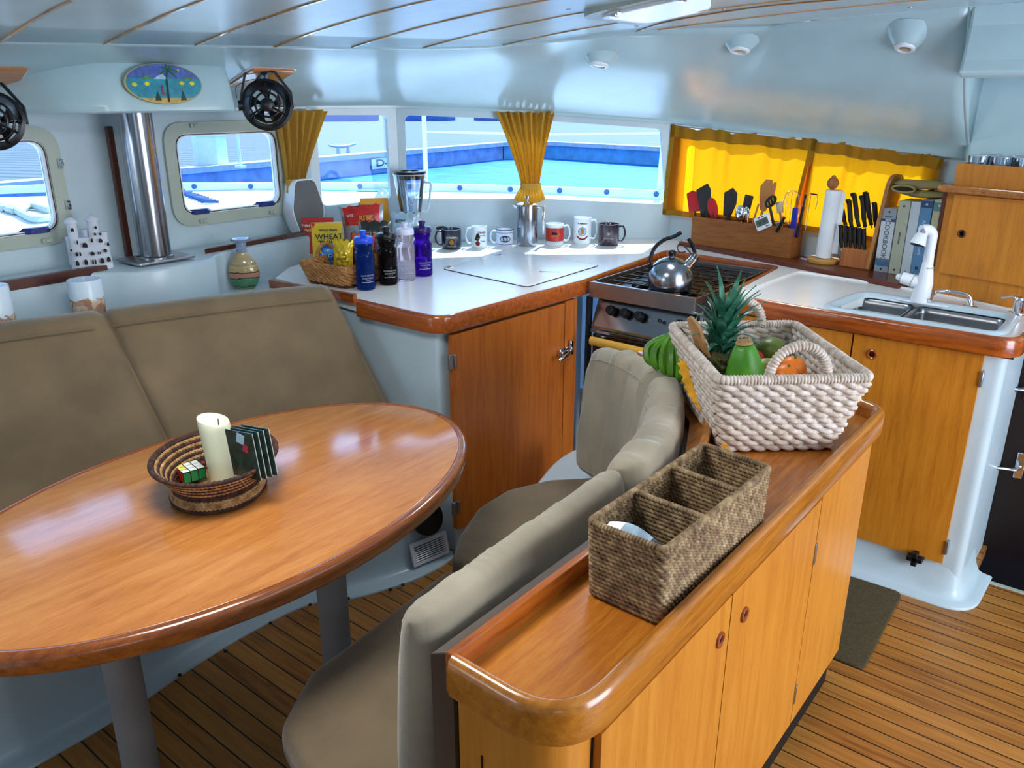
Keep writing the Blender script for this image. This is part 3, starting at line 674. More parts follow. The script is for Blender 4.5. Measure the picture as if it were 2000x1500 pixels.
# seat cushions
seat_out = [(-1.09, .675), (-1.17, .72), (-1.215, .80), (-1.235, 1.02), (-1.262, 1.27), (-1.30, 1.36)]
def seatpad(lab, pts, r):
    o = thing('bench_seat_cushion', lab, 'cushion', (sum(p[0] for p in pts) / len(pts), sum(p[1] for p in pts) / len(pts), .37), 0)
    mb = MB(); mb.slab(rpoly(ccw(pts), r, 8), .372, .452, .03, 5); mb.build('cover', FAB, o, world=True, smooth=60)
seatpad('long khaki bench seat cushion beside the near side of the table', [(-.715, .60), (-1.02, .66), (-1.14, .70), (-1.225, .84), (-1.24, 1.03), (-1.27, 1.325), (-.715, 1.345)], [.03, .04, .06, .08, .1, .03, .02])
seatpad('rounded khaki corner bench seat cushion in front of the fridge door', [(-.80, 1.355), (-1.275, 1.335), (-1.36, 1.46), (-1.425, 1.62), (-1.43, 1.76), (-1.37, 1.90), (-1.22, 2.05), (-1.02, 1.98), (-.82, 1.70)], [.02, .02, .06, .1, .06, .08, .08, .1, .1])
# back cushions: long roll and the gathered corner piece
def rollcush(lab, path, z0, z1, th, wr, endr, lean=.05, zs=None):
    P = cr(path, 16); c0 = P[len(P) // 2]; o = thing('bench_back_cushion', lab, 'cushion', (c0.x, c0.y, .45), 0)
    P = resample(P, [0, .003, .008, .016, .028] + [.028 + .944 * k / 110 for k in range(1, 110)] + [.972, .984, .992, .997, 1]); L = plen(P); rings = []; n = len(P)
    for i, p in enumerate(P):
        t_ = (P[min(i + 1, n - 1)] - P[max(i - 1, 0)]); t_.z = 0; t_.normalize(); side = Vector((-t_.y, t_.x, 0))
        d = min(L[i], L[-1] - L[i]); e_ = min(1, d / endr); ef = max(.10, math.sqrt(max(0, 1 - (1 - e_) ** 2)))
        zt_ = z1 + (p.z); H = zt_ - z0; ring = []
        fold = 0
        for k in range(36):
            a = 2 * PI * k / 36; ca, sa = math.cos(a), math.sin(a)
            x = th / 2 * math.copysign(abs(ca) ** .62, ca); zz = math.copysign(abs(sa) ** (.55 if sa < 0 else .62), sa)
            z = (z0 + zt_) / 2 + zz * H / 2 * (.93 + .07 * ef)
            s_ = (zt_ - z) / H
            x = x * ef + lean * s_
            if wr:
                f_ = math.sin(L[i] * 150 + 6 * math.sin(L[i] * 31 + 2.2 * s_ * 3) + 9 * s_) * .5 + math.sin(L[i] * 61 + 4 * math.sin(s_ * 5)) * .5
                amp = wr * ef * (1.0 if ca > -.3 else .4) * (0.35 + .65 * max(0, 1 - s_ * 1.2))
                x += f_ * amp * (1 if ca >= 0 else -1); z += f_ * amp * .6 * max(0, sa)
            q = Vector((p.x, p.y, 0)) + side * x; ring.append(Vector((q.x, q.y, z)))
        rings.append(ring)
    mb = MB(); mb.loft(rings); mb.build('cover', FABR, o, world=True, smooth=70)
    mb = MB(); sp = [r[31] + (r[31] - r[13]).normalized() * .001 for r in rings[4:-4]]; mb.tube(sp, .0018, 6); mb.build('seam_piping', FABR, o, world=True)
    mb = MB(); sp = [r[5] + (r[5] - r[23]).normalized() * .001 for r in rings[4:-4]]; mb.tube(sp, .0015, 6); mb.build('seam_piping', FABR, o, world=True)
rollcush('long stone-coloured back cushion lying along the sideboard', [(-.755, .700, 0), (-.768, .95, 0), (-.775, 1.2, 0), (-.785, 1.335, 0)], .45, .872, .098, .0016, .05, .03)
rollcush('gathered stone-coloured corner back cushion bending round towards the stove', [(-.786, 1.341, 0), (-.80, 1.5, .003), (-.86, 1.68, .008), (-.945, 1.845, .012), (-1.07, 1.965, .005), (-1.21, 2.045, -.005), (-1.33, 2.09, -.03)], .45, .875, .115, .008, .06)

# ---- table
tb = thing('dining_table', 'oval varnished wooden table with two padded column legs', 'table', (-1.557, .9215, 0))
a_, b2 = .660, .411; ev = Vector((.0301, -.9995)); 
def ellp(d=0, n_=96): 
    out = []
    for k in range(n_):
        t = 2 * PI * k / n_; p = ev * ((a_ + d) * math.cos(t)) + Vector((-ev.y, ev.x)) * ((b2 + d) * math.sin(t)); out.append((p.x, p.y))
    return out
mb = MB(); mb.slab(ellp(-.014), .690, .7305, .002); mb.build('top_panel', TABLEW, tb)
mb = MB(); rp = [Vector((x, y, .7125)) for x, y in ellp(-.004)]; mb.tube(rp, 1, cyc=True, up=(0, 0, 1), sect=[(-.012, -.022), (.008, -.022), (.013, -.014), (.0145, .004), (.012, .014), (.004, .0195), (-.006, .0195), (-.012, .016)]); mb.build('edge_band', TABLEE, tb, smooth=50)
LEGM = plain('grey_carpet_wrap', '#8f8c8a', .95, bmp=.6, bscale=350)
for (px, py, dpt) in ((257, 1400, 1.80), (652, 1200, 2.08)):
    q = EYEP + ray(px, py) * dpt; q.z = 0
    mb = MB(); mb.lathe([(.042, .012), (.038, .10), (.038, .69)], 28, (q.x + 1.557, q.y - .9215, 0)); mb.build('leg', LEGM, tb)
    mb = MB(); mb.lathe([(.11, 0), (.11, .008), (.10, .012), (.045, .014)], 32, (q.x + 1.557, q.y - .9215, 0)); mb.build('foot_plate', RUBBER, tb)

# ---- sideboard along the bench
isl = thing('sideboard', 'honey wood sideboard with tray top and three doors beside the bench', 'sideboard', (-.57, 1.4, 0))
XI, XO, Y0, Y1 = -.672, -.468, .690, 2.105
ri = rpoly([(XI, 1.56), (XI, Y0), (XO, Y0), (XO, Y1), (-.56, Y1 + .05)], [0, .03, .060, .065, .05], 8)
# tray floor with its wider far end
tray = ccw([(XI, Y0 + .014), (XO - .004, Y0 + .014), (XO, Y1), (-.60, Y1 + .10), (-1.16, Y1 + .10), (-1.0, 1.98), (-.85, 1.80), (-.77, 1.62), (XI - .02, 1.48)])
mb = MB(); mb.slab(rpoly(tray, [0.02, .11, .05, .02, .02, .05, .05, .05, .02]), .772, .806); mb.build('tray_floor', TRAYW, isl, world=True, smooth=0)
mb = MB(); SEC = [(-.012, -.062), (.012, -.062), (.014, -.056), (.015, -.012), (.012, .0), (.005, .005), (-.004, .004), (-.009, -.002), (-.011, -.012)]
rp = rpoly([(XI + .006, Y0 + .012), (XO, Y0 + .006), (XO, Y1), (-.53, Y1 + .03)], [0, .105, .07, 0], 10)
mb.tube([(x, y, .842) for x, y in rp], 1, up=(0, 0, 1), sect=SEC); mb.build('rounded_rail', RAILY, isl, world=True, smooth=45)
mb = MB(); mb.slab(ccw([(XI - .012, Y0 + .012), (XI + .004, Y0 + .012), (XI + .004, 1.60), (XI - .012, 1.60)]), .77, .842, .003); mb.build('back_rail', TRIMY, isl, world=True, smooth=30)
crv = cr([(-.700, 1.42, 0), (-.725, 1.60, 0), (-.79, 1.77, 0), (-.90, 1.93, 0), (-1.06, 2.06, 0), (-1.20, 2.14, 0)], 8)
mb = MB(); mb.tube([p + Vector((0, 0, .838)) for p in crv], 1, up=(0, 0, 1), sect=[(-.010, -.018), (.010, -.018), (.010, .004), (.006, .008), (-.006, .008), (-.010, .004)]); mb.build('curved_rail', RAILY, isl, world=True, smooth=40)
mb = MB(); mb.tube([p + Vector((0, 0, .70)) for p in crv], 1, up=(0, 0, 1), sect=[(-.005, -.15), (.005, -.15), (.005, .12), (-.005, .12)]); mb.build('curved_panel', DARKW, isl, world=True, smooth=40)
# carcass
body = rpoly(ccw([(XI + .002, Y0 + .022), (XO - .022, Y0 + .022), (XO - .022, Y1 - .022), (-.56, Y1 + .03), (-.70, Y1 + .03), (XI + .002, 1.8)]), [.0, .075, .03, .03, 0, 0], 8)
mb = MB(); mb.slab(body, .10, .782); mb.build('carcass', HONEY, isl, world=True, smooth=40)
mb = MB(); mb.slab(offset(body, -.003), 0, .0995); mb.build('black_plinth', RUBBER, isl, world=True, smooth=0)
mb = MB(); mb.slab(ccw([(XI - .030, Y0 + .0), (XI - .006, Y0 + .02), (XI - .006, 1.55), (XI - .030, 1.5)]), .02, .838, .003); mb.build('back_board', plain('grey_brown_edge', '#574b42', .5), isl, world=True, smooth=0)
# doors on the outer face; joints taken from the face plane
XD = XO - .022
def fy(px, py): return U(px, py, x=XD).y
yA, yB, yC, yD = fy(1156, 1440), fy(1414, 1174), fy(1588, 1005), fy(1690, 880)
yA = max(yA, Y0 + .085); zt_ = .742
DF = frame((XD, 0, 0), (0, 1, 0), (0, 0, 1))
for k, (a, b_, kn) in enumerate(((yA, yB, 1), (yB, yC - .0, -1))):
    kx = (b_ - .035) if kn > 0 else (a + .030); kz = .655 if kn > 0 else .66
    kx = U(1390, 1243, x=XD).y if kn > 0 else U(1438, 1194, x=XD).y; kz = U(1390, 1243, x=XD).z if kn > 0 else U(1438, 1194, x=XD).z
    mb = MB(); circ = [(kx + .0125 * math.cos(-t * PI / 12), kz + .0125 * math.sin(-t * PI / 12)) for t in range(24)]
    plate(mb, [(a + .0018, .108), (b_ - .0018, .108), (b_ - .0018, zt_), (a + .0018, zt_)], [circ], .014, DF @ Matrix.Translation((0, 0, .0085)))
    d_ = mb.build('door', HONEY, isl, world=True, smooth=0)
    mb = MB(); mb.tube([(XD + .0165, kx + .0125 * math.cos(t * PI / 12), kz + .0125 * math.sin(t * PI / 12)) for t in range(24)], .0042, 8, cyc=True)
    mb.build('finger_ring', TRIMW, d_, world=False).location = -Vector(isl.location) if False else (0, 0, 0)
    ring_ = C.objects[-1] if False else None
    mb = MB(); mb.lathe([(.0125, 0), (.0125, .001)], 20); mb.xf(frame((XD + .002, kx, kz), (0, 1, 0), (0, 0, 1))); mb.build('finger_hole', DARKW, d_)
mb = MB(); plate(mb, [(yC + .0018, .108), (yD - .01, .108), (yD - .01, .775), (yC + .0018, .775)], [], .014, DF @ Matrix.Translation((0, 0, .0085))); mb.build('end_panel', HONEY, isl, world=True, smooth=0)
for z in (.60, .20):
    mb = MB(); mb.box((XD + .017, yC, z), (.004, .010, .055)); mb.build('hinge', BRUSH, isl, world=True, bev=.001)
# darker joints behind the doors
mb = MB(); mb.box((XD + .0012, (yA + yC) / 2, (.1 + zt_) / 2), (.0012, yC - yA + .004, zt_ - .098)); mb.build('door_gap', RUBBER, isl, world=True, smooth=0)
mb = MB(); mb.box((-.625, Y0 + .0215, .38), (.003, .002, .60)); mb.build('panel_joint', RUBBER, isl, world=True, smooth=0)
for o in list(C.objects):
    if o.name.startswith(('finger_ring', 'finger_hole')):
        for v in o.data.vertices: v.co -= Vector(isl.location)
mb = MB(); mb.lathe([(.022, -.001), (.022, .002), (.004, .003)], 24); mb.xf(frame(Vector((-.812, 1.80, .775)), (-.55, .83, 0), (0, 0, 1))); mb.build('white_cap', WHITEP, isl, world=True)

# ---- galley unit under the sink
gu = thing('sink_cabinet', 'brown wooden door in white moulded sink cabinet with round finger hole', 'cabinet', (-.7, 3.0, 0))
gb = rpoly(ccw([(-1.17, 2.745), (-.285, 2.745), (-.285, 3.2), (-1.17, 3.3)]), [0, .03, 0, 0])
mb = MB(); mb.slab(gb, 0, .868); mb.build('body', GRP, gu, world=True, smooth=40)
fo = [(-1.2, 2.70), (-.9, 2.70), (-.40, 2.715), (-.31, 2.735), (-.265, 2.80), (-.255, 2.92)]
fo = rpoly([(-1.2, 2.672), (-.222, 2.672), (-.215, 2.97)], [0, .12, 0], 10); mb = MB(); rows = []
for i, (x, y) in enumerate(fo):
    a, b_ = Vector(fo[max(0, i - 1)]), Vector(fo[min(len(fo) - 1, i + 1)]); t_ = (b_ - a).normalized(); nn = Vector((-t_.y, t_.x))
    rows.append([Vector((x + nn.x * d, y + nn.y * d, z)) for d, z in ((0, 0), (0, .006), (.004, .009), (.03, .011), (.045, .018), (.055, .04), (.068, .09), (.075, .12))])
mb.loft(rows, closed=False, caps=False); mb.build('foot_flange', GRP, gu, world=True, smooth=60)
YD = 2.745; GF = frame((0, YD, 0), (1, 0, 0), (0, 0, 1))
xl = U(1668, 650, y=YD - .012).x; xr = U(1922, 700, y=YD - .012).x; zb_ = U(1843, 1101, y=YD - .012).z; zt2 = .855
kq = U(1703, 692, y=YD - .016)
circ = [(kq.x + .0135 * math.cos(-t * PI / 12), kq.z + .0135 * math.sin(-t * PI / 12)) for t in range(24)]
mb = MB(); plate(mb, [(xl + .003, zb_), (xr, zb_), (xr, zt2), (xl + .003, zt2)], [circ], .014, GF @ Matrix.Translation((0, 0, .009))); d_ = mb.build('door', GALW, gu, world=True, smooth=0)
mb = MB(); mb.tube([(kq.x + .0135 * math.cos(t * PI / 12) + .7, YD - .0165 - 3.0, kq.z + .0135 * math.sin(t * PI / 12)) for t in range(24)], .0045, 8, cyc=True); mb.build('finger_ring', TRIMW, d_)
mb = MB(); mb.lathe([(.0135, 0), (.0135, .001)], 20); mb.xf(frame((kq.x + .7, YD - .003 - 3.0, kq.z), (1, 0, 0), (0, 0, 1))); mb.build('finger_hole', DARKW, d_)
mb = MB(); plate(mb, [(-1.165, .45), (xl - .003, .45), (xl - .003, zt2), (-1.165, zt2)], [], .014, GF @ Matrix.Translation((0, 0, .009))); mb.build('side_panel', GALW, gu, world=True, smooth=0)
mb = MB(); mb.box(((xl + xr) / 2 - .2, YD - .001, .857), (xr - xl + .55, .003, .008)); mb.box((xl, YD - .001, .6), (.006, .003, .5)); mb.build('door_gap', RUBBER, gu, world=True, smooth=0)
for z in (.78, .19):
    mb = MB(); mb.box((xr + .004, YD - .012, z), (.010, .02, .05)); mb.build('hinge', BRUSH, gu, world=True, bev=.002)
q = U(1789, 1087, y=YD - .012); mb = MB(); mb.box(q + Vector((0, -.014, 0)), (.05, .03, .018)); mb.box(q + Vector((0, -.014, 0)), (.018, .03, .05)); mb.lathe([(.012, 0), (.012, .016)], 16); 
nb = len(mb.v) - 32; mb.xf(frame(q, (1, 0, 0), (0, 0, 1)), nb); mb.build('black_knob', BLACK, gu, world=True, bev=.003)
mb = MB(); q = U(1794, 1083, y=YD - .012); q.z = zb_ + .002; mb.box(q + Vector((0, -.006, 0)), (.045, .008, .010)); mb.build('catch', BRUSH, gu, world=True)

# ---- stairwell beyond the galley end: dark door with two chrome handles
mb = MB(); mb.box((.74, 3.22, .16), (2.10, .03, 1.56)); st(mb.build('door_1', plain('near_black_wood', '#180b06', .45), smooth=0))
mb = MB(); mb.slab(ccw([(-.255, 2.95), (1.8, 2.95), (1.8, 3.7), (-.255, 3.7)]), -.6, -.56); st(mb.build('floor_lower', DARKW, smooth=0))
for q, rz in (((1990, 760), 0), ((1968, 916), .25)):
    p = U(*q, y=3.14); h = thing('door_knob', 'upper chrome knob on the dark door at the right edge' if q[1] < 800 else 'lower chrome handle on the dark door at the right edge', 'knob', (p.x, 3.20, p.z))
    mb = MB()
    mb.tube([(-.035, -.075, 0), (-.015, -.06, -.002), (.02, -.045, -.004), (.03, 0, -.004)], [.014, .009, .008, .008] if q[1] < 800 else [.006, .007, .008, .008], 12); mb.build('shaft', CHROME, h)
    mb = MB(); mb.box((.03, .0, 0), (.03, .012, .10)); mb.build('backplate', CHROME, h, bev=.003)

# ---- overhead locker at the right, above the sink
LA, LBp = (-.612, 3.205), (-.10, 3.06)
LF = frame((LA[0], LA[1], 0), (LBp[0] - LA[0], LBp[1] - LA[1], 0), (0, 0, 1))
def lf(px, py): 
    p = U(px, py, pl=(LA, LBp)); return ((p - Vector((LA[0], LA[1], 0))).dot(Vector((LF[0][0], LF[1][0], 0))), p.z)
lk = thing('wall_locker', 'brown wooden locker with round finger hole standing on the worktop beside the books', 'cabinet', (-.4, 3.2, .92))
mb = MB(); plate(mb, [(-.012, .921), (.6, .921), (.6, 1.285), (-.012, 1.285)], [], .012, LF @ Matrix.Translation((0, 0, -.008))); mb.build('face_frame', GALW, lk, world=True, smooth=0)
mb = MB(); plate(mb, [(0, 0), (.22, 0), (.22, .365), (0, .365)], [], .014, frame(LF @ Vector((-.012, .921, 0)), LF.to_3x3() @ Vector((0, 0, -1)), (0, 0, 1))); mb.build('side', DARKW, lk, world=True, smooth=0)
kq = lf(1882, 456); circ = [(kq[0] + .011 * math.cos(-t * PI / 12), kq[1] + .011 * math.sin(-t * PI / 12)) for t in range(24)]
dz0 = lf(1832, 530)[1]; dz1 = lf(1860, 378)[1]
mb = MB(); plate(mb, [(.02, dz0), (.58, dz0 + .0), (.58, dz1), (.028, dz1)], [circ], .012, LF @ Matrix.Translation((0, 0, .006))); d_ = mb.build('door', GALW, lk, world=True, smooth=0, bev=.0015)
mb = MB(); mb.tube([LF @ Vector((kq[0] + .011 * math.cos(t * PI / 12), kq[1] + .011 * math.sin(t * PI / 12), .013)) - lk.location for t in range(24)], .0032, 8, cyc=True); mb.build('finger_ring', DARKW, d_)
mb = MB(); mb.lathe([(.011, 0), (.011, .001)], 20); mb.xf(LF @ Matrix.Translation((kq[0], kq[1], .001))); mb.v = [v - lk.location for v in mb.v]; mb.build('finger_hole', RUBBER, d_)
rz_ = lf(1850, 366)[1]
mb = MB(); mb.tube([LF @ Vector((x, rz_ + .0, z)) for x, z in ((-.02, -.05), (-.02, .014), (-.012, .026), (0, .03), (.6, .03))], 1, up=(0, 0, 1), sect=[(-.02, -.010), (0, -.014), (.012, -.011), (.016, 0), (.012, .011), (0, .013), (-.02, .010)]); mb.build('rounded_rail', RAILY, lk, world=True, smooth=60)
mb = MB(); z0, z1 = rz_ + .008, lf(1860, 318)[1]
plate(mb, [(.012, z0), (.6, z0), (.6, z1), (.012, z1)], [], .012, LF @ Matrix.Translation((0, 0, -.01))); plate(mb, [(0, z0), (.10, z0), (.10, z1), (0, z1)], [], .010, frame(LF @ Vector((.012, 0, -.01)), LF.to_3x3() @ Vector((0, 0, -1)), (0, 0, 1)))
mb.build('glass_rack', GALW, lk, world=True, smooth=0)
mb = MB(); mb.slab(ccw([tuple((LF @ Vector((a, 0, b_)))[:2]) for a, b_ in ((-.01, 0), (.6, 0), (.6, -.16), (-.01, -.16))]), rz_ - .01, rz_ + .006); mb.build('top_board', GALW, lk, world=True, smooth=0)
GLZ = rz_ + .007; GLTOP = z1
gls = None
def glass_tumbler(i, x, y, lab):
    p = LF @ Vector((x, 0, y)); o = thing('drinking_glass', lab, 'glass', (p.x, p.y, GLZ), 0, 'glasses on top of the locker')
    h = GLTOP - GLZ + .026; mb = MB(); mb.lathe([(.030, 0), (.034, h), (.0325, h), (.029, .004), (.002, .004)], 24); mb.build('body', CLEAR, o)
    mb = MB(); mb.tube([(.0335 * math.cos(t * PI / 12), .0335 * math.sin(t * PI / 12), h) for t in range(24)], .0013, 6, cyc=True); mb.build('rim', plain('glass_rim', '#c4d2d8', .1), o)
gl_lab = ['clear tumbler at the left end of the locker top', 'clear tumbler behind the left end glass on the locker', 'clear tumbler second from the left on the locker top', 'clear tumbler with small blue label behind the locker rack', 'clear tumbler behind the label glass on the locker', 'clear tumbler nearest the right edge on the locker']
for i, (x, y) in enumerate(((.058, -.052), (.062, -.125), (.134, -.052), (.206, -.052), (.15, -.125), (.280, -.052))): glass_tumbler(i, x, y, gl_lab[i])
p = LF @ Vector((.192, GLTOP + .008, -.014)); t = MB(); t.box(p, (.022, .002, .016)); tag(t.build('label_tag', plain('navy_label', '#10182c', .4), bev=.0005), 'small dark label standing at the locker rack edge in front of the glasses', 'label')

# ---- ledge with dark wooden front under the yellow curtains
ld = rpoly(ccw([tuple(P2(1326, 478, ZC + .004)), tuple(P2(1752, 562, ZC + .004)), (-.62, 3.43), (-1.80, 3.655)]), 0)
mb = MB(); mb.slab(ld, ZC - .002, .940, .002); lg = mb.build('window_ledge', DARKX, smooth=0); tag(lg, 'dark wooden ledge on the worktop below the yellow curtains', 'ledge')

# ================================================================== WICKER
def wickmat(name, a, b_, c):
    if name in MATS: return MATS[name]
    m, n, l, p = newmat(name); co = coords(n, l)
    no = n.new('ShaderNodeTexNoise'); no.inputs['Scale'].default_value = 60; no.inputs['Detail'].default_value = 5; l.new(co, no.inputs['Vector'])
    l.new(ramp(n, l, no.outputs[0], [(0.3, a), (0.5, b_), (0.68, c)]), p.inputs['Base Color']); p.inputs['Roughness'].default_value = .75
    n2 = n.new('ShaderNodeTexNoise'); n2.inputs['Scale'].default_value = 500; l.new(co, n2.inputs['Vector']); bump(n, l, p, n2.outputs[0], .5, .001)
    MATS[name] = m; return m
WPALE = wickmat('pale_water_hyacinth', '#ae9c8a', '#c8baac', '#dcd2ca')
WBROWN = wickmat('brown_seagrass', '#5c4630', '#8a6e4c', '#b09870')
WSNACK = wickmat('tan_cane', '#8c5c30', '#a8743f', '#bb8850')
WDARK = wickmat('dark_palm', '#1c0e0a', '#3a2018', '#5a3626')
WTAN = wickmat('tan_palm', '#7a522c', '#b08450', '#c8a474')
def path_pts(poly, step):
    P = [Vector((x, y, 0)) for x, y in poly]; P.append(P[0]); L = plen(P); n_ = max(8, int(round(L[-1] / step)))
    return [p for p in resample(P, [i / n_ for i in range(n_)])]
def twined(mb, poly, z, r, pitch, amp, flat=1.0, open_=False, phase=0, steps=10):
    """one course of weaving: two strands twisting round the stakes"""
    P = [Vector((x, y, 0)) for x, y in poly]
    if not open_: P.append(P[0])
    L = plen(P); tot = L[-1]; nst = max(2, int(round(tot / pitch)))
    if not open_ and nst % 2: nst += 1
    n_ = nst * steps // 2
    C0 = resample(P, [min(1, i / n_) for i in range(n_ + (1 if open_ else 0))])
    for s_ in (0, 1):
        pts = []
        N_ = len(C0)
        for i, p in enumerate(C0):
            q = C0[(i + 1) % N_] if not (open_ and i == N_ - 1) else p; o_ = C0[i - 1] if not (open_ and i == 0) else p
            t_ = (q - o_); t_ = t_.normalized() if t_.length > 1e-9 else Vector((1, 0, 0)); nn = Vector((t_.y, -t_.x, 0))
            a = PI * nst * (i / n_) + PI * s_ + phase
            pts.append(p + nn * amp * math.sin(a) + Vector((0, 0, z + r * .62 * flat * math.cos(a))))
        mb.tube(pts, r, 6, cyc=not open_)
def wrapped(mb, pts, r, pitch, cyc=False, seg=8, depth=.22):
    """a core wrapped round with cane: swollen and pinched along its length"""
    L = plen([Vector(p) for p in pts] + ([Vector(pts[0])] if cyc else [])); tot = L[-1]; n_ = int(tot / pitch) * 4
    src = [Vector(p) for p in pts] + ([Vector(pts[0])] if cyc else [])
    Q = resample(src, [i / n_ for i in range(n_ + (0 if cyc else 1))])
    R = [r * (1 - depth * (1 if i % 4 == 0 else (0.25 if i % 4 in (1, 3) else 0))) * random.uniform(.96, 1.04) for i in range(len(Q))]
    mb.tube(Q, R, seg, cyc=cyc)
def lerpoly(A, B, t): return [(a[0] * (1 - t) + b_[0] * t, a[1] * (1 - t) + b_[1] * t) for a, b_ in zip(A, B)]

# ---- the big pale basket on the sideboard
bk = thing('fruit_basket', 'large pale woven basket with two hoop handles full of fruit on the sideboard', 'basket', (-.72, 1.91, .808))
uu, vv = Vector((.749, .663, 0)), Vector((-.663, .749, 0))
def bl(u, v, z=0): return Vector((-.7205, 1.896, .808)) + uu * u + vv * v + Vector((0, 0, z))
base = rrect(.255, .345, .02); rim = rrect(.345, .455, .025); HBK = .196
mb = MB(); rows_ = 12
def bw(p2, z): q = bl(p2[0], p2[1], 0); return (q.x, q.y)
for k in range(rows_):
    t = (k + .5) / rows_; poly = [bw(p, 0) for p in lerpoly(base, rim, t)]
    twined(mb, poly, .808 + .004 + (HBK - .012) * t, .0080, .036, .0066, flat=.9, phase=(k % 2) * PI / 2 * 1.0, steps=16)
mb.build('woven_side', WPALE, bk, world=True, smooth=80)
mb = MB(); wrapped(mb, [bl(p[0], p[1], HBK) for p in rim], .0125, .0075, True, 10, .26); mb.build('wrapped_rim', WPALE, bk, world=True, smooth=80)
mb = MB(); mb.slab(ccw([bw(p, 0) for p in offset(base, -.004)]), .810, .816); mb.build('bottom', WBROWN, bk, world=True, smooth=0)
mb = MB()
for poly, ins in ((rim, 0),):
    sp = path_pts(base, .026); sr = path_pts(rim, .026 * plen([Vector((*p, 0)) for p in rim])[-1] / plen([Vector((*p, 0)) for p in base])[-1])
    for a, b_ in zip(sp, resample([Vector((*p, 0)) for p in rim + [rim[0]]], [i / len(sp) for i in range(len(sp))])):
        mb.tube([bl(a.x, a.y, .004), bl(b_.x, b_.y, HBK)], .003, 5)
mb.build('stakes', WBROWN, bk, world=True)
for s_ in (-1, 1):
    arc = [bl(.066 * math.cos(PI * k / 14) * 1.0 + .01, s_ * .215, HBK + .004 + .070 * math.sin(PI * k / 14)) for k in range(15)]
    mb = MB(); wrapped(mb, arc, .0125, .0078, False, 10, .28); mb.build('hoop_handle', WPALE, bk, world=True, smooth=80)

# fruit in it
FR = 'fruit lying in the big pale basket'
def organic(name, lab, cat, c, r, col, tilt=(0, 0, 0), prof=None, rough=.4, group=None, parts=None, spots=None):
    o = thing(name, lab, cat, c, 0, group); o.rotation_euler = tilt
    m, n, l, b = newmat(name + '_skin') if (name + lab) not in MATS else (None,) * 4
    co = coords(n, l); no = n.new('ShaderNodeTexNoise'); no.inputs['Scale'].default_value = 14; no.inputs['Detail'].default_value = 5; l.new(co, no.inputs['Vector'])
    l.new(ramp(n, l, no.outputs[0], [(.3, col[0]), (.55, col[1]), (.72, col[2])]), b.inputs['Base Color']); b.inputs['Roughness'].default_value = rough
    n2 = n.new('ShaderNodeTexNoise'); n2.inputs['Scale'].default_value = 260; l.new(co, n2.inputs['Vector']); bump(n, l, b, n2.outputs[0], .25, .0008)
    mb = MB(); mb.lathe([(a * r, z * r) for a, z in prof], 28); 
    for v in mb.v:
        a = math.atan2(v.y, v.x); k = 1 + .03 * math.cos(5 * a); v.x *= k; v.y *= k
    mb.build('flesh', m, o, smooth=70)
    return o
SPH = [(math.sin(PI * k / 16) + .004, -math.cos(PI * k / 16)) for k in range(17)]
PAP = [(.01, -1.0), (.35, -.97), (.66, -.82), (.88, -.5), (.96, -.1), (.9, .35), (.76, .8), (.62, 1.2), (.50, 1.5), (.40, 1.66), (.24, 1.72), (.01, 1.70)]
zf = .822
o = organic('papaya', 'green papaya with cut brown top standing in front in the big pale basket', 'fruit', U(1455, 738, z=.95), .052, ['#3c7a18', '#4e9a20', '#79b83a'], (math.radians(4), math.radians(-6), .3), PAP)
mb = MB(); mb.lathe([(.021, 1.66 * .054), (.019, 1.76 * .054), (.011, 1.80 * .054), (.002, 1.78 * .054)], 14)
for k in range(9): a = k * .7; mb.tube([(.012 * math.cos(a), .012 * math.sin(a), 1.75 * .054), (.017 * math.cos(a), .017 * math.sin(a), 1.88 * .054)], .0018, 5)
mb.build('dry_cap', plain('dry_fruit_cap', '#a8885c', .8), o)
o = organic('mango', 'large green mango with orange blush at the back of the big pale basket', 'fruit', U(1503, 688, z=.955), .043, ['#4c6a20', '#6c7a2c', '#a07828'], (math.radians(62), 0, .9), [(a * (.93 + .05 * z), z * 1.22) for a, z in SPH])
mb = MB(); mb.lathe([(.004, .074), (.005, .080), (.001, .082)], 8); mb.build('stalk_end', DARKW, o)
o = organic('mango', 'green and red mango between papaya and handle in the big pale basket', 'fruit', U(1496, 722, z=.945), .032, ['#7c8a34', '#9a8a40', '#b8543c'], (math.radians(80), 0, 2.2), [(a * .9, z * 1.2) for a, z in SPH])
mb = MB(); mb.lathe([(.003, .054), (.004, .060), (.001, .061)], 8); mb.build('stalk_end', DARKW, o)
for c, lab in ((U(1548, 722, z=.955), 'orange under the near hoop handle of the big pale basket'), (U(1535, 738, z=.945), 'orange behind the near hoop handle touching the basket side')):
    o = organic('orange', lab, 'fruit', c, .034, ['#f07008', '#ff8410', '#ff9828'], (.3, .2, 0), SPH); mb = MB(); mb.lathe([(.003, .037), (.004, .040), (.001, .041)], 8); mb.build('navel', plain('stalk_green', '#5a6a2a', .7), o)
organic('apple', 'red apple half hidden behind the papaya in the big pale basket', 'fruit', U(1474, 704, z=.945), .027, ['#8c2420', '#b03c2c', '#c86a48'], (.1, .3, 0), SPH)
organic('pear', 'pale yellow green pear beside the papaya foot in the big pale basket', 'fruit', U(1478, 738, z=.935), .030, ['#a8a860', '#c0c080', '#d0cc98'], (1.3, 0, .8), [(a * (.86 - .12 * z), z * 1.2) for a, z in SPH])
for c, lab in (((-.04, .05, .06), 'green fruit under the pineapple at the bottom of the basket'), ((.04, .10, .065), 'green mango low at the back of the basket'), ((.08, .12, .06), 'dark green fruit in the far corner of the basket'), ((-.05, -.04, .06), 'green fruit low behind the papaya')):
    organic('mango', lab, 'fruit', bl(*c), .042, ['#3e4c1c', '#55641f', '#6a6a28'], (1.2, .2, random.random() * 3), [(a * .9, z * 1.15) for a, z in SPH], group=FR)
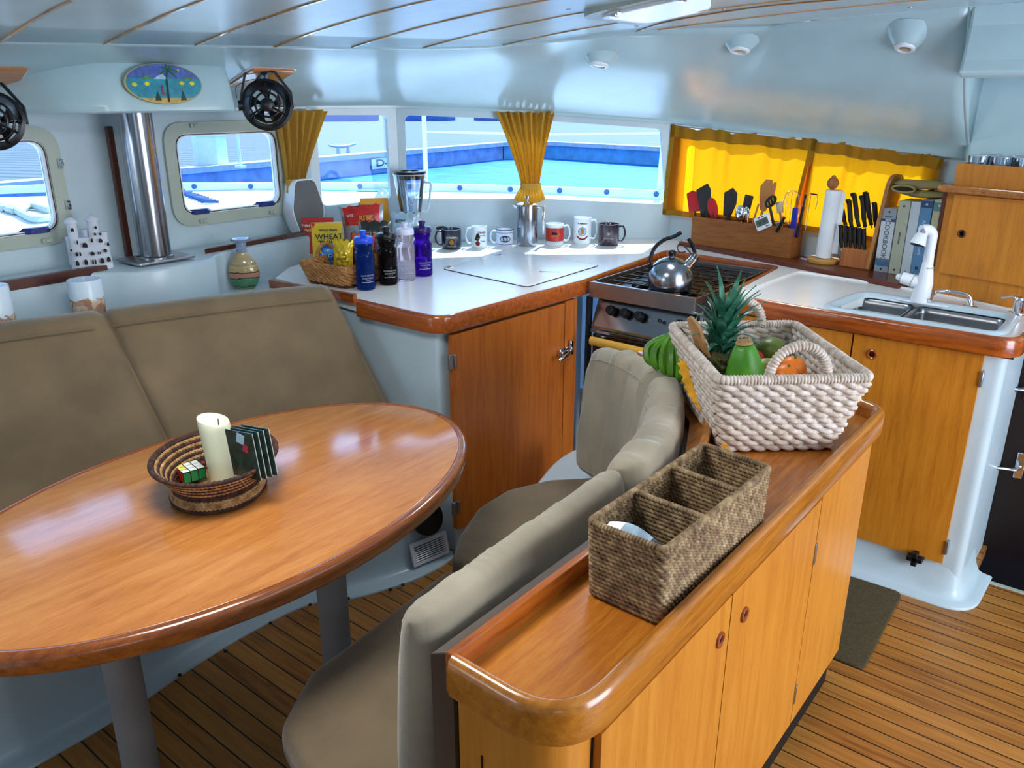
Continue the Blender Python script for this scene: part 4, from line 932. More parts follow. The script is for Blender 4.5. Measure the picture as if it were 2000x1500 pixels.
# pineapple lying with its crown up
pa = thing('pineapple', 'pineapple with tall spiky blue-green crown rising from the big pale basket', 'fruit', U(1398, 722, z=.93)); pa.rotation_euler = (math.radians(-4), math.radians(4), 0)
PG = plain('pineapple_rind', '#4c4a20', .6, var=.3, scale=60); mb = MB()
mb.lathe([(.02, -.075), (.042, -.06), (.052, -.03), (.053, 0), (.046, .03), (.03, .05), (.01, .056)], 24)
for k in range(70):
    h = -.06 + .11 * k / 70; a = k * 2.39996; r = .052 * math.cos(min(1.4, abs(h) * 14)) * .3 + .037; mb.ell((r * math.cos(a), r * math.sin(a), h), (.010, .010, .008), seg=6, rings=5)
mb.build('rind', PG, pa)
m, n, l, b = newmat('crown_leaf'); co = coords(n, l); no = n.new('ShaderNodeTexNoise'); no.inputs['Scale'].default_value = 25; l.new(co, no.inputs['Vector'])
l.new(ramp(n, l, no.outputs[0], [(.3, '#1e4a3a'), (.5, '#2c6850'), (.7, '#5c9a84')]), b.inputs['Base Color']); b.inputs['Roughness'].default_value = .4
random.seed(11)
for k in range(46):
    a = k * 2.39996; t = k / 45; ln = .068 + .10 * t * random.uniform(.85, 1.12) if t < .8 else random.uniform(.135, .175); out = (1.0 - t) * 1.25 + .30 + random.uniform(-.1, .12)
    z0 = .045 + .055 * t; r0 = .020 * (1 - t * .7); wd = .0135 + .003 * (1 - t)
    d = Vector((math.cos(a), math.sin(a), 0)); tv = Vector((-d.y, d.x, 0)); mb = MB(); ring = []
    for j in range(9):
        s_ = j / 8; cur = out * (s_ ** 1.2); p = d * (r0 + ln * math.sin(cur) * s_ * .8 + .01 * s_) + Vector((0, 0, z0 + ln * s_ * math.cos(cur * .85)))
        wj = wd * (1 - s_ ** 1.8) + .0006; up_ = Vector((0, 0, 1)); nn = (d * math.cos(cur) - up_ * math.sin(cur)) 
        ring.append([p - tv * wj + nn * .003 * (1 - s_), p - nn * .0016, p + tv * wj + nn * .003 * (1 - s_), p + nn * .0012])
    mb.loft(ring, closed=True); mb.build('crown_leaf', m, pa, smooth=60)
# wooden board leaning in the basket, banana bunch and yellow strip
q = U(1368, 672, z=1.0); bd = thing('wooden_spatula', 'flat pale wooden board upright inside the left side of the big pale basket', 'spatula', q)
mb = MB(); mb.slab(rpoly([(-.028, -.10), (.028, -.10), (.030, .06), (.0, .085), (-.026, .07)], [.01, .01, .02, .03, .02]), -.004, .004, .002); mb.xf(frame((0, 0, 0), uu * .25 + vv * -.9, Vector((0, 0, 1)) + uu * -.45)); mb.build('blade', plain('pale_beech', '#b98c5c', .6, var=.12, scale=20), bd)
bu = thing('banana_bunch', 'bunch of small green bananas hanging on the left rim of the big pale basket', 'bananas', U(1300, 660, z=.97))
BG = plain('green_banana', '#4c801a', .42, var=.16, scale=20); cB = U(1316, 652, y=1.96)
mb = MB(); mb.tube([cB + Vector((.03, -.02, .015)), cB + Vector((.012, -.008, .012)), cB], [.010, .008, .012], 8); mb.build('stem', plain('banana_stem', '#6a4a3c', .8), bu, world=True)
for k, (ex, ey, rr) in enumerate(((1276, 696, .0125), (1286, 706, .0125), (1299, 714, .0135), (1312, 722, .014), (1326, 727, .014), (1340, 724, .013))):
    e_ = U(ex, ey + 16, y=1.90 - .006 * k); mid_ = (cB + e_) / 2 + (U(ex - 12 + 4.2 * k, (656 + ey) / 2 + 2, y=1.91 - .006 * k) - (cB + e_) / 2) * .9
    pts = cr([cB, cB.lerp(mid_, .45) + Vector((0, 0, .004)), mid_, mid_.lerp(e_, .6) + (mid_ - (cB + e_) / 2) * .25, e_], 5); n_ = len(pts)
    mb = MB(); mb.tube(pts, [rr * (.32 + .68 * min(1, 3.2 * (i / n_)) * min(1, .25 + 3.5 * (1 - i / n_))) for i in range(n_)], 7); mb.build('banana', BG, bu, world=True, smooth=50)
ys = thing('yellow_ribbon', 'yellow scalloped cloth ribbon hanging between basket and curved wooden rail', 'ribbon', U(1400, 850, z=.84))
YEL = plain('yellow_cloth', '#d99a10', .7, var=.1, scale=40)
pts = [U(1331, 700, y=1.80), U(1342, 740, y=1.79), U(1357, 775, y=1.78), U(1378, 805, y=1.765), U(1398, 845, y=1.71), U(1420, 876, y=1.66)]
cp = cr(pts, 12); mb = MB(); rg = []
for i, p in enumerate(cp):
    s_ = i / (len(cp) - 1); hw = (.012 if s_ < .6 else .006) * (1 - .3 * math.sin(i * 1.3) * (s_ < .6)); hw = max(.0035, hw * (1 if s_ > .06 else .4))
    rg.append([p + Vector((-hw, -hw * .3, -.001)), p + Vector((0, -.003, .001)), p + Vector((hw, hw * .3, .001)), p + Vector((0, .003, .0))])
mb.loft(rg); mb.build('strip', YEL, ys, world=True)

# ---- three-compartment seagrass basket
sbk = thing('divided_basket', 'long brown seagrass basket with three compartments on the sideboard tray', 'basket', (-.577, 1.20, .807))
sA, sB, sC, sD = Vector((-.655, .985, 0)), Vector((-.505, .995, 0)), Vector((-.492, 1.43, 0)), Vector((-.640, 1.45, 0))
bq = [U(1150, 1105, z=.812), U(1285, 1172, z=.812), U(1494, 1000, z=.812)]
h_ = .140; zb0 = .808
tq = [U(1150, 1018, z=zb0 + h_), U(1298, 1075, z=zb0 + h_), U(1504, 914, z=zb0 + h_), U(1374, 868, z=zb0 + h_)]
SBP = rpoly([(p.x, p.y) for p in tq], .012, 4); cen = sum((Vector(p) for p in tq), Vector()) / 4
BB = [(cen.x + (x - cen.x) * .96, cen.y + (y - cen.y) * .965) for x, y in SBP]
mb = MB(); nr = 17
for k in range(nr):
    t = (k + .5) / nr; twined(mb, ccw(lerpoly(BB, SBP, t)), zb0 + .002 + h_ * t * .97, .0036, .011, .0026, phase=(k % 2) * PI / 2, steps=8)
mb.build('woven_side', WBROWN, sbk, world=True, smooth=80)
mb = MB(); wrapped(mb, [(x, y, zb0 + h_) for x, y in SBP], .0062, .0058, True, 8, .3); mb.build('wrapped_rim', WBROWN, sbk, world=True, smooth=80)
mb = MB(); mb.slab(ccw(BB), zb0 - .001, zb0 + .005); mb.build('bottom', WBROWN, sbk, world=True, smooth=0)
for t in (.345, .67):
    a, b_ = tq[0].lerp(tq[3], t), tq[1].lerp(tq[2], t); a = a.lerp(b_, .02); b_ = b_.lerp(a, .02); mb = MB()
    for k in range(nr): twined(mb, [(a.x, a.y), (b_.x, b_.y)], zb0 + .003 + h_ * .95 * (k + .5) / nr, .0036, .011, .0022, open_=True, phase=(k % 2) * PI / 2, steps=8)
    wrapped(mb, [Vector((a.x, a.y, zb0 + h_)), Vector((b_.x, b_.y, zb0 + h_))], .0058, .0058, False, 8, .3); mb.build('divider', WBROWN, sbk, world=True, smooth=80)
pk = thing('clear_packet', 'small clear bluish packet leaning in the near compartment of the seagrass basket', 'packet', tq[0].lerp(tq[1], .4))
a, b_ = U(1178, 1030, z=zb0 + h_ - .012), U(1262, 1062, z=zb0 + h_ - .012); mb = MB()
rg = []
for k in range(9):
    t = k / 8; p = a.lerp(b_, t); h = .006 + .008 * math.sin(PI * t); rg.append([p + Vector((.002, .010, -.10)), p + Vector((.002, .004, 0)), p + Vector((.004, .012 + h * .4, h)), p + Vector((.012, .03, -.01)), p + Vector((.012, .03, -.10))])
mb.loft(rg); mb.build('film', plain('blue_film', '#a8c4dc', .15, coat=.8, var=.2, scale=40), pk, world=True, smooth=30)

# ---- oval palm basket on the table
tz = .7325
ob = thing('oval_basket', 'small oval brown striped palm basket on the dining table holding a candle', 'basket', U(420, 960, z=tz))
oc = U(420, 925, z=tz + .05); oc.z = tz
cL, cR = U(299, 900, z=tz + .085), U(538, 885, z=tz + .085); ax = (cR - cL); ra = ax.length / 2; ax.normalize(); cc = (cL + cR) / 2; ay = Vector((-ax.y, ax.x, 0))
cnear = U(430, 950, z=tz + .085); rb = max(.055, abs((cnear - cc).dot(ay)))
HB_ = .088
def opt(t, z, a): p = cc + ax * ra * t * math.cos(a) + ay * rb * (t + .0) * math.sin(a); return Vector((p.x, p.y, tz + z))
nr = 15
for colr in (0, 1):
    mb = MB()
    for k in range(nr):
        t = (k + .5) / nr
        stripe = 1 if k in (0, 4, 5, 6, 8, 10, 12, 14) else 0
        if stripe != colr: continue
        f = .70 + .07 * (1 - t * 3) if t < .33 else .70 + .30 * ((t - .33) / .67) ** 1.3
        poly = [tuple(opt(f, 0, -2 * PI * j / 60)[:2]) for j in range(60)]
        twined(mb, ccw(poly), tz + .003 + HB_ * t, .0034, .009, .0018, phase=(k % 2) * PI / 2, steps=8)
    mb.build('woven_band', WDARK if colr else WTAN, ob, world=True, smooth=80)
mb = MB(); wrapped(mb, [opt(1.01, HB_ + .003, 2 * PI * j / 60) for j in range(60)], .0056, .011, True, 8, .35); mb.build('braided_rim', WDARK, ob, world=True, smooth=80)
mb = MB(); mb.slab(ccw([tuple(opt(.70, 0, 2 * PI * j / 40)[:2]) for j in range(40)]), tz + .002, tz + .012); mb.build('bottom', WTAN, ob, world=True)
# ivory candle in it
p = U(430, 930, z=tz + .030); cdl = thing('ivory_candle', 'tall ivory pillar candle standing in the oval basket on the table', 'candle', (p.x + .012, p.y + .008, tz + .012)); cs = S(p)
m, n, l, b = newmat('ivory_wax'); co = coords(n, l); no = n.new('ShaderNodeTexNoise'); no.inputs['Scale'].default_value = 14; l.new(co, no.inputs['Vector']); l.new(ramp(n, l, no.outputs[0], [(.3, '#d8dcb0'), (.6, '#e4e2c0'), (.75, '#dcc890')]), b.inputs['Base Color']); b.inputs['Subsurface Weight'].default_value = .3; b.inputs['Subsurface Radius'].default_value = (.02, .015, .008); b.inputs['Roughness'].default_value = .35
hc = .158; l.new(ramp(n, l, no.outputs[0], [(.3, '#e4ecc8'), (.6, '#eef0d8'), (.75, '#e8d8a0')]), b.inputs['Base Color']); mb = MB(); R0 = .0345; rg = []
for z in [0, .004] + [hc * k / 10 for k in range(1, 10)]: rg.append([Vector((R0 * math.cos(2 * PI * k / 32), R0 * math.sin(2 * PI * k / 32), z)) for k in range(32)])
for f, dz in ((1, .0), (.97, .004), (.9, .004), (.7, -.004), (.3, -.009), (.02, -.009)):
    rg.append([Vector((R0 * f * math.cos(2 * PI * k / 32), R0 * f * math.sin(2 * PI * k / 32), hc + dz + .011 * f * math.cos(2 * PI * k / 32 + 2.6))) for k in range(32)])
mb.loft(rg); mb.xf(Matrix.Rotation(math.radians(-5), 4, _fw)); mb.build('wax', m, cdl)
mb = MB(); mb.tube([(-.004, 0, hc - .012), (-.004, .001, hc + .004)], .0012, 6); mb.build('wick', BLACK, cdl)
# colour cube puzzle
p = U(372, 922, z=tz + .036); cu = thing('puzzle_cube', 'colourful twisty puzzle block lying in the oval basket in front of the candle', 'toy', p)
cubeM = [BLACK] + [plain('sticker_' + a, b_, .3, var=.02) for a, b_ in (('white', '#f0f4f0'), ('yellow', '#e8e470'), ('green', '#1c8a50'), ('red', '#d83a1c'))]
ua = (U(402, 920, z=p.z) - U(368, 930, z=p.z)).normalized(); ub = Vector((-ua.y, ua.x, 0)); s1 = .0175
mb = MB(); R3 = Matrix(((ua.x, ub.x, 0), (ua.y, ub.y, 0), (0, 0, 1)))
mb.box((0, 0, 0), (s1 * 3, s1 * 3, s1 * 1.6), R3)
for i in range(3):
    for j in range(3):
        mb.cur = 2 if i == 0 and j > 0 else 1; mb.box(R3 @ Vector(((i - 1) * s1, (j - 1) * s1, s1 * .8)), (s1 * .86, s1 * .86, .0012), R3)
    for j in range(2):
        if j == 0:
            mb.cur = 3; mb.box(R3 @ Vector(((i - 1) * s1, -s1 * 1.5, 0.0)), (s1 * .86, .0012, s1 * 1.35), R3); mb.cur = 4; mb.box(R3 @ Vector((-s1 * 1.5, (i - 1) * s1, 0.0)), (.0012, s1 * .86, s1 * 1.35), R3)
    mb.cur = 0
mb.build('block', cubeM, cu, smooth=0)
# small shell-like balls and dark booklets behind the candle
for (px, py, r, lab) in ((352, 905, .014, 'pale round shell in the back left of the oval basket'), (472, 915, .012, 'small pale shell at the right foot of the ivory candle'), (395, 905, .010, 'little red brown bead beside the puzzle block in the oval basket')):
    p = U(px, py, z=tz + .03); t = MB(); t.ell((0, 0, 0), (r, r * .9, r * .8)); t.build; o = t.build('shell' if 'shell' in lab else 'bead', plain('shell_' + lab[:5], '#8f9a84' if 'shell' in lab else '#7a3020', .5)); o.location = p; tag(o, lab, 'shell' if 'shell' in lab else 'bead')
random.seed(3)
BKc = plain('booklet_cover_dark', '#18302c', .3, coat=.3, var=.5, scale=45); BKw = plain('booklet_pages', '#d8dcd8', .6); BKr = plain('booklet_red', '#b03048', .4); BKb = plain('booklet_light_blue', '#a8c8dc', .4)
pa_, pb_ = U(455, 825, y=cc.y + .02), U(520, 836, y=cc.y + .03)
bF = frame(U(474, 888, y=cc.y + .005), (pb_ - pa_), Vector((.10, 0, 1)))
for k in range(4):
    o = thing('booklet', ['dark glossy booklet in front of the stack behind the candle in the oval basket', 'dark booklet second from the front behind the ivory candle', 'dark booklet third from the front behind the ivory candle', 'dark booklet at the back of the stack in the oval basket'][k], 'booklet', bF.translation + Vector((0, .006 * k, 0)), 0, 'booklets in the oval basket')
    Mk = frame((0, 0, 0), Vector((bF[0][0], bF[1][0], bF[2][0])), Vector((.10 + .03 * k, 0, 1))) @ Matrix.Translation((.006 * k, .001 * k, -.004 * k))
    mb = MB(); plate(mb, [(-.045, -.055), (.045, -.055), (.045, .055), (-.045, .055)], [], .0018, Mk); mb.build('cover', BKc, o, smooth=0)
    mb = MB(); plate(mb, [(-.044, -.054), (.0458, -.054), (.0458, .054), (-.044, .054)], [], .0012, Mk @ Matrix.Translation((0, 0, -.0018))); mb.build('pages', BKw, o, smooth=0)
    if k == 0:
        mb = MB(); plate(mb, [(-.012, .030), (.012, .024), (.020, .046), (-.004, .052)], [], .0006, Mk @ Matrix.Translation((0, 0, .0013))); mb.build('printed_card', BKb, o, smooth=0)
        mb = MB(); plate(mb, [(.004, .010), (.022, .006), (.024, .022), (.010, .028)], [], .0006, Mk @ Matrix.Translation((0, 0, .0013))); mb.build('printed_red_patch', BKr, o, smooth=0)

# ================================================================== STOVE, SINK, TAPS
sx0, sx1, sy0, sy1 = -1.690, -1.245, 2.600, 3.25
sv = thing('gimballed_stove', 'stainless steel boat stove with black knobs between fridge cabinet and sink cabinet', 'stove', (-1.47, 2.9, .3))
mb = MB(); mb.box((-1.47, 2.93, .50), (.44, .58, .42)); mb.box((-1.47, 2.95, .79), (.44, .54, .17)); mb.build('oven_body', BRUSH, sv, world=True, smooth=0, bev=.006)
zr0, zr1 = .862, .920
mb = MB()
mb.box(((sx0 + sx1) / 2, sy0, (zr0 + zr1) / 2), (sx1 - sx0, .004, zr1 - zr0)); mb.box((sx0, (sy0 + sy1) / 2, (zr0 + zr1) / 2), (.004, sy1 - sy0, zr1 - zr0)); mb.box((sx1, (sy0 + sy1) / 2, (zr0 + zr1) / 2), (.004, sy1 - sy0, zr1 - zr0)); mb.box(((sx0 + sx1) / 2, sy1, (zr0 + zr1) / 2), (sx1 - sx0, .004, zr1 - zr0))
mb.box(((sx0 + sx1) / 2, sy0 + .004, zr1), (sx1 - sx0, .012, .004)); mb.build('guard_rail', BRUSH, sv, world=True, smooth=0, bev=.001)
mb = MB(); mb.box(((sx0 + sx1) / 2, (sy0 + sy1) / 2, .883), (sx1 - sx0 - .01, sy1 - sy0 - .01, .006)); mb.build('hob_plate', plain('dark_hob', '#2a241e', .3, .6), sv, world=True, smooth=0)
for cx, cy in ((-1.57, 2.78), (-1.36, 2.78), (-1.57, 3.05), (-1.36, 3.05)):
    mb = MB(); mb.lathe([(.034, .886), (.034, .895), (.026, .901), (.005, .903)], 20, (cx, cy, 0)); mb.build('burner', BLACK, sv, world=True)
for gi, gx in enumerate((-1.575, -1.36)):
    mb = MB()
    for k in range(9):
        y = sy0 + .05 + k * .068; mb.tube([(gx - .10, y, .909), (gx + .10, y, .909)], .0032, 6)
    for x in (-.10, -.04, .04, .10): mb.tube([(gx + x, sy0 + .03, .905), (gx + x, sy1 - .03, .905)], .0032, 6)
    mb.build('pan_grate', plain('grate_steel', '#4a4640', .35, .9), sv, world=True)
# sloping control panel
CPp = lambda px, py: U(px, py, y=2.615)
mb = MB(); z1_, z0_ = .850, .748
mb.loft([[Vector((x, 2.650, z1_)), Vector((x, 2.605, z0_)), Vector((x, 2.605, z0_ - .012)), Vector((x, 2.70, z0_ - .012)), Vector((x, 2.70, z1_))] for x in (sx0 + .01, sx1 - .01)]); mb.build('control_panel', STEEL, sv, world=True, smooth=0, bev=.002)
cf = frame((0, 2.627, .745), (1, 0, 0), (0, .45, .9))
for px, nm in ((1195, 0), (1222, 0), (1250, 0), (1290, 1), (1330, 0)):
    kp = U(px, 607 + (px - 1195) * .21, y=2.616); mb = MB()
    if nm: mb.lathe([(.007, 0), (.007, .01), (.002, .012)], 14)
    else: mb.lathe([(.0195, 0), (.0195, .006), (.016, .022), (.002, .024)], 22); mb.box((0, 0, .024), (.005, .03, .006))
    mb.xf(frame(kp, (1, 0, 0), (0, .45, .9))); mb.build('knob', BLACK, sv, world=True)
mb = MB(); mb.box((-1.468, 2.602, .57), (.40, .012, .30)); mb.build('oven_door', plain('black_oven_glass', '#0a0a0b', .08, coat=1), sv, world=True, bev=.004)
mb = MB(); mb.box((-1.468, 2.605, .728), (.425, .01, .014)); mb.build('door_trim', STEEL, sv, world=True, bev=.002)
mb = MB(); mb.box((-1.702, 2.62, .5), (.012, .03, .72)); mb.build('side_channel', plain('dark_channel', '#2c2a2a', .5, .5), sv, world=True)
t1, t2 = U(1154, 664, y=2.53), U(1330, 704, y=2.53)
tw = thing('yellow_towel', 'yellow cloth rolled over the bar in front of the oven door', 'towel', (t1 + t2) / 2)
mb = MB(); mb.tube([t1 + (t2 - t1) * k / 10 for k in range(11)], 1, up=(0, 0, 1), sect=[(.014 * math.cos(a), .017 * math.sin(a) - .002) for a in [2 * PI * k / 14 for k in range(14)]]); mb.build('cloth', plain('mustard_cloth', '#c99a3c', .85, var=.1, bmp=.4), tw, world=True)
# kettle
kc = U(1303, 566, z=.912); ks = S(kc)
kt = thing('kettle', 'steel whistling kettle with black arched handle standing on the stove grate', 'kettle', (kc.x, kc.y + .02, .912))
R = 43 * ks; mb = MB(); mb.lathe([(R * .90, 0), (R * .98, .006), (R, .02), (R * 1.0, .045), (R * .95, .068), (R * .82, .090), (R * .58, .108), (R * .30, .118), (.014, .121), (.012, .126)], 40); mb.build('body', STEEL, kt)
mb = MB(); mb.lathe([(.013, .124), (.012, .132), (.016, .14), (.010, .146), (.002, .147)], 16); mb.build('lid_knob', BLACK, kt)
sdv = Vector((.90, .43, 0)).normalized()
mb = MB(); mb.tube([sdv * R * .72 + Vector((0, 0, .088)), sdv * R * 1.02 + Vector((0, 0, .125))], [.019, .0145], 18); mb.build('spout', CHROME, kt)
mb = MB(); mb.tube([sdv * R * .98 + Vector((0, 0, .122)), sdv * R * 1.08 + Vector((0, 0, .135))], [.016, .016], 18); mb.build('spout_ring', STEEL, kt)
hp = [sdv * -R * .88 + Vector((0, 0, .055)), sdv * -R * .96 + Vector((0, 0, .10)), sdv * -R * .80 + Vector((0, 0, .150)), sdv * -R * .40 + Vector((0, 0, .183)), sdv * R * .05 + Vector((0, 0, .198)), sdv * R * .34 + Vector((0, 0, .213))]
mb = MB(); mb.tube(cr(hp, 6), 1, up=(0, 0, 1), sect=[(.012 * math.cos(a), .0075 * math.sin(a)) for a in [2 * PI * k / 10 for k in range(10)]]); mb.build('handle', BLACK, kt)
mb = MB(); mb.tube(cr([sdv * -R * .9 + Vector((0, 0, .072)), sdv * -R * .55 + Vector((0, 0, .098))], 4), .007, 8); mb.build('handle_bracket', CHROME, kt)
lp = [sdv * R * .90 + Vector((0, 0, .13)), sdv * R * .62 + Vector((0, 0, .155)), sdv * R * .36 + Vector((0, 0, .172)), sdv * R * .22 + Vector((0, 0, .158)), sdv * R * .34 + Vector((0, 0, .14)), sdv * R * .6 + Vector((0, 0, .142))]
mb = MB(); mb.tube(cr(lp, 5), .0028, 6); mb.build('trigger_wire', BLACK, kt)
mb = MB(); mb.tube([sdv * R * 1.0 + Vector((0, 0, .138)), sdv * R * .88 + Vector((0, 0, .168)), sdv * R * .66 + Vector((0, 0, .192))], [.007, .009, .006], 8); mb.build('whistle_lever', BLACK, kt)

# double sink
sk = thing('double_sink', 'double stainless sink with white rim set in the worktop', 'sink', (-.57, 2.89, .9))
so_ = offset(ccw(sinkhole), .0); mb = MB()
rg = [[Vector((x, y, z)) for x, y in offset(so_, d)] for d, z in ((.026, .9205), (.024, .9265), (.016, .931), (.004, .931), (-.006, .926), (-.012, .915))]
mb.loft(rg, caps=False); mb.build('rim', GRP, sk, world=True, smooth=50)
mid_x = U(1772, 615, z=.905).x
def bowl(x0, x1, y0a, y0b, lab):
    o = rpoly([(x0, 2.762), (x1, 2.758), (x1, y0b), (x0, y0a)], .03); mb = MB()
    mb.loft([[Vector((x, y, z)) for x, y in offset(o, d)] for d, z in ((.006, .912), (0, .908), (-.003, .89), (-.006, .80), (-.02, .775), (-.05, .770))], caps=False)
    vs_ = [Vector((x, y, .770)) for x, y in offset(o, -.05)]; mb.add(vs_, [tuple(range(len(vs_)))]); b_ = mb.build(lab, plain('sink_steel', '#8c8e92', .28, 1.0, var=.1), sk, world=True, smooth=50)
    cx, cy = (x0 + x1) / 2, 2.88; mb = MB(); mb.lathe([(.022, .7705), (.022, .773), (.012, .772), (.002, .771)], 20, (cx, cy, 0)); mb.build('drain', CHROME, b_); 
    for v in b_.children[0].data.vertices: v.co -= Vector(sk.location)
bowl(-.822, mid_x - .012, 3.03, 3.02, 'bowl'); bowl(mid_x + .012, -.340, 3.018, 3.0, 'bowl')
mb = MB(); mb.box((mid_x, 2.885, .904), (.026, .25, .008)); mb.build('divider', plain('sink_steel', '#8c8e92', .28, 1.0), sk, world=True, bev=.003)
# white pull-out tap
fp_ = U(1797, 588, z=ZC + .006); s_ = S(fp_)
fa = thing('white_kitchen_tap', 'tall white pull-out kitchen tap behind the double sink', 'tap', (fp_.x, fp_.y, ZC))
mb = MB(); mb.slab([(.105 * math.cos(2 * PI * k / 40), .026 * math.sin(2 * PI * k / 40) - .28 * .105 * math.cos(2 * PI * k / 40) * .3) for k in range(40)], 0, .007, .003); mb.build('deck_plate', WHITEP, fa, smooth=60)
def loc(px, py): p = U(px, py, y=fp_.y - .0); return p - Vector(fa.location)
mb = MB(); mb.tube([loc(1795, 588), loc(1800, 572), loc(1806, 552), loc(1810, 530), loc(1812, 512)], [.030, .029, .027, .021, .0165], 20); mb.build('body', WHITEP, fa)
mb = MB(); mb.tube([loc(1806, 558), loc(1786, 549), loc(1762, 542)], [.020, .0225, .020], 18); mb.ell(loc(1757, 541), (.013, .013, .012)); mb.build('lever_knob', WHITEP, fa)
mb = MB(); mb.tube([loc(1812, 524), loc(1812.4, 521)], [.0192, .0188], 20); mb.tube([loc(1784, 548.4), loc(1782, 547.6)], [.0229, .0229], 20); mb.build('joint_ring', GREYP, fa)
mb = MB(); mb.tube(cr([loc(1812, 520), loc(1815, 495), loc(1820, 470), loc(1821, 456), loc(1814, 447) + Vector((0, -.012, 0)), loc(1804, 447) + Vector((0, -.03, 0))], 5), [.0165] * 5 + [.016] * 10 + [.0165] * 11, 18); mb.build('neck', WHITEP, fa)
mb = MB(); a0 = loc(1809, 449) + Vector((0, -.02, 0)); mb.tube([a0 + Vector((.002, 0, .008)), a0 + Vector((-.006, -.015, -.02)), a0 + Vector((-.010, -.024, -.046))], [.012, .020, .0265], 20); mb.build('spray_head', WHITEP, fa)
mb = MB(); mb.tube([a0 + Vector((-.010, -.024, -.0455)), a0 + Vector((-.0105, -.0245, -.049))], [.022, .021], 20); mb.build('spray_nozzle', BLACK, fa)
mb = MB(); mb.ell(a0 + Vector((-.002, -.018, -.008)), (.011, .009, .016)); mb.build('grey_button', plain('tap_button', '#8890a0', .4), fa)
# small chrome hand-pump tap
pp = U(1893, 600, z=ZC + .002); ct = thing('chrome_tap', 'low chrome arched tap lying beside the white kitchen tap', 'tap', pp)
e0 = U(1815, 588, z=ZC + .014) - Vector(ct.location); e1 = U(1826, 574, z=ZC + .03) - Vector(ct.location)
mb = MB(); mb.tube(cr([(0, 0, .012), (-.003, 0, .032), (-.02, -.004, .044), (-.07, -.01, .047), e1 + Vector((0, 0, .006)), e0], 6), .0068, 10); mb.build('arched_spout', CHROME, ct)
mb = MB(); mb.lathe([(.025, 0), (.024, .004), (.013, .008), (.010, .02), (.007, .03)], 20); mb.build('base', CHROME, ct)
pp = U(1986, 612, z=ZC + .002); hpmp = thing('chrome_hand_pump', 'chrome hand pump with short lever at the right end of the sink', 'pump', pp)
mb = MB(); mb.lathe([(.026, 0), (.025, .004), (.016, .006), (.0155, .040), (.018, .046), (.014, .054), (.002, .056)], 24); mb.build('body', CHROME, hpmp)
mb = MB(); mb.tube([(.0, 0, .05), (-.025, -.004, .052), (-.052, -.01, .046)], [.006, .004, .005], 8); mb.build('lever', CHROME, hpmp)
mb = MB(); mb.tube([(.0, 0, .045), (.05, .005, .055)], [.009, .008], 10); mb.build('spout', CHROME, hpmp)

# ================================================================== THINGS ON THE WORKTOP
def mug(px, py, w_px, h_px, col, lab, inner=None, side=1, rough=.25, flare=1.0, bead=True, hs=1.0):
    p = U(px, py, z=ZC); s_ = S(p); r = w_px * s_ / 2; h = h_px * s_ * 1.0; p = p + Vector((_fw.x, _fw.y, 0)).normalized() * r * .9
    o = thing('mug', lab, 'mug', (p.x, p.y, ZC), 0, None); o.rotation_euler = (0, 0, math.atan2(-p.x, p.y) + 0)   # local +x is to the right as seen
    mat = plain('glaze_' + col, col, rough, coat=.6, var=.04); mb = MB()
    mb.lathe([(r * .90, 0), (r * .96, .003), (r, .010), (r * flare, h - .004), (r * flare * 1.01, h), (r * flare - .003, h + .0008), (r * flare - .005, h - .004), (r * .9 - .004, .008), (.002, .006)], 36); mb.build('cup', mat, o)
    if inner: 
        mb = MB(); mb.lathe([(r * flare - .0046, h - .003), (r * .9 - .0035, .010), (.002, .008)], 36, caps=False); mb.build('inside', plain('glaze_' + inner, inner, .2, coat=.5), o)
    mb = MB(); hh = h * hs; mb.tube(cr([(side * (r - .003), 0, hh * .86), (side * (r + .016), 0, hh * .90), (side * (r + .026), 0, hh * .68), (side * (r + .026), 0, hh * .42), (side * (r + .014), 0, hh * .20), (side * (r - .003), 0, hh * .22)], 5), 1, up=(0, 1, 0), sect=[(.0045 * math.cos(a), .0065 * math.sin(a)) for a in [2 * PI * k / 10 for k in range(10)]]); mb.build('handle', mat, o)
    return o, r, h
def mugtext(o, r, h, items, z=None):
    for s_, size, x, zz, col, kw in items:
        mb = MB(); text(mb, s_, size, frame((0, -r * 1.0 - .0004, zz), (1, 0, 0), (0, 0, 1)) @ Matrix.Translation((0, 0, 0)) @ Matrix.Translation((x, 0, 0)), None, **kw)
        # wrap round the cup
        for v in mb.v: a = v.x / r; v.x, v.y = (r + .0006 + (-v.y - r)) * math.sin(a), -(r + .0006 + (-v.y - r)) * math.cos(a)
        mb.build('lettering', plain('print_' + col, col, .5, var=.02), o, smooth=0)
def mugpatch(o, r, outline, col, name='print', lift=.0005):
    mb = MB(); plate(mb, [(x, z) for x, z in outline], [], .0004, frame((0, 0, 0), (1, 0, 0), (0, 0, 1)))
    bm = bmesh.new(); vs_ = [bm.verts.new(v) for v in mb.v]; [bm.faces.new([vs_[i] for i in f]) for f in mb.f]
    bmesh.ops.subdivide_edges(bm, edges=bm.edges, cuts=2, use_grid_fill=True); bmesh.ops.triangulate(bm, faces=bm.faces)
    mb = MB(); bm.verts.index_update(); mb.add([Vector((math.sin(v.co.x / r) * (r + lift), -math.cos(v.co.x / r) * (r + lift), v.co.z)) for v in bm.verts], [tuple(v.index for v in f.verts) for f in bm.faces]); bm.free()
    return mb.build(name, plain('print_' + col, col, .4, var=.02), o, smooth=0)
def circ_(r, cx=0, cy=0, n_=20, e=1.0): return [(cx + r * math.cos(2 * PI * k / n_), cy + r * e * math.sin(2 * PI * k / n_)) for k in range(n_)]
o, r, h = mug(881, 488, 39, 38, '#11122a', 'dark navy mug with gold round emblem at the left end of the mug row', side=-1)
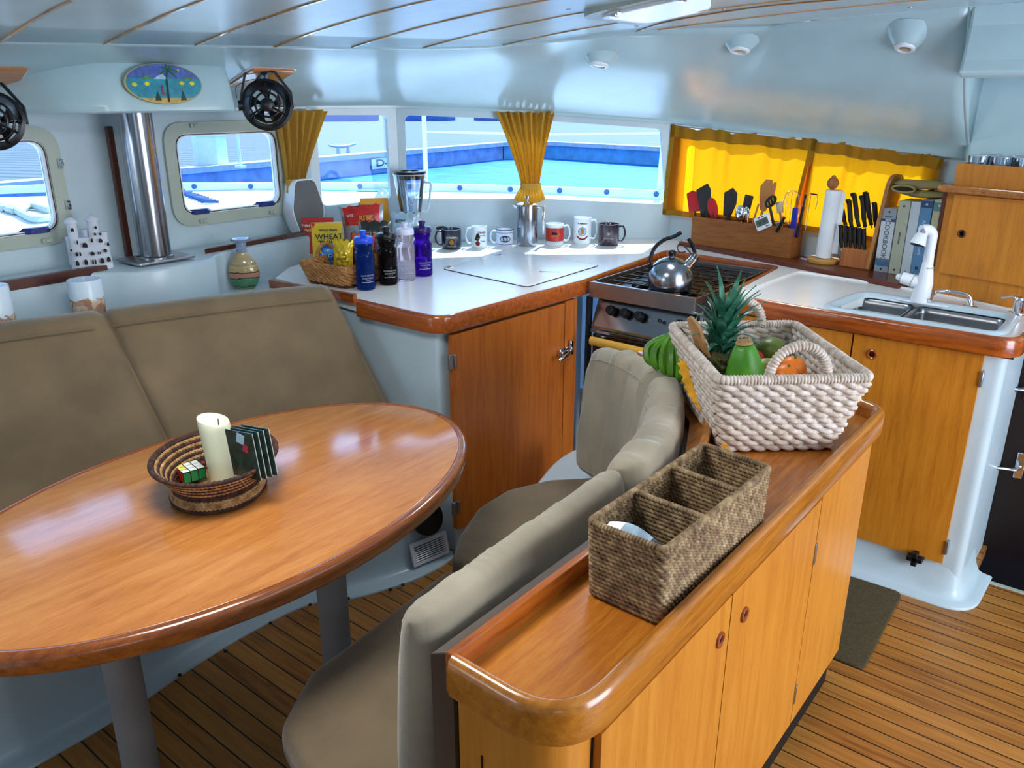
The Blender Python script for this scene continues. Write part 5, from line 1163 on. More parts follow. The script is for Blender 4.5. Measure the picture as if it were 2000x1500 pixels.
mugtext(o, r, h, [('GOLDEN', .0125, 0, h * .62, '#d8d0b8', {}), ('BREWING CO', .0065, 0, h * .17, '#b8b098', {})]); mugpatch(o, r, circ_(.011, 0, h * .38), '#c8902c', 'gold_emblem')
mugpatch(o, r, circ_(.0165, 0, h * .38) , '#2c2a3c', 'emblem_ring', .0003)
o, r, h = mug(936, 485, 31, 41, '#dfeaf2', 'white mug with a dark hatted parrot picture and red lettering', side=-1)
mugtext(o, r, h, [('DEAD', .014, .012, h * .74, '#a81c3c', dict(bold=.0004)), ('MEN TELL', .0075, .012, h * .60, '#2c3a58', {}), ('Tales', .011, .016, h * .33, '#2c3a58', {})])
mugpatch(o, r, [(-.022, h * .40), (-.016, h * .62), (-.012, h * .72), (-.004, h * .70), (.004, h * .52), (.000, h * .44), (-.004, h * .36), (-.012, h * .36)], '#1c1418', 'dark_figure'); mugpatch(o, r, circ_(.011, -.008, h * .24), '#a8301c', 'red_figure', .0007); mugpatch(o, r, circ_(.005, -.006, h * .46), '#5c7a2c', 'green_spot', .0008)
o, r, h = mug(986, 483, 34, 33, '#cdd6ea', 'small white mug with blue bands, blue oval and cream inside', inner='#e0cc90', side=-1)
for zz in (h * .82, h * .14):
    mb = MB(); mb.lathe([(r * 1.004, zz), (r * 1.006, zz + .0025)], 36, caps=False); mb.build('blue_band', plain('print_blue', '#3c5484', .3), o)
mb = MB(); mb.tube([(r * .99 * math.cos(t * PI / 18), r * .99 * math.sin(t * PI / 18), h) for t in range(36)], .0017, 6, cyc=True); mb.build('dark_rim', BLACK, o)
mugpatch(o, r, circ_(.026, .002, h * .48, 28, .6), '#24416c', 'blue_oval'); mugtext(o, r + .0003, h, [('CHARLESTON', .0065, .002, h * .52, '#a8c0dc', {}), ('SOUTH SEA', .0055, .002, h * .40, '#a8c0dc', {})])
o, r, h = mug(1084, 480, 36, 41, '#dfe8f0', 'white mug with red picture band between two checkered borders', side=1)
mb = MB(); mb.lathe([(r * 1.004, h * .20), (r * 1.006, h * .22), (r * 1.006, h * .80), (r * 1.004, h * .82)], 40, caps=False); mb.build('red_band', plain('print_red', '#b4281c', .3), o)
mb = MB()
for z_ in (.115, .165, .835, .885):
    for k in range(30):
        a = 2 * PI * (k + (.5 if z_ in (.165, .885) else 0)) / 30; q = Vector((math.sin(a), -math.cos(a), 0)); mb.box(q * (r * 1.005) + Vector((0, 0, h * z_)), (.0036, .0008, .0022), Matrix.Rotation(a, 3, 'Z'))
mb.build('checker_border', BLACK, o, smooth=0)
mugpatch(o, r, [(-.026, h * .44), (-.012, h * .40), (.02, h * .46), (.027, h * .60), (.012, h * .56), (-.01, h * .50)], '#e8842c', 'orange_flames', .0009); mugpatch(o, r, [(-.014, h * .52), (.012, h * .50), (.014, h * .60), (-.012, h * .66)], '#281c34', 'dark_car_shape', .0012)
o, r, h = mug(1138, 478, 35, 51, '#dfe8ee', 'tall white mug with yellow state emblem in a blue ring', side=1)
mugpatch(o, r, circ_(.0205, 0, h * .50, 28), '#2c4a8c', 'blue_ring'); mugpatch(o, r, circ_(.0185, 0, h * .50, 28), '#dfe8ee', 'white_disc', .0007); mugpatch(o, r, [(-.008, h * .40), (.008, h * .40), (.0095, h * .50), (.005, h * .62), (-.007, h * .61)], '#e0b030', 'yellow_emblem', .001)
mugpatch(o, r, [(-.028, h * .30), (-.014, h * .205), (0, h * .18), (.014, h * .205), (.028, h * .30), (.025, h * .35), (.012, h * .265), (0, h * .24), (-.012, h * .265), (-.025, h * .35)], '#b02838', 'red_ribbon', .001); mugtext(o, r, h, [('Ft. Matthews', .0085, 0, h * .80, '#141820', dict(bold=.0003))])
o, r, h = mug(1190, 481, 41, 41, '#2c1628', 'dark purple mug with pale flower emblem at the right end of the mug row', side=1)
fl = []
for k in range(12): a = PI * k / 6; rr = .010 if k % 2 == 0 else .0045; fl.append((rr * math.sin(a), h * .58 + rr * math.cos(a)))
mugpatch(o, r, fl, '#d8c0b0', 'flower_emblem'); mugtext(o, r, h, [('REGIONAL PARK', .0065, 0, h * .36, '#c8b0b0', {}), ('EST', .006, 0, h * .24, '#c8b0b0', {})])
# steel french press
p = U(1030, 482, z=ZC); s_ = S(p); p += Vector((_fw.x, _fw.y, 0)).normalized() * .045; fpz = thing('coffee_press', 'tall polished steel coffee press among the mugs below the tied curtain', 'coffee press', (p.x, p.y, ZC), math.atan2(-p.x, p.y))
r = 41 * s_ / 2; h = 80 * s_; mb = MB(); mb.lathe([(r * .97, 0), (r, .004), (r, h - .004), (r * .98, h), (.002, h + .006)], 40); mb.build('body', STEEL, fpz)
mb = MB(); mb.lathe([(r * 1.02, h - .006), (r * 1.02, h), (r * .6, h + .010), (.004, h + .012), (.004, h + .024), (.012, h + .026), (.012, h + .038), (.002, h + .040)], 32); mb.build('lid_and_plunger', CHROME, fpz)
mb = MB(); mb.tube([(-r * .8, 0, h - .018), (-r - .008, 0, h - .010), (-r - .018, 0, h - .002)], [.012, .009, .006], 10); mb.build('spout', CHROME, fpz)
mb = MB(); mb.tube([(r * .9, 0, h - .016), (r + .022, 0, h - .014)], .007, 8); mb.tube([(r + .026, 0, h - .008), (r + .026, 0, h * .27)], 1, up=(0, 1, 0), sect=[(-.006, -.011), (.006, -.011), (.006, .011), (-.006, .011)]); mb.build('handle', CHROME, fpz, bev=.003)

# blender
p = U(816, 488, z=ZC); s_ = S(p); bld = thing('blender', 'blender with clear jug and black lid on black base behind the drinking bottles', 'blender', (p.x - .055, p.y + .02, ZC), math.atan2(-p.x, p.y)); 
s_ = S(bld.location); top_ = (488 - 335) * s_ - .018
mb = MB(); mb.loft([rrect_ for rrect_ in [[Vector((x, y, z)) for x, y in rrect(a, a, a * .3)] for a, z in ((.15, 0), (.152, .02), (.135, .06), (.10, .095), (.092, .10))]]); mb.build('base', BLACK, bld)
mb = MB(); mb.lathe([(.010, 0), (.022, .001), (.022, .006), (.002, .007)], 20); mb.xf(frame((.0, -.074, .045), (1, 0, 0), (0, .25, 1))); mb.build('dial', CHROME, bld)
mb = MB(); zb_ = .105; mb.lathe([(.040, zb_), (.042, zb_ + .02), (.044, zb_ + .04), (.072, top_ - .04), (.0745, top_ - .012), (.072, top_ - .012), (.0695, top_ - .04), (.041, zb_ + .04), (.002, zb_ + .035)], 36); mb.build('jug', CLEAR, bld)
for zz in (zb_ + .03, top_ - .013):
    rr = .0435 if zz < .2 else .0745; mb = MB(); mb.tube([(rr * math.cos(t * PI / 18), rr * math.sin(t * PI / 18), zz) for t in range(36)], .0022, 6, cyc=True); mb.build('jug_ring', plain('clear_edge', '#b8c8dc', .08, coat=1), bld)
mb = MB(); mb.tube(cr([(.066, 0, top_ - .05), (.094, -.01, top_ - .055), (.092, -.012, top_ - .09), (.080, -.01, zb_ + .08), (.056, 0, zb_ + .06)], 6), .0055, 8); mb.build('jug_handle', plain('clear_edge', '#b8c8dc', .08, coat=1), bld)
mb = MB(); mb.lathe([(.062, top_ - .034), (.067, top_ - .012), (.077, top_ - .010), (.078, top_), (.045, top_ + .002), (.042, top_ - .004), (.022, top_ - .004), (.002, top_ + .001)], 36); mb.build('lid', BLACK, bld)
mb = MB(); mb.tube(cr([(.02 * math.cos(k) + .005 * k, -.062, zb_ + .12 + .018 * math.sin(k * 1.3)) for k in range(7)], 4), .0015, 5); mb.build('jug_logo', plain('clear_edge', '#b8c8dc', .08), bld)
mb = MB(); mb.lathe([(.045, .098), (.045, .125), (.038, .13)], 28); mb.build('collar', BLACK, bld)
# white kettle-like jar behind
p = U(846, 470, z=ZC); jr = thing('toaster_jar', 'small white and dark jar half hidden behind the purple bottle', 'jar', (p.x + .06, p.y, ZC)); mb = MB(); mb.lathe([(.03, 0), (.032, .01), (.032, .045), (.028, .062), (.015, .068), (.002, .07)], 24); mb.build('body', WHITEP, jr); mb = MB(); mb.lathe([(.027, .063), (.029, .069), (.02, .076), (.002, .078)], 24); mb.build('lid', BLACK, jr)

# drinking bottles
def bottle(px, pyb, pyt, wpx, col, capc, lab):
    p = U(px, pyb, z=ZC); s_ = S(p); r = wpx * s_ / 2; h = (pyb - pyt) * s_ * 1.03; p += Vector((_fw.x, _fw.y, 0)).normalized() * r * .8
    o = thing('drinking_bottle', lab, 'bottle', (p.x, p.y, ZC), math.atan2(-p.x, p.y) + .25)
    m, n, l, b = newmat('tinted_' + col); b.inputs['Base Color'].default_value = lin(col); b.inputs['Transmission Weight'].default_value = .75; b.inputs['Roughness'].default_value = .08; b.inputs['IOR'].default_value = 1.2
    co = coords(n, l); no = n.new('ShaderNodeTexNoise'); no.inputs['Scale'].default_value = 30; l.new(co, no.inputs['Vector']); bump(n, l, b, no.outputs[0], .1, .002)
    mb = MB(); mb.lathe([(r * .80, 0), (r * .96, .004), (r, .012), (r, h * .30), (r * .97, h * .32), (r * .97, h * .34), (r, h * .36), (r, h * .58), (r * .96, h * .63), (r * .80, h * .66), (r * .80, h * .685), (r * .92, h * .72), (r * .94, h * .78), (r * .9, h * .80)], 32); mb.build('body', m, o)
    cm = plain('cap_' + capc, capc, .35); mb = MB(); mb.lathe([(r * 1.0, h * .795), (r * 1.02, h * .80), (r * 1.0, h * .865), (r * .9, h * .89), (r * .45, h * .905), (r * .30, h * .91), (r * .30, h * .95), (r * .38, h * .955), (r * .38, h * .99), (r * .25, h), (.002, h)], 32); mb.build('cap', cm, o)
    wm = plain('print_white', '#d8dce4', .5)
    mb = MB()
    for s2, sz, zz in (('SUMMERTIME', .0085, h * .26), ('CHARTERS', .0085, h * .215), ('YACHT', .006, h * .175)):
        k0 = len(mb.v); text(mb, s2, sz, frame((0, -r, zz), (1, 0, 0), (0, 0, 1)))
        for v in mb.v[k0:]: a = v.x / r; v.x, v.y = (r + .0012) * math.sin(a), -(r + .0012) * math.cos(a)
    for k in range(12): a = -.6 + 1.2 * k / 12; mb.box(((r + .001) * math.sin(a), -(r + .001) * math.cos(a), h * .15), (r * .11, .0006, .0012), Matrix.Rotation(a, 3, 'Z'))
    mb.build('lettering', wm, o, smooth=0)
bottle(713, 568, 456, 37, '#0e3a9c', '#1c50e0', 'blue drinking bottle, nearest of the four bottles by the snack basket')
bottle(757, 558, 449, 37, '#1c1618', '#0c0c10', 'smoky black drinking bottle second from the left by the snack basket')
bottle(793, 550, 440, 35, '#d0c8d8', '#d8dcf8', 'clear drinking bottle with white cap between black and purple bottles')
bottle(826, 541, 437, 36, '#3a10a0', '#2a1060', 'purple drinking bottle, last on the right of the four bottles')

# snack basket
sn = thing('snack_basket', 'tan cane basket with crisps and cracker boxes behind the drinking bottles', 'basket', U(650, 530, z=ZC))
c3 = [U(612, 540, z=ZC + .003), U(700, 566, z=ZC + .003)]; t3 = [U(584, 512, z=1.0), U(676, 526, z=1.0)]
uu2 = (t3[1] - t3[0]); wl_ = uu2.length; uu2.normalize(); vv2 = Vector((-uu2.y, uu2.x, 0)); ow = (t3[0] + t3[1]) / 2; ow.z = ZC; dp = .27; cw = ow + vv2 * dp / 2
def sbl(u, v, z=0): return cw + uu2 * u + vv2 * v + Vector((0, 0, z))
rimS = rrect(wl_, dp, .03); baS = rrect(wl_ * .82, dp * .84, .03); HS = .08
mb = MB(); mbd = MB()
for k in range(8):
    t = (k + .5) / 8; tgt = mbd if k == 0 else mb; twined(tgt, [tuple(sbl(*p)[:2]) for p in lerpoly(baS, rimS, t)], ZC + .004 + (HS - .008) * t, .0064, .028, .0055, phase=(k % 2) * PI / 2, steps=10)
mb.build('woven_side', WSNACK, sn, world=True, smooth=80); mbd.build('dark_base_course', WDARK, sn, world=True, smooth=80)
mb = MB(); wrapped(mb, [sbl(*p, HS) for p in rimS], .0085, .007, True, 8, .3); mb.build('wrapped_rim', WSNACK, sn, world=True, smooth=80)
mb = MB(); mb.slab(ccw([tuple(sbl(*p)[:2]) for p in offset(baS, -.004)]), ZC + .003, ZC + .009); mb.build('bottom', WSNACK, sn, world=True)
for s2 in (-1, 1):
    mb = MB(); wrapped(mb, [sbl(s2 * (wl_ / 2 - .004), .045 * math.cos(PI * k / 12), HS + .052 * math.sin(PI * k / 12)) for k in range(13)], .0085, .007, False, 8, .3); mb.build('hoop_handle', WSNACK, sn, world=True, smooth=80)
def boxpack(name, lab, c, w_, d_, h_, ang, tilt, cols, writ, cat='box'):
    o = thing(name, lab, cat, c, ang); o.rotation_euler = (tilt, 0, ang)
    mb = MB(); mb.box((0, 0, h_ / 2), (w_, d_, h_)); mb.build('carton', plain('card_' + cols[0], cols[0], .35, coat=.2, var=.03), o, smooth=0, bev=.0015)
    mb = MB(); mb.box((-w_ / 2, 0, h_ * .5), (.0008, d_ * .8, h_ * .86)); mb.build('side_print', plain('card_' + cols[1], cols[1], .4, var=.2, scale=60), o, smooth=0)
    for s2, sz, x, z, c_ in writ:
        mb = MB(); text(mb, s2, sz, frame((x, -d_ / 2 - .0008, z), (1, 0, 0), (0, 0, 1)), bold=.0005); mb.build('lettering', plain('print_' + c_, c_, .5, var=.02), o, smooth=0)
    return o
az = YAW - .35
b1 = U(648, 520, z=ZC + .02)
o = boxpack('cracker_box', 'yellow wheat cracker box in front in the snack basket', U(643, 512, z=ZC + .015), .125, .045, .165, YAW + .12, -.12, ('#d8b818', '#c8d0c8'), [('WHOLE GRAIN', .011, .005, .133, '#1c4a2c'), ('WHEAT', .032, .008, .106, '#0c2c24'), ('THINS', .032, .008, .078, '#0c2c24')])
mb = MB(); mb.box((0, -.0238, .022), (.10, .0008, .035)); mb.build('blue_print', plain('card_blue', '#2c5c9c', .4), o); mb = MB(); plate(mb, [(-.062, .163), (-.045, .163), (-.054, .14)], [], .0006, frame((0, -.0232, 0), (1, 0, 0), (0, 0, 1))); mb.build('red_corner', plain('card_red', '#b02430', .4), o)
o = boxpack('cracker_box', 'red cracker box behind the yellow one at the left end of the snack basket', U(622, 500, z=ZC + .02) + Vector((-.05, .05, 0)), .135, .045, .155, YAW + .15, -.1, ('#b81c24', '#a02030'), [('THIN CRISP', .016, -.03, .12, '#e8d8d0'), ('CRACKERS', .012, -.03, .10, '#e0d070')])
def bag(name, lab, c, w_, h_, ang, cols, writ=(), tilt=-.15, th=.045, seed=1, top=True):
    random.seed(seed); o = thing(name, lab, 'snack packet', c, ang); o.rotation_euler = (tilt, random.uniform(-.15, .15), ang); NU, NV = 12, 14
    def pt(i, j, sgn):
        u = i / NU * 2 - 1; v = j / NV; b_ = (1 - abs(u) ** 2.5) * (math.sin(PI * min(1, max(0, v)) ** .8)) ** .7
        wv = .004 * math.sin(i * 1.7 + j * .9 + seed) + .003 * math.sin(j * 2.3 + i * .6 + seed * 2)
        zz = v * h_ + (.006 * math.sin(i * 1.9 + seed) if j == NV else 0)
        return Vector((u * w_ / 2 * (1 - .10 * math.sin(PI * v)) , sgn * (th / 2 * b_ + wv * b_), zz))
    mb = MB(); rg = []
    for j in range(NV + 1):
        rg.append([pt(i, j, -1) for i in range(NU + 1)] + [pt(i, j, 1) for i in range(NU - 1, 0, -1)])
    mb.loft(rg); m = plain('foil_' + cols[0], cols[0], .25, coat=.5, var=.14, scale=30, metal=.15); 
    mb.build('bag', m, o, smooth=35)
    if len(cols) > 1:
        mb = MB(); rg = [[pt(i, j, -1) + Vector((0, -.0012, 0)) for i in range(1, NU)] for j in range(int(NV * .62), NV + 1)]; mb.loft(rg, closed=False, caps=False); mb.build('printed_band', plain('foil_' + cols[1], cols[1], .3, coat=.4, var=.12, scale=30), o, smooth=35)
    for s2, sz, x, z, c_ in writ:
        mb = MB(); text(mb, s2, sz, frame((x, 0, z), (1, 0, 0), (0, 0, 1)), bold=.0004)
        for v in mb.v:
            u = v.x / (w_ / 2); vv_ = v.z / h_; b_ = (1 - min(1, abs(u)) ** 2.5) * (math.sin(PI * min(.999, max(.001, vv_)) ** .8)) ** .7; v.y = -(th / 2 * b_ + .0055)
        mb.build('lettering', plain('print_' + c_, c_, .4, var=.02), o, smooth=0)
    return o
bag('crisp_bag', 'blue chip bag in front of the yellow cracker box', U(655, 524, z=ZC + .03), .085, .10, YAW + .6, ('#2868b0', '#3c8cd0'), [('CHIPS', .018, 0, .05, '#e8f0f8')], -.3, .04, 3)
bag('crisp_bag', 'small yellow chip bag at the front rim of the snack basket', U(664, 528, z=ZC + .03) + Vector((.02, 0, 0)), .085, .12, YAW - .1, ('#d8b81c',), [('LAYERS', .012, 0, .05, '#a08418')], -.1, .045, 5)
bag('crisp_bag', 'dark red chip bag right of the small yellow bag', U(690, 520, z=ZC + .03) + Vector((.02, .03, 0)), .11, .125, YAW, ('#6c1c20', '#c85024'), [('TACO', .026, 0, .09, '#e8a030')], -.1, .05, 6)
bag('crisp_bag', 'large silver and red chip bag standing at the back of the snack basket', U(705, 490, z=ZC + .03) + Vector((-.02, .05, 0)), .20, .19, YAW + .05, ('#8c949c', '#b82420'), [('RITZ', .030, .02, .135, '#e8d030'), ('BITZ', .014, -.05, .15, '#f0f0f0')], -.1, .06, 8)
bag('crisp_bag', 'grey and dark chip bag behind the black drinking bottle', U(735, 505, z=ZC + .03), .14, .155, YAW - .05, ('#70787c', '#2c302c'), [('SUN', .030, 0, .10, '#c8ccc8')], -.08, .05, 9)
bag('crisp_bag', 'white and blue open packet right of the silver chip bag', U(775, 488, z=ZC + .02) + Vector((.0, .06, 0)), .14, .16, YAW - .15, ('#b8c8d4', '#a0bcd0'), [('BITES', .02, -.02, .12, '#3c5468')], -.1, .04, 12)
boxpack('cracker_box', 'orange box standing behind the silver chip bag', U(715, 480, z=ZC + .02) + Vector((-.04, .10, 0)), .13, .04, .205, YAW + .25, -.08, ('#e09818', '#c87818'), [])
o = thing('round_paddle', 'rounded beige board with a hole leaning behind the orange box', 'board', U(722, 470, z=ZC) + Vector((-.07, .16, 0)), YAW)
mb = MB(); plate(mb, rpoly([(-.055, 0), (.055, 0), (.052, .17), (0, .255), (-.052, .17)], [.01, .01, .05, .05, .05]), [circ_(.006, .0, .21)[::-1]], .01, frame((0, 0, 0), (1, 0, 0), (0, .12, 1))); mb.build('board', plain('beige_board', '#c4c0a4', .5), o, smooth=0, bev=.002)

# white speaker leaning at the window corner
p = U(598, 468, z=1.022); sp = thing('white_speaker', 'white rounded speaker with grey cloth front left of the snack basket', 'speaker', (-2.965, 2.265, 1.023), 1.50)
s_ = S(sp.location); hh = 104 * s_; ww = 62 * s_
def spo(sc2): return rpoly([(-ww * .42 * sc2, 0), (ww * .42 * sc2, 0), (ww * .60 * sc2, hh * .42), (ww * .36 * sc2, hh * .99), (-ww * .36 * sc2, hh * .99), (-ww * .60 * sc2, hh * .42)], [.02, .02, .10, .03, .03, .10])
mb = MB(); Mx = frame((0, 0, 0), (1, 0, 0), (0, .10, 1)); 
def ringsp(k, y): return [Mx @ Vector((x * k, z * k + hh * .5 * (1 - k), y)) for x, z in ccw(spo(1))]
mb.loft([ringsp(.80, -.075), ringsp(.94, -.06), ringsp(1, -.03), ringsp(1, .020), ringsp(.985, .028)]); mb.build('shell', WHITEP, sp, smooth=50)
mb = MB(); mb.loft([ringsp(.93, .0275), ringsp(.92, .031), ringsp(.5, .034)]); mb.build('cloth_grille', plain('grey_grille', '#6c6e70', .9, bmp=.8, bscale=600), sp, smooth=50)

# sand bottle, castle, candles
p = U(480, 563, z=.873); sbt = thing('sand_bottle', 'glass bottle filled with layered coloured sand on the shelf behind the settee', 'bottle', (p.x, p.y, .873)); s_ = S(p); hb = 97 * s_; rb_ = 29 * s_
prof = [(rb_ * .52, 0), (rb_ * .62, .002), (rb_ * .86, hb * .12), (rb_, hb * .28), (rb_ * .97, hb * .40), (rb_ * .75, hb * .56), (rb_ * .42, hb * .68), (rb_ * .32, hb * .74)]
prof = [tuple(q[:2]) for q in cr([(a, b_, 0) for a, b_ in prof], 4)]
m, n, l, b = newmat('layered_sand'); tc = n.new('ShaderNodeTexCoord'); sx_ = n.new('ShaderNodeSeparateXYZ'); l.new(tc.outputs['Object'], sx_.inputs[0]); no = n.new('ShaderNodeTexNoise'); no.inputs['Scale'].default_value = 35; l.new(tc.outputs['Object'], no.inputs['Vector'])
ma = n.new('ShaderNodeMath'); ma.operation = 'MULTIPLY_ADD'; ma.inputs[1].default_value = .016; l.new(no.outputs[0], ma.inputs[0]); l.new(sx_.outputs['Z'], ma.inputs[2]); mr = n.new('ShaderNodeMapRange'); mr.inputs['From Min'].default_value = .008; mr.inputs['From Max'].default_value = hb * .75; l.new(ma.outputs[0], mr.inputs[0])
c_ = ramp(n, l, mr.outputs[0], [(0, '#6a7a48'), (.07, '#1c2c1c'), (.10, '#3c7850'), (.28, '#4c8860'), (.30, '#182418'), (.33, '#b07458'), (.44, '#b87c60'), (.46, '#241c18'), (.49, '#a8905c'), (.62, '#b8a070'), (.66, '#8a8460'), (.72, '#a89468'), (.9, '#b09c70')]); b.id_data.nodes[-1]
for nd in n:
    if nd.type == 'VALTORGB': nd.color_ramp.interpolation = 'CONSTANT' if len(nd.color_ramp.elements) > 8 else 'LINEAR'
l.new(c_, b.inputs['Base Color']); b.inputs['Coat Weight'].default_value = 1.0; b.inputs['Roughness'].default_value = .5
mb = MB(); mb.lathe(prof, 32, sq=(1, .55)); mb.xf(Matrix.Rotation(YAW + .2, 4, 'Z')); mb.build('sand_filled_body', m, sbt)
mb = MB(); mb.lathe([(rb_ * .32, hb * .74), (rb_ * .40, hb * .76), (rb_ * .32, hb * .785), (rb_ * .40, hb * .81), (rb_ * .33, hb * .83), (rb_ * .33, hb * .92), (rb_ * .62, hb * .97), (rb_ * .66, hb), (rb_ * .55, hb), (rb_ * .3, hb * .95)], 28); mb.build('glass_neck', plain('pale_glass', '#a8c0dc', .06, coat=1, trans=.5), sbt)
# white clay castle
p = U(190, 532, z=1.023); ca = thing('clay_castle', 'white clay castle lantern with many little windows standing on the left sill', 'ornament', (-2.925, U(190, 532, x=-2.90).y, 1.023), YAW + .55)
s_ = S(ca.location); W = 74 * s_; Hh = 100 * s_; CL = plain('white_clay', '#cdd4e2', .75, var=.08, bmp=.4, bscale=120)
mb = MB(); rg = []
for z, k in ((0, 1.0), (.10, .98), (.45, .92), (.62, .88)):
    rg.append([Vector((x * k, y * k, z * Hh)) for x, y in rrect(W, W * .42, .03)])
mb.loft(rg); mb.build('walls', CL, ca, smooth=40)
tws = ((-.33, .0, .90, .15), (.16, .0, .92, .17), (-.02, .02, .72, .13), (.36, .0, .66, .13), (-.44, .02, .60, .10))
for k, (x, y, z, r) in enumerate(tws):
    mb = MB(); rr = r * W * .8; mb.lathe([(rr * 1.05, .1 * Hh), (rr, z * Hh * .96), (rr * 1.05, z * Hh)], 14, (x * W, y - W * .05, 0)); 
    if k < 2: mb.lathe([(rr * 1.25, z * Hh), (rr * 1.3, z * Hh + .004), (rr * 1.0, z * Hh + .013), (rr * .3, z * Hh + .02), (.001, z * Hh + .021)], 14, (x * W, y - W * .05, 0))
    else: mb.lathe([(rr * 1.15, z * Hh), (rr * 1.15, z * Hh + .006), (.001, z * Hh + .008)], 14, (x * W, y - W * .05, 0))
    mb.build('tower', CL, ca)
DKW = plain('dark_opening', '#2a1c18', .8); random.seed(5)
def opening(x, z, w_, h_, yy):
    mb = MB(); plate(mb, [(-w_ / 2, 0), (w_ / 2, 0), (w_ / 2, h_ * .6), (w_ * .3, h_ * .92), (0, h_), (-w_ * .3, h_ * .92), (-w_ / 2, h_ * .6)], [], .003, frame((x * W, yy, z * Hh), (1, 0, 0), (0, 0, 1))); return mb
yf = -W * .21 - .0005
for x, z, w_, h_, dy in [(-.36, .12, .008, .013, 0), (-.16, .12, .008, .015, 0), (.0, .12, .004, .013, 0), (.06, .12, .004, .013, 0), (.22, .12, .010, .015, 0), (.38, .14, .009, .014, 0), (-.34, .30, .007, .011, 0), (-.26, .30, .004, .011, 0), (.02, .29, .010, .010, 0), (.16, .30, .003, .007, 0), (.20, .30, .003, .007, 0), (.33, .33, .009, .009, 0), (-.12, .45, .012, .013, 0), (-.28, .52, .004, .011, 0), (.06, .54, .005, .011, 0), (.26, .52, .009, .011, 0), (.42, .45, .006, .009, 0), (-.34, .76, .007, .010, .0), (.20, .78, .006, .008, .0), (.16, .66, .005, .007, .0), (.28, .66, .006, .006, 0), (-.45, .40, .005, .006, 0)]:
    o_ = opening(x, z, w_ * 1.3, h_ * 1.25, yf - (.0095 if z < .66 else .0045) ).build('opening', DKW, ca, smooth=0)
mb = MB(); text(mb, 'SKOPELOS', .012, frame((0, yf - .0085, .055 * Hh), (1, 0, 0), (0, 0, 1))); mb.build('relief_lettering', plain('grey_clay', '#8f98a8', .8), ca, smooth=0)
# pillar candle with dried petals, behind the cushions
m, n, l, b = newmat('petal_wax'); tc = n.new('ShaderNodeTexCoord'); sx_ = n.new('ShaderNodeSeparateXYZ'); l.new(tc.outputs['Object'], sx_.inputs[0]); vo = n.new('ShaderNodeTexVoronoi'); vo.inputs['Scale'].default_value = 55; l.new(tc.outputs['Object'], vo.inputs['Vector'])
pet = ramp(n, l, vo.outputs['Color'], [(.1, '#8c4c2c'), (.4, '#c09070'), (.6, '#d8c0a8'), (.9, '#9c7c68')]); no = n.new('ShaderNodeTexNoise'); no.inputs['Scale'].default_value = 28; l.new(tc.outputs['Object'], no.inputs['Vector'])
ma = n.new('ShaderNodeMath'); ma.operation = 'MULTIPLY_ADD'; ma.inputs[1].default_value = .06; l.new(no.outputs[0], ma.inputs[0]); l.new(sx_.outputs['Z'], ma.inputs[2]); gt = n.new('ShaderNodeMath'); gt.operation = 'GREATER_THAN'; gt.inputs[1].default_value = .135; l.new(ma.outputs[0], gt.inputs[0])
mx = n.new('ShaderNodeMix'); mx.data_type = 'RGBA'; l.new(gt.outputs[0], mx.inputs[0]); l.new(pet, mx.inputs[6]); mx.inputs[7].default_value = lin('#cfe0ee'); l.new(mx.outputs[2], b.inputs['Base Color']); b.inputs['Roughness'].default_value = .3; b.inputs['Subsurface Weight'].default_value = .2; b.inputs['Subsurface Radius'].default_value = (.01, .01, .01)
for px, lab in ((163, 'white pillar candle with dried petals in its lower half behind the settee'), (-22, 'pillar candle cut by the left edge of the photo behind the settee')):
    p = U(px, 545, x=-2.705); cn = thing('pillar_candle', lab, 'candle', (p.x, p.y, .873)); hc2 = p.z - .873 + .0; r = 31 * S(p)
    if px < 0: hc2 -= .02
    mb = MB(); mb.lathe([(r * .98, 0), (r, .003), (r, hc2 - .004), (r * .96, hc2), (r * .8, hc2 - .001), (r * .5, hc2 - .006), (.002, hc2 - .006)], 32); mb.build('wax', m, cn); mb = MB(); mb.tube([(0, 0, hc2 - .008), (.001, 0, hc2 + .006)], .0013, 6); mb.build('wick', WHITEP, cn)

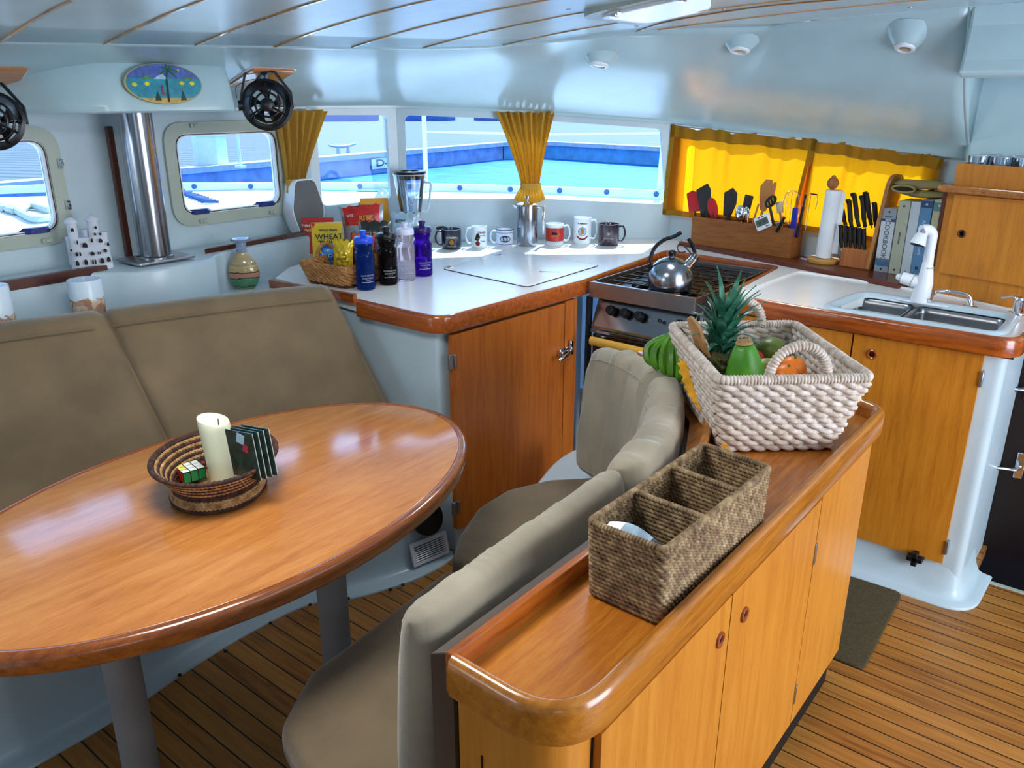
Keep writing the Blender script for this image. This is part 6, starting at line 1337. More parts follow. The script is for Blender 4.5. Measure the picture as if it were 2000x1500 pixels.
# ================================================================== CURTAINS
CUR = cloth_translucent('yellow_curtain', '#c8962c', '#e8a400', .42)
CURG = cloth_translucent('yellow_curtain_backlit', '#b8842a', '#ff9c0a', .70)
HEM = cloth_translucent('curtain_hem', '#a87c28', '#a86c08', .18)
CURF = cloth_translucent('ochre_gathered_curtain', '#c8a04a', '#e89a18', .25)
def inward(M, d): return M.to_3x3() @ Vector((0, 0, 1)) * d
def flat_curtain(lab, s0, s1, zb0, zb1, zt0, zt1, seed, lead=0.0):
    o = thing('window_curtain', lab, 'curtain', EW @ Vector(((s0 + s1) / 2, (zb0 + zb1) / 2, .02)))
    NU, NV = 140, 16; mb = MB(); mh = MB(); G = []
    for j in range(NV + 1):
        v = j / NV; row = []
        for i in range(NU + 1):
            u = i / NU; s_ = s0 + (s1 - s0) * u; z = (zb0 + (zb1 - zb0) * u) * (1 - v) + (zt0 + (zt1 - zt0) * u) * v
            rip = .006 * math.sin(i * .38 + seed + math.sin(i * .11)) * v ** 2 + .006 * math.sin(i * .155 + seed * 2 + v * 1.5) + .003 * math.sin(i * .065 + 5 * v)
            s_ += lead * (v - .5) * .5
            z += (.006 * math.sin(i * .15 + seed) + .003 * math.sin(i * .37)) * v ** 6
            row.append(EW @ Vector((s_, z, .022 + rip + seed * .003)))
        G.append(row)
    mb.loft(G, closed=False, caps=False); cl = mb.build('cloth', CURG, o, world=True, smooth=80)
    off = inward(EW, .0018)
    mh.loft([[p + off for p in r] for r in G[14:]], closed=False, caps=False); mh.loft([[p + off for p in r] for r in G[:2]], closed=False, caps=False)
    mh.loft([[r[k] + off for r in G] for k in range(0, 5)], closed=False, caps=False); mh.loft([[r[k] + off for r in G] for k in range(136, 141)], closed=False, caps=False)
    mh.build('hem', HEM, o, world=True, smooth=80)
def ew(px, py): 
    p = U(px, py, pl=((WDE[0], WDE[1]), (WEE[0], WEE[1]))); return (p - Vector((WDE[0], WDE[1], 0))).dot(Vector((EW[0][0], EW[1][0], 0))), p.z
a0, a1 = ew(1302, 418), ew(1322, 245); b0, b1 = ew(1570, 450), ew(1575, 272); c0, c1 = ew(1820, 470), ew(1838, 305)
flat_curtain('translucent yellow curtain, left half, glowing behind the utensil box', a0[0] + .005, b0[0] + .015, a0[1], b0[1] + .01, a1[1] - .002, b1[1], 1.0, .03)
flat_curtain('translucent yellow curtain, right half, glowing behind paper towel and knives', b0[0] - .03, c1[0], b0[1] + .01, b0[1] - .02, b1[1], c1[1] - .004, 2.0, .10)
def rope_rod(name, lab, pts):
    mb = MB(); mb.tube(pts, .003, 8); o = mb.build(name, WHITEP); tag(o, lab, 'rod'); return o
rr_ = rope_rod('curtain_rod', 'thin white curtain rod above the yellow galley curtains', [EW @ Vector((a1[0] - .02, a1[1] + .006, .020)), EW @ Vector((c1[0] + .03, c1[1] + .002, .020))])
def tied(lab, top_c, top_w, tie_c, tie_w, bot_c, bot_w, ud, nd, nf, skew=0.0, seed=0):
    """a gathered curtain: pleats from a wide heading to a narrow tie, fanning out below it"""
    o = thing('tied_curtain', lab, 'curtain', tie_c); NU = nf * 8; mb = MB(); rings = []
    ud = Vector(ud).normalized(); nd = Vector(nd).normalized()
    st_ = [(0, top_c, top_w, .011), (.08, None, None, .015), (1.0, tie_c, tie_w, .010)]
    for j in range(19):
        v = j / 18; c = top_c.lerp(tie_c, v); w_ = top_w * (1 - v) ** 1.0 + tie_w * v; w_ = tie_w + (top_w - tie_w) * (1 - v) ** 1.25
        row = []
        for i in range(NU + 1):
            u = i / NU - .5; ph = i / 8 * 2 * PI
            amp = .023 * (1 - .5 * v)
            d = amp * math.sin(ph + .5 * math.sin(i * .37 + seed)) + .004 * math.sin(i * .21 + seed) + .012 * v * math.cos(u * PI)
            row.append(c + ud * (w_ * u + .0025 * math.sin(ph * 2) * v) + nd * d + Vector((0, 0, (.004 * math.sin(i * .5) if v < .01 else 0))))
        rings.append(row)
    mb.loft(rings, closed=False, caps=False); mb.build('pleated_cloth', CURF, o, world=True, smooth=80)
    if bot_c is not None:
        mb = MB(); rings = []
        for j in range(8):
            v = j / 7; c = tie_c.lerp(bot_c, v); w_ = tie_w + (bot_w - tie_w) * v ** .8; row = []
            for i in range(NU + 1):
                u = i / NU - .5; ph = i / 8 * 2 * PI; row.append(c + ud * w_ * u * 1.0 + nd * (.008 + .011 * v * math.sin(ph)) + Vector((0, 0, .018 * v * (abs(u) * 2) ** 2 * 1.3)))
            rings.append(row)
        mb.loft(rings, closed=False, caps=False); mb.build('fanned_tail', CURF, o, world=True, smooth=80)
    mb = MB(); mb.loft([[tie_c + Vector((0, 0, z)) + ud * (tie_w * .56 * math.cos(2 * PI * k / 20)) + nd * (.010 + .024 * math.sin(2 * PI * k / 20)) for k in range(20)] for z in (.014, .010, -.010, -.014)], caps=False); mb.build('tie_band', CURF, o, world=True, smooth=60)
    return o
# curtain tied at the bend of the forward windows
tcn = Vector((-2.45, 3.26, 0)); ndm = (inward(CW, 1) + inward(DW, 1)).normalized(); udm = Vector((-ndm.y, ndm.x, 0)); udm = udm if udm.dot(_rt) > 0 else -udm
P0 = tcn + ndm * .045
def mp(px, py): 
    pl_ = ((P0.x, P0.y), (P0.x + udm.x, P0.y + udm.y)); return U(px, py, pl=pl_)
tw_ = (mp(1083, 222) - mp(968, 216)).length
tied('ochre curtain tied in a bow between the two forward windows above the coffee press', mp(1026, 219), tw_, mp(1036, 363), (mp(1054, 363) - mp(1018, 363)).length, mp(1034, 398), (mp(1063, 398) - mp(1001, 398)).length, udm, ndm, 9, seed=1)
# curtain between framed window and quarter window
nq = Vector((1, -.12, 0)).normalized(); uq = Vector((.12, 1, 0)).normalized(); Q0 = Vector((-3.0, 2.36, 0))
def mq(px, py): return U(px, py, pl=((Q0.x, Q0.y), (Q0.x + uq.x, Q0.y + uq.y)))
tied('ochre curtain tied back beside the second framed window, above the white speaker', mq(588, 216), (mq(640, 214) - mq(536, 218)).length, mq(577, 355), (mq(596, 355) - mq(560, 355)).length, mq(576, 385), (mq(598, 385) - mq(562, 385)).length, uq, nq, 6, seed=4)
# thin white moulding line above the windows
mb = MB(); mb.tube([Vector((-3.035, .3, 1.549))] + [Vector((p.x, p.y, p.z - .004)) + Vector((0, 0, 0)) for p in [r[-2] for r in rows]] if False else [Vector((-3.04, -.5, 1.548)), Vector((-3.04, 2.36, 1.548))], .005, 8); mb.build; st(mb.build('trim_10', WHITEP))

# ================================================================== ON THE LEDGE
e_ = Vector((EW[0][0], EW[1][0], 0)); ninw = inward(EW, 1); ZL = .9405
fl0, fl1 = U(1350, 475, z=ZL), U(1704, 529, z=ZL)       # front foot line of the box
fd = (fl1 - fl0); fd.normalize(); fL = (U(1561, 500, z=ZL) - fl0).dot(fd); fn = Vector((-fd.y, fd.x, 0))      # fn: towards the wall
def L_(px, py, back=0.0):
    a = fl0 + fn * back; return U(px, py, pl=((a.x, a.y), (a.x + fd.x, a.y + fd.y)))
ub = thing('utensil_box', 'plain wooden box full of kitchen tools standing on the ledge', 'box', fl0.lerp(fl1, .5))
tl, tr = L_(1350, 420), L_(1537, 447); dep = .080
BF = frame(fl0, fd, (0, 0, 1))
hL, hR = tl.z - fl0.z, tr.z - fl0.z; hL = hR = (hL + hR) / 2
mb = MB(); plate(mb, [(0, 0), (fL, 0), (fL - .004, hR), (-.002, hL)], [], .009, BF); plate(mb, [(0, 0), (fL, 0), (fL, hR), (0, hL)], [], .009, BF @ Matrix.Translation((0, 0, -dep)))
for x in (.0045, fL - .0045): plate(mb, [(-dep, 0), (0, 0), (0, hR - .001), (-dep, hR - .001)], [], .009, frame(fl0 + fd * x, -fn * -1 * -1, (0, 0, 1)) @ Matrix.Identity(4))
mb.box(fl0 + fd * fL / 2 + fn * dep / 2 + Vector((0, 0, .006)), (fL - .01, dep - .01, .008), Matrix(((fd.x, fn.x, 0), (fd.y, fn.y, 0), (0, 0, 1))))
mb.build('boards', BOXW, ub, world=True, smooth=0, bev=.001)
for x, z in ((.01, .9), (.06, .88), (.30, .9), (.40, .9), (.95, .93), (.95, .1), (.01, .1)):
    mb = MB(); mb.lathe([(.0022, 0), (.0015, .001)], 8); mb.xf(BF @ Matrix.Translation((fL * x, hR * z, .0045))); mb.build('nail', DARKW, ub, world=True)
def util(lab, cat, name, b0, t0, back, parts):
    """a tool from its foot inside the box (pixel b0) to its tip (pixel t0)"""
    A, B = L_(*b0, back), L_(*t0, back); v = (B - A); L = v.length; vn = v.normalized(); M = frame(A, fd - vn * fd.dot(vn), vn); o = thing(name, lab, cat, A)
    for nm, mat, fnc in parts: mb = MB(); fnc(mb, L); mb.xf(M); mb.build(nm, mat, o, world=True, smooth=50)
    return o
def ep(mb, o, th, z=0.0, r=.0015): k = len(mb.v); mb.slab(ccw(o), z - th / 2, z + th / 2, min(r, th * .45))
def rod(mb, y0, y1, r, x=0): mb.tube([(x, y0, 0), (x, y1, 0)], r, 8)
RED = plain('red_silicone', '#c01420', .4); DGREY = plain('charcoal_nylon', '#2a2626', .5); SPW = wood('spoon_wood', '#9c5c28', '#b8783c', '#c88c50', 'z', .5, 0); BLU = plain('blue_plastic', '#1c2c9c', .35)
s0 = S(tl)
util('red silicone spatula at the far left of the utensil box', 'spatula', 'red_spatula', (1362, 450), (1352, 372), .060, [('blade', RED, lambda mb, L: ep(mb, rpoly([(-14 * s0, L - 42 * s0), (14 * s0, L - 42 * s0), (13 * s0, L - 6 * s0), (0, L), (-14 * s0, L - 4 * s0)], .006), .005)), ('handle', DGREY, lambda mb, L: rod(mb, 0, L - 40 * s0, .005))])
util('large black square turner in front of the red spatula', 'turner', 'black_turner', (1384, 450), (1372, 360), .045, [('blade', DGREY, lambda mb, L: ep(mb, rpoly([(-13 * s0, L - 60 * s0), (11 * s0, L - 62 * s0), (17 * s0, L - 12 * s0), (12 * s0, L), (-16 * s0, L - 8 * s0)], .005), .004)), ('handle', DGREY, lambda mb, L: rod(mb, 0, L - 55 * s0, .006))])
util('small red oval spoon leaning right of the black turner', 'spoon', 'red_spoon', (1400, 448), (1388, 385), .030, [('bowl', RED, lambda mb, L: ep(mb, circ_(11 * s0, 0, L - 22 * s0, 24, 1.9), .007)), ('handle', DGREY, lambda mb, L: rod(mb, 0, L - 30 * s0, .005))])
util('black notched turner in the middle left of the utensil box', 'turner', 'black_turner', (1420, 452), (1426, 366), .045, [('blade', DGREY, lambda mb, L: ep(mb, rpoly([(-11 * s0, L - 52 * s0), (4 * s0, L - 58 * s0), (16 * s0, L - 30 * s0), (17 * s0, L - 10 * s0), (6 * s0, L), (-4 * s0, L - 6 * s0), (-12 * s0, L - 10 * s0)], .004), .004)), ('handle', DGREY, lambda mb, L: rod(mb, 0, L - 52 * s0, .006))])
util('small black spatula right of the notched turner', 'spatula', 'black_spatula', (1448, 452), (1463, 381), .040, [('blade', DGREY, lambda mb, L: ep(mb, rpoly([(-9 * s0, L - 34 * s0), (8 * s0, L - 34 * s0), (10 * s0, L), (-8 * s0, L)], .004), .004)), ('handle', DGREY, lambda mb, L: rod(mb, 0, L - 30 * s0, .005))])
util('shiny steel ladle bowl peeping over the front edge of the utensil box', 'ladle', 'steel_ladle', (1448, 452), (1446, 404), .022, [('bowl', CHROME, lambda mb, L: mb.ell((0, L - 12 * s0, 0), (11 * s0, 16 * s0, 6 * s0))), ('handle', CHROME, lambda mb, L: rod(mb, 0, L - 20 * s0, .004))])
util('steel spoon just right of the ladle in the utensil box', 'spoon', 'steel_spoon', (1462, 455), (1458, 402), .028, [('bowl', CHROME, lambda mb, L: ep(mb, circ_(6 * s0, 0, L - 12 * s0, 20, 1.8), .003)), ('handle', CHROME, lambda mb, L: rod(mb, 0, L - 20 * s0, .003))])
util('large wooden salad fork spoon rising highest from the utensil box', 'spoon', 'wooden_spoon', (1478, 456), (1505, 350), .050, [('bowl', SPW, lambda mb, L: (ep(mb, rpoly([(-5 * s0, L - 58 * s0), (6 * s0, L - 58 * s0), (15 * s0, L - 26 * s0), (14 * s0, L - 4 * s0), (9 * s0, L - 2 * s0), (7 * s0, L - 12 * s0), (4 * s0, L), (-8 * s0, L - 2 * s0), (-16 * s0, L - 16 * s0), (-13 * s0, L - 34 * s0)], .006), .007))), ('handle', SPW, lambda mb, L: rod(mb, 0, L - 50 * s0, .006))])
util('thin wooden stick handle leaning left of the white timer', 'spoon', 'wooden_stick', (1462, 460), (1482, 398), .018, [('shaft', SPW, lambda mb, L: rod(mb, 0, L, .0045))])
util('black slotted spoon leaning right in front of the wooden spoon', 'spoon', 'slotted_spoon', (1516, 462), (1498, 378), .025, [('bowl', BLACK, lambda mb, L: (ep(mb, [(x * math.cos(.9) - (y) * math.sin(.9) + 4 * s0, L - 16 * s0 + x * math.sin(.5) + y * math.cos(.9)) for x, y in circ_(17 * s0, 0, 0, 26, .55)], .005))), ('slots', plain('slot_light', '#b88a28', .6), lambda mb, L: [mb.box((4 * s0 + k * 6 * s0, L - 16 * s0 + k * 3 * s0, .003), (2 * s0, 7 * s0, .0006)) for k in (-1, 0, 1)]), ('handle', BLACK, lambda mb, L: rod(mb, 0, L - 22 * s0, .006))])
util('white topped basting brush behind the slotted spoon', 'brush', 'basting_brush', (1528, 462), (1522, 394), .050, [('bristles', plain('bristle', '#cfc4a0', .8), lambda mb, L: ep(mb, rpoly([(-6 * s0, L - 20 * s0), (6 * s0, L - 20 * s0), (7 * s0, L), (-7 * s0, L)], .002), .008)), ('handle', SPW, lambda mb, L: rod(mb, 0, L - 18 * s0, .005))])
def whiskf(mb, L):
    for k in range(6):
        a = PI * k / 6; mb.tube([(16 * s0 * math.sin(t) ** .8 * math.cos(a) if t < PI else 0, L - 30 * s0 - 30 * s0 * math.cos(t), 16 * s0 * math.sin(t) ** .8 * math.sin(a)) for t in [PI * j / 12 * .999 for j in range(13)]] , .0008, 5)
        mb.tube([(-16 * s0 * math.sin(t) ** .8 * math.cos(a), L - 30 * s0 - 30 * s0 * math.cos(t), -16 * s0 * math.sin(t) ** .8 * math.sin(a)) for t in [PI * j / 12 * .999 for j in range(13)]], .0008, 5)
util('wire balloon whisk in the right part of the utensil box', 'whisk', 'wire_whisk', (1538, 464), (1548, 372), .050, [('wires', CHROME, whiskf), ('handle', CHROME, lambda mb, L: rod(mb, 0, L - 58 * s0, .006))])
util('short blue handled scissors or opener right of the whisk', 'scissors', 'blue_handle', (1546, 462), (1553, 406), .015, [('grip', BLU, lambda mb, L: ep(mb, rpoly([(-5 * s0, 0), (6 * s0, 0), (6 * s0, L), (-4 * s0, L)], .005), .008))])
util('long black lighter wand tilted right in the utensil box', 'lighter', 'gas_lighter', (1556, 464), (1574, 380), .020, [('body', BLACK, lambda mb, L: rod(mb, 0, L * .72, .0065)), ('tip', BLACK, lambda mb, L: (rod(mb, L * .72, L, .0035), mb.box((0, L - .008, 0), (.008, .016, .006))))])
def peel(mb, L): mb.tube([(0, 0, 0), (0, L, 0), (10 * s0, L + 4 * s0, 0), (14 * s0, L - 6 * s0, 0), (12 * s0, L - 22 * s0, 0)], .0016, 6)
util('thin steel potato masher frame at the right end of the utensil box', 'masher', 'wire_masher', (1570, 468), (1584, 382), .040, [('frame', CHROME, peel), ('grip', BLACK, lambda mb, L: mb.box((5 * s0, L + 3 * s0, 0), (12 * s0, .005, .005)))])
util('glass measuring beaker rim half visible right of the slotted spoon', 'beaker', 'small_beaker', (1524, 462), (1522, 434), .012, [('cup', CLEAR, lambda mb, L: mb.tube([(0, 0, 0), (0, L, 0)], [.014, .018], 16)), ('rim', plain('glass_rim', '#c4d2d8', .1), lambda mb, L: mb.tube([(.018 * math.cos(t * PI / 10), L, .018 * math.sin(t * PI / 10)) for t in range(20)], .0012, 6, cyc=True))])
util('black handle hooked over the front of the utensil box right of the timer', 'knife', 'black_hook_handle', (1516, 452), (1532, 424), -.010, [('grip', BLACK, lambda mb, L: mb.tube([(0, 0, 0), (.002, L * .5, 0), (0, L, 0)], [.006, .008, .006], 10))])
# white timer clipped on the front
TA, TBm = L_(1474, 432, -.009), L_(1506, 418, -.009); tmr = thing('kitchen_timer', 'white digital kitchen timer clipped on the front edge of the utensil box', 'timer', L_(1490, 434, -.009)); tF = frame((0, 0, 0), TBm - TA, (0, 0, 1)); 
tF = frame((0, 0, 0), TBm - TA, Vector((-(TBm - TA).z * fd.x, -(TBm - TA).z * fd.y, math.hypot((TBm - TA).x, (TBm - TA).y))))
mb = MB(); mb.slab(rrect(.072, .060, .008), -.006, .006, .002); mb.xf(tF); mb.build('case', WHITEP, tmr)
mb = MB(); mb.slab(rrect(.060, .030, .002, 0, .001), .006, .0067); mb.xf(tF); mb.build('display', plain('lcd_grey', '#5a625c', .2), tmr, smooth=0)
mb = MB(); [mb.slab(rrect(.010, .0035, .001, x, y), .006, .0075) for x, y in ((-.008, .023), (.010, .023), (.016, -.022), (.026, -.022))]; mb.xf(tF); mb.build('button', plain('button_dark', '#2c3440', .5), tmr, smooth=0)
mb = MB(); text(mb, '88 88', .018, tF @ Matrix.Translation((0, 0, .0072))); mb.build('lettering', plain('lcd_digit', '#39413c', .4), tmr, smooth=0)

# paper towel on its stand
pt0 = L_(1608, 505, .030); ptw = thing('paper_towel_roll', 'white paper towel roll on wooden stand with round wooden knob', 'paper towel', (pt0.x, pt0.y, ZL)); s_ = S(pt0)
mb = MB(); mb.lathe([(.062, 0), (.064, .004), (.064, .014), (.060, .018), (.002, .018)], 36); mb.build('wooden_base', plain('pale_pine', '#c09048', .5, var=.1, scale=20), ptw)
hp_ = L_(1628, 371, .030).z - ZL; mb = MB(); mb.lathe([(.030, .020), (.0335, .021), (.0345, hp_ - .002), (.033, hp_), (.012, hp_)], 36); mb.xf(Matrix.Rotation(math.radians(2), 4, 'Y')); mb.build('roll', plain('tissue_white', '#dfe4ea', .9, bmp=.4, bscale=180), ptw)
mb = MB(); mb.lathe([(.007, hp_ - .002), (.008, hp_ + .004), (.016, hp_ + .008), (.0235, hp_ + .022), (.0235, hp_ + .032), (.016, hp_ + .045), (.009, hp_ + .050), (.008, hp_ + .056), (.002, hp_ + .058)], 28); mb.build('knob', plain('turned_knob_wood', '#9c5f34', .45, var=.12, scale=30), ptw)
mb = MB(); mb.loft([[Vector((.034 + .022 * t, .010 * t - .004 * a, z)) for t, a in ((0, -1), (.5, 0), (1, .2), (1, .4), (.5, .4), (0, 0))] for z in (.04, hp_ * .5, hp_ - .006)]); mb.xf(Matrix.Rotation(-.25, 4, 'Z')); mb.build('loose_sheet', plain('tissue_white', '#dfe4ea', .9), ptw, smooth=30)
# knife block
k0, k1 = L_(1640, 514, 0.0), L_(1696, 522, 0.0); kbl = thing('knife_block', 'small orange wooden knife block full of black handled knives', 'knife block', (k0.x, k0.y, ZL)); kw = (k1 - k0).length; hk = L_(1645, 484, 0).z - ZL
KF = frame(k0, fd, (0, 0, 1)); KF[2][3] = ZL
mb = MB(); mb.loft([[KF @ Vector((x, y, z)) for x, y, z in ((0, 0, .0), (kw, 0, .0), (kw, 0, -.07), (0, 0, -.07))], [KF @ Vector((x, y, z)) for x, y, z in ((.0, hk, 0), (kw, hk, 0), (kw, hk + .03, -.07), (0, hk + .03, -.07))]]); mb.build('block', wood('beech_block', '#8c4a1c', '#a8602c', '#b8743c', 'z', .5, .05), kbl, world=True, smooth=0, bev=.003)
def knife(lab, b0, t0, back, r, curl=.0, grp=None):
    A, B = L_(*b0, back), L_(*t0, back); d = B - A; o = thing('kitchen_knife', lab, 'knife', A, 0, grp)
    mb = MB(); pts = [A, A.lerp(B, .3) + fd * -.002, A.lerp(B, .7), B, B + fd * curl + Vector((0, 0, -.3 * abs(curl)))]; mb.tube(cr(pts, 4), [r * .8] * 4 + [r] * 8 + [r * 1.15] * 4 + [r * .8], 8); mb.build('handle', BLACK, o, world=True)
    mb = MB(); mb.tube([A - d.normalized() * .012, A], .003, 6); mb.build('bolster', CHROME, o, world=True)
for k in range(6):
    x = 1644 + k * 9.0; knife('black steak knife handle %s in the front row of the knife block' % ['at the left end', 'second from the left', 'third from the left', 'third from the right', 'second from the right', 'at the right end'][k], (x, 484 + k * 1.2), (x - 2, 440 + k * 1.5), .012, .0088)
for j, (b0, t0, cu_, lab) in enumerate((((1652, 440), (1643, 402), 0, 'thin black knife handle at the far left of the back row'), ((1664, 446), (1658, 394), -.008, 'black knife handle with hooked end left of the tall pair'), ((1678, 444), (1668, 382), -.010, 'tall black hooked knife handle, left of the two tallest'), ((1690, 444), (1684, 387), -.008, 'black hooked knife handle between the two tallest'), ((1702, 440), (1692, 380), -.010, 'tallest black hooked knife handle in the knife block'), ((1712, 444), (1708, 400), -.004, 'black knife handle nearest the cutting board'))): knife(lab, b0, t0, .045, .0100, cu_)
# cutting board and books
c0_ = L_(1700, 524, .030); cbd = thing('cutting_board', 'rounded wooden cutting board upright between knife block and cookbooks', 'board', (c0_.x, c0_.y, ZL)); hcb = L_(1740, 340, .03).z - ZL
CF = frame(Vector((c0_.x, c0_.y, ZL)) - fn * .035, fn * 1, Vector((0, 0, 1)) + fd * .10)
mb = MB(); plate(mb, rpoly([(0, 0), (.125, 0), (.125, hcb), (0, hcb)], [.01, .01, .05, .05]), [], .014, CF); mb.build('board', wood('board_wood', '#8a5a30', '#a8743f', '#b8864e', 'z', .6, 0), cbd, world=True, smooth=0, bev=.004)
def book(name, lab, x0, x1, ytop, ybot, cols, writ, back=0.0, lean=.06, dz=0):
    A = L_(x0, ybot, back); B = L_(x1, ybot + (x1 - x0) * .13, back); wd = (B - A).length; hgt = L_(x0 + 6, ytop, back).z - ZL
    o = thing(name, lab, 'book', (A.x, A.y, ZL)); F = frame((0, 0, 0), fd, Vector((0, 0, 1)) + fd * lean); o_ = o
    mb = MB(); mb.loft([[F @ Vector((x, z, y)) for x, y in ((0, 0), (wd, 0), (wd, -.10), (0, -.10))] for z in (0, hgt)]); mb.build('cover', plain('cover_' + cols[0], cols[0], .5, var=.04), o, smooth=0, bev=.0012)
    mb = MB(); mb.loft([[F @ Vector((x, z, y)) for x, y in ((.002, -.004), (wd - .002, -.004), (wd - .002, -.101), (.002, -.101))] for z in (.002, hgt + .0004)]); mb.build('pages', plain('page_block', '#c8bfa4', .8), o, smooth=0)
    for (y0, y1, c_) in cols[1:]:
        mb = MB(); plate(mb, [(.001, y0 * hgt), (wd - .001, y0 * hgt), (wd - .001, y1 * hgt), (.001, y1 * hgt)], [], .0008, F @ Matrix.Translation((0, 0, .0005))); mb.build('spine_band', plain('cover_' + c_, c_, .5, var=.03), o, smooth=0)
    for s2, sz, yy, c_, sp_ in writ:
        if s2 in 'o':
            mb = MB(); mb.lathe([(.0042, 0), (.0042, .0006), (.0001, .0007)], 12); mb.xf(F @ Matrix.Translation((wd / 2, yy * hgt, .001))); mb.build('ring_hole', plain('print_' + c_, c_, .5), o, smooth=0); continue
        mb = MB(); text(mb, s2, sz, F @ Matrix.Translation((wd / 2, yy * hgt, .0016)) @ Matrix.Rotation(-PI / 2 if sp_ else 0, 4, 'Z'), bold=.0003); mb.build('lettering', plain('print_' + c_, c_, .5), o, smooth=0)
book('ring_binder', 'white and blue cookbook binder, shortest and leftmost of the books', 1706, 1733, 405, 530, ('#8f9aa6', (.16, .80, '#c4ccd4'), (.10, .22, '#2c6c9c'), (.80, .84, '#1c4a74')), [('NEW', .009, .82, '#e0e8f0', 0), ('Better Homes', .005, .88, '#4a5058', 0), ('COOKBOOK', .026, .52, '#5c6874', 1), ('o', 0, .95, '#3c2420', 0), ('o', 0, .05, '#3c2420', 0)], lean=.07)
book('ring_binder', 'plain cream ring binder second from the left on the ledge', 1734, 1756, 390, 535, ('#b4b8a4',), [('Sailing Recipes', .008, .5, '#585c50', 1), ('o', 0, .93, '#3c2420', 0), ('o', 0, .06, '#3c2420', 0)], lean=.07)
book('hardback_book', 'white torn-topped book between cream binder and blue spine', 1757, 1775, 392, 540, ('#c8d4dc',), [('o', 0, .05, '#8c5a20', 0)], lean=.07)
book('hardback_book', 'light blue book reading Around the World on its spine', 1775, 1797, 388, 545, ('#5c90bc', (.90, .99, '#2c4c70')), [('Around the World', .017, .52, '#c8dcec', 1), ('o', 0, .945, '#c8dcec', 0), ('III', .016, .12, '#1c2c40', 0)], lean=.07)
book('hardback_book', 'cream book at the right end behind the white kitchen tap', 1798, 1820, 388, 552, ('#c0c098', (.86, .97, '#5c8890')), [('o', 0, .93, '#c8dcd0', 0)], lean=.07)
# folded oven mitts on top of the books
mt = thing('oven_mitts', 'two folded khaki oven mitts lying on top of the cookbooks', 'oven mitts', L_(1780, 388, .04)); MT = plain('mitt_cloth', '#9c8c5c', .9, bmp=.5, bscale=250)
z0_ = L_(1778, 389, 0).z
def mitt(xa, xb, za, zb, b0_, hh_):
    A, B = L_(xa, 385, .01), L_(xb, 392, .01); A.z = z0_ + za; B.z = z0_ + zb; mb = MB(); rg = []
    for k in range(13):
        t = k / 12; p = A.lerp(B, t); f = math.sin(PI * (.12 + .80 * t)) ** .5; rg.append([p + fn * (.05 + .055 * f * math.cos(a)) + Vector((0, 0, hh_ * (.9 if math.sin(a) > 0 else .7) * f * math.sin(a) + .003 * math.sin(5 * t + a * 2))) for a in [2 * PI * j / 18 for j in range(18)]])
    mb.loft(rg); mb.build('mitt', MT, mt, world=True, smooth=60)
mitt(1748, 1834, .018, .016, 0, .017); mitt(1734, 1832, .050, .050, 0, .021)
cuf = L_(1765, 368, -.01); mb = MB(); rg = []
for f, dd in ((1.0, 0), (1.12, -.002), (1.0, -.004)):
    rg.append([cuf + fd * (.040 * f * math.cos(a)) - fn * dd + Vector((0, 0, .0115 * f * math.sin(a))) for a in [2 * PI * j / 24 for j in range(24)]])
mb.tube([cuf + fd * (.042 * math.cos(a)) + Vector((0, 0, .0125 * math.sin(a) - .002)) for a in [2 * PI * j / 28 for j in range(28)]], .0042, 8, cyc=True); mb.build('cuff_edge', MT, mt, world=True)
mb = MB(); mb.lathe([(.0395, 0), (.038, .001)], 24, sq=(1, .28)); mb.xf(frame(cuf + Vector((0, 0, -.002)), fd, (0, 0, 1))); mb.build('cuff_opening', plain('mitt_inside', '#2c2418', .95), mt, world=True)

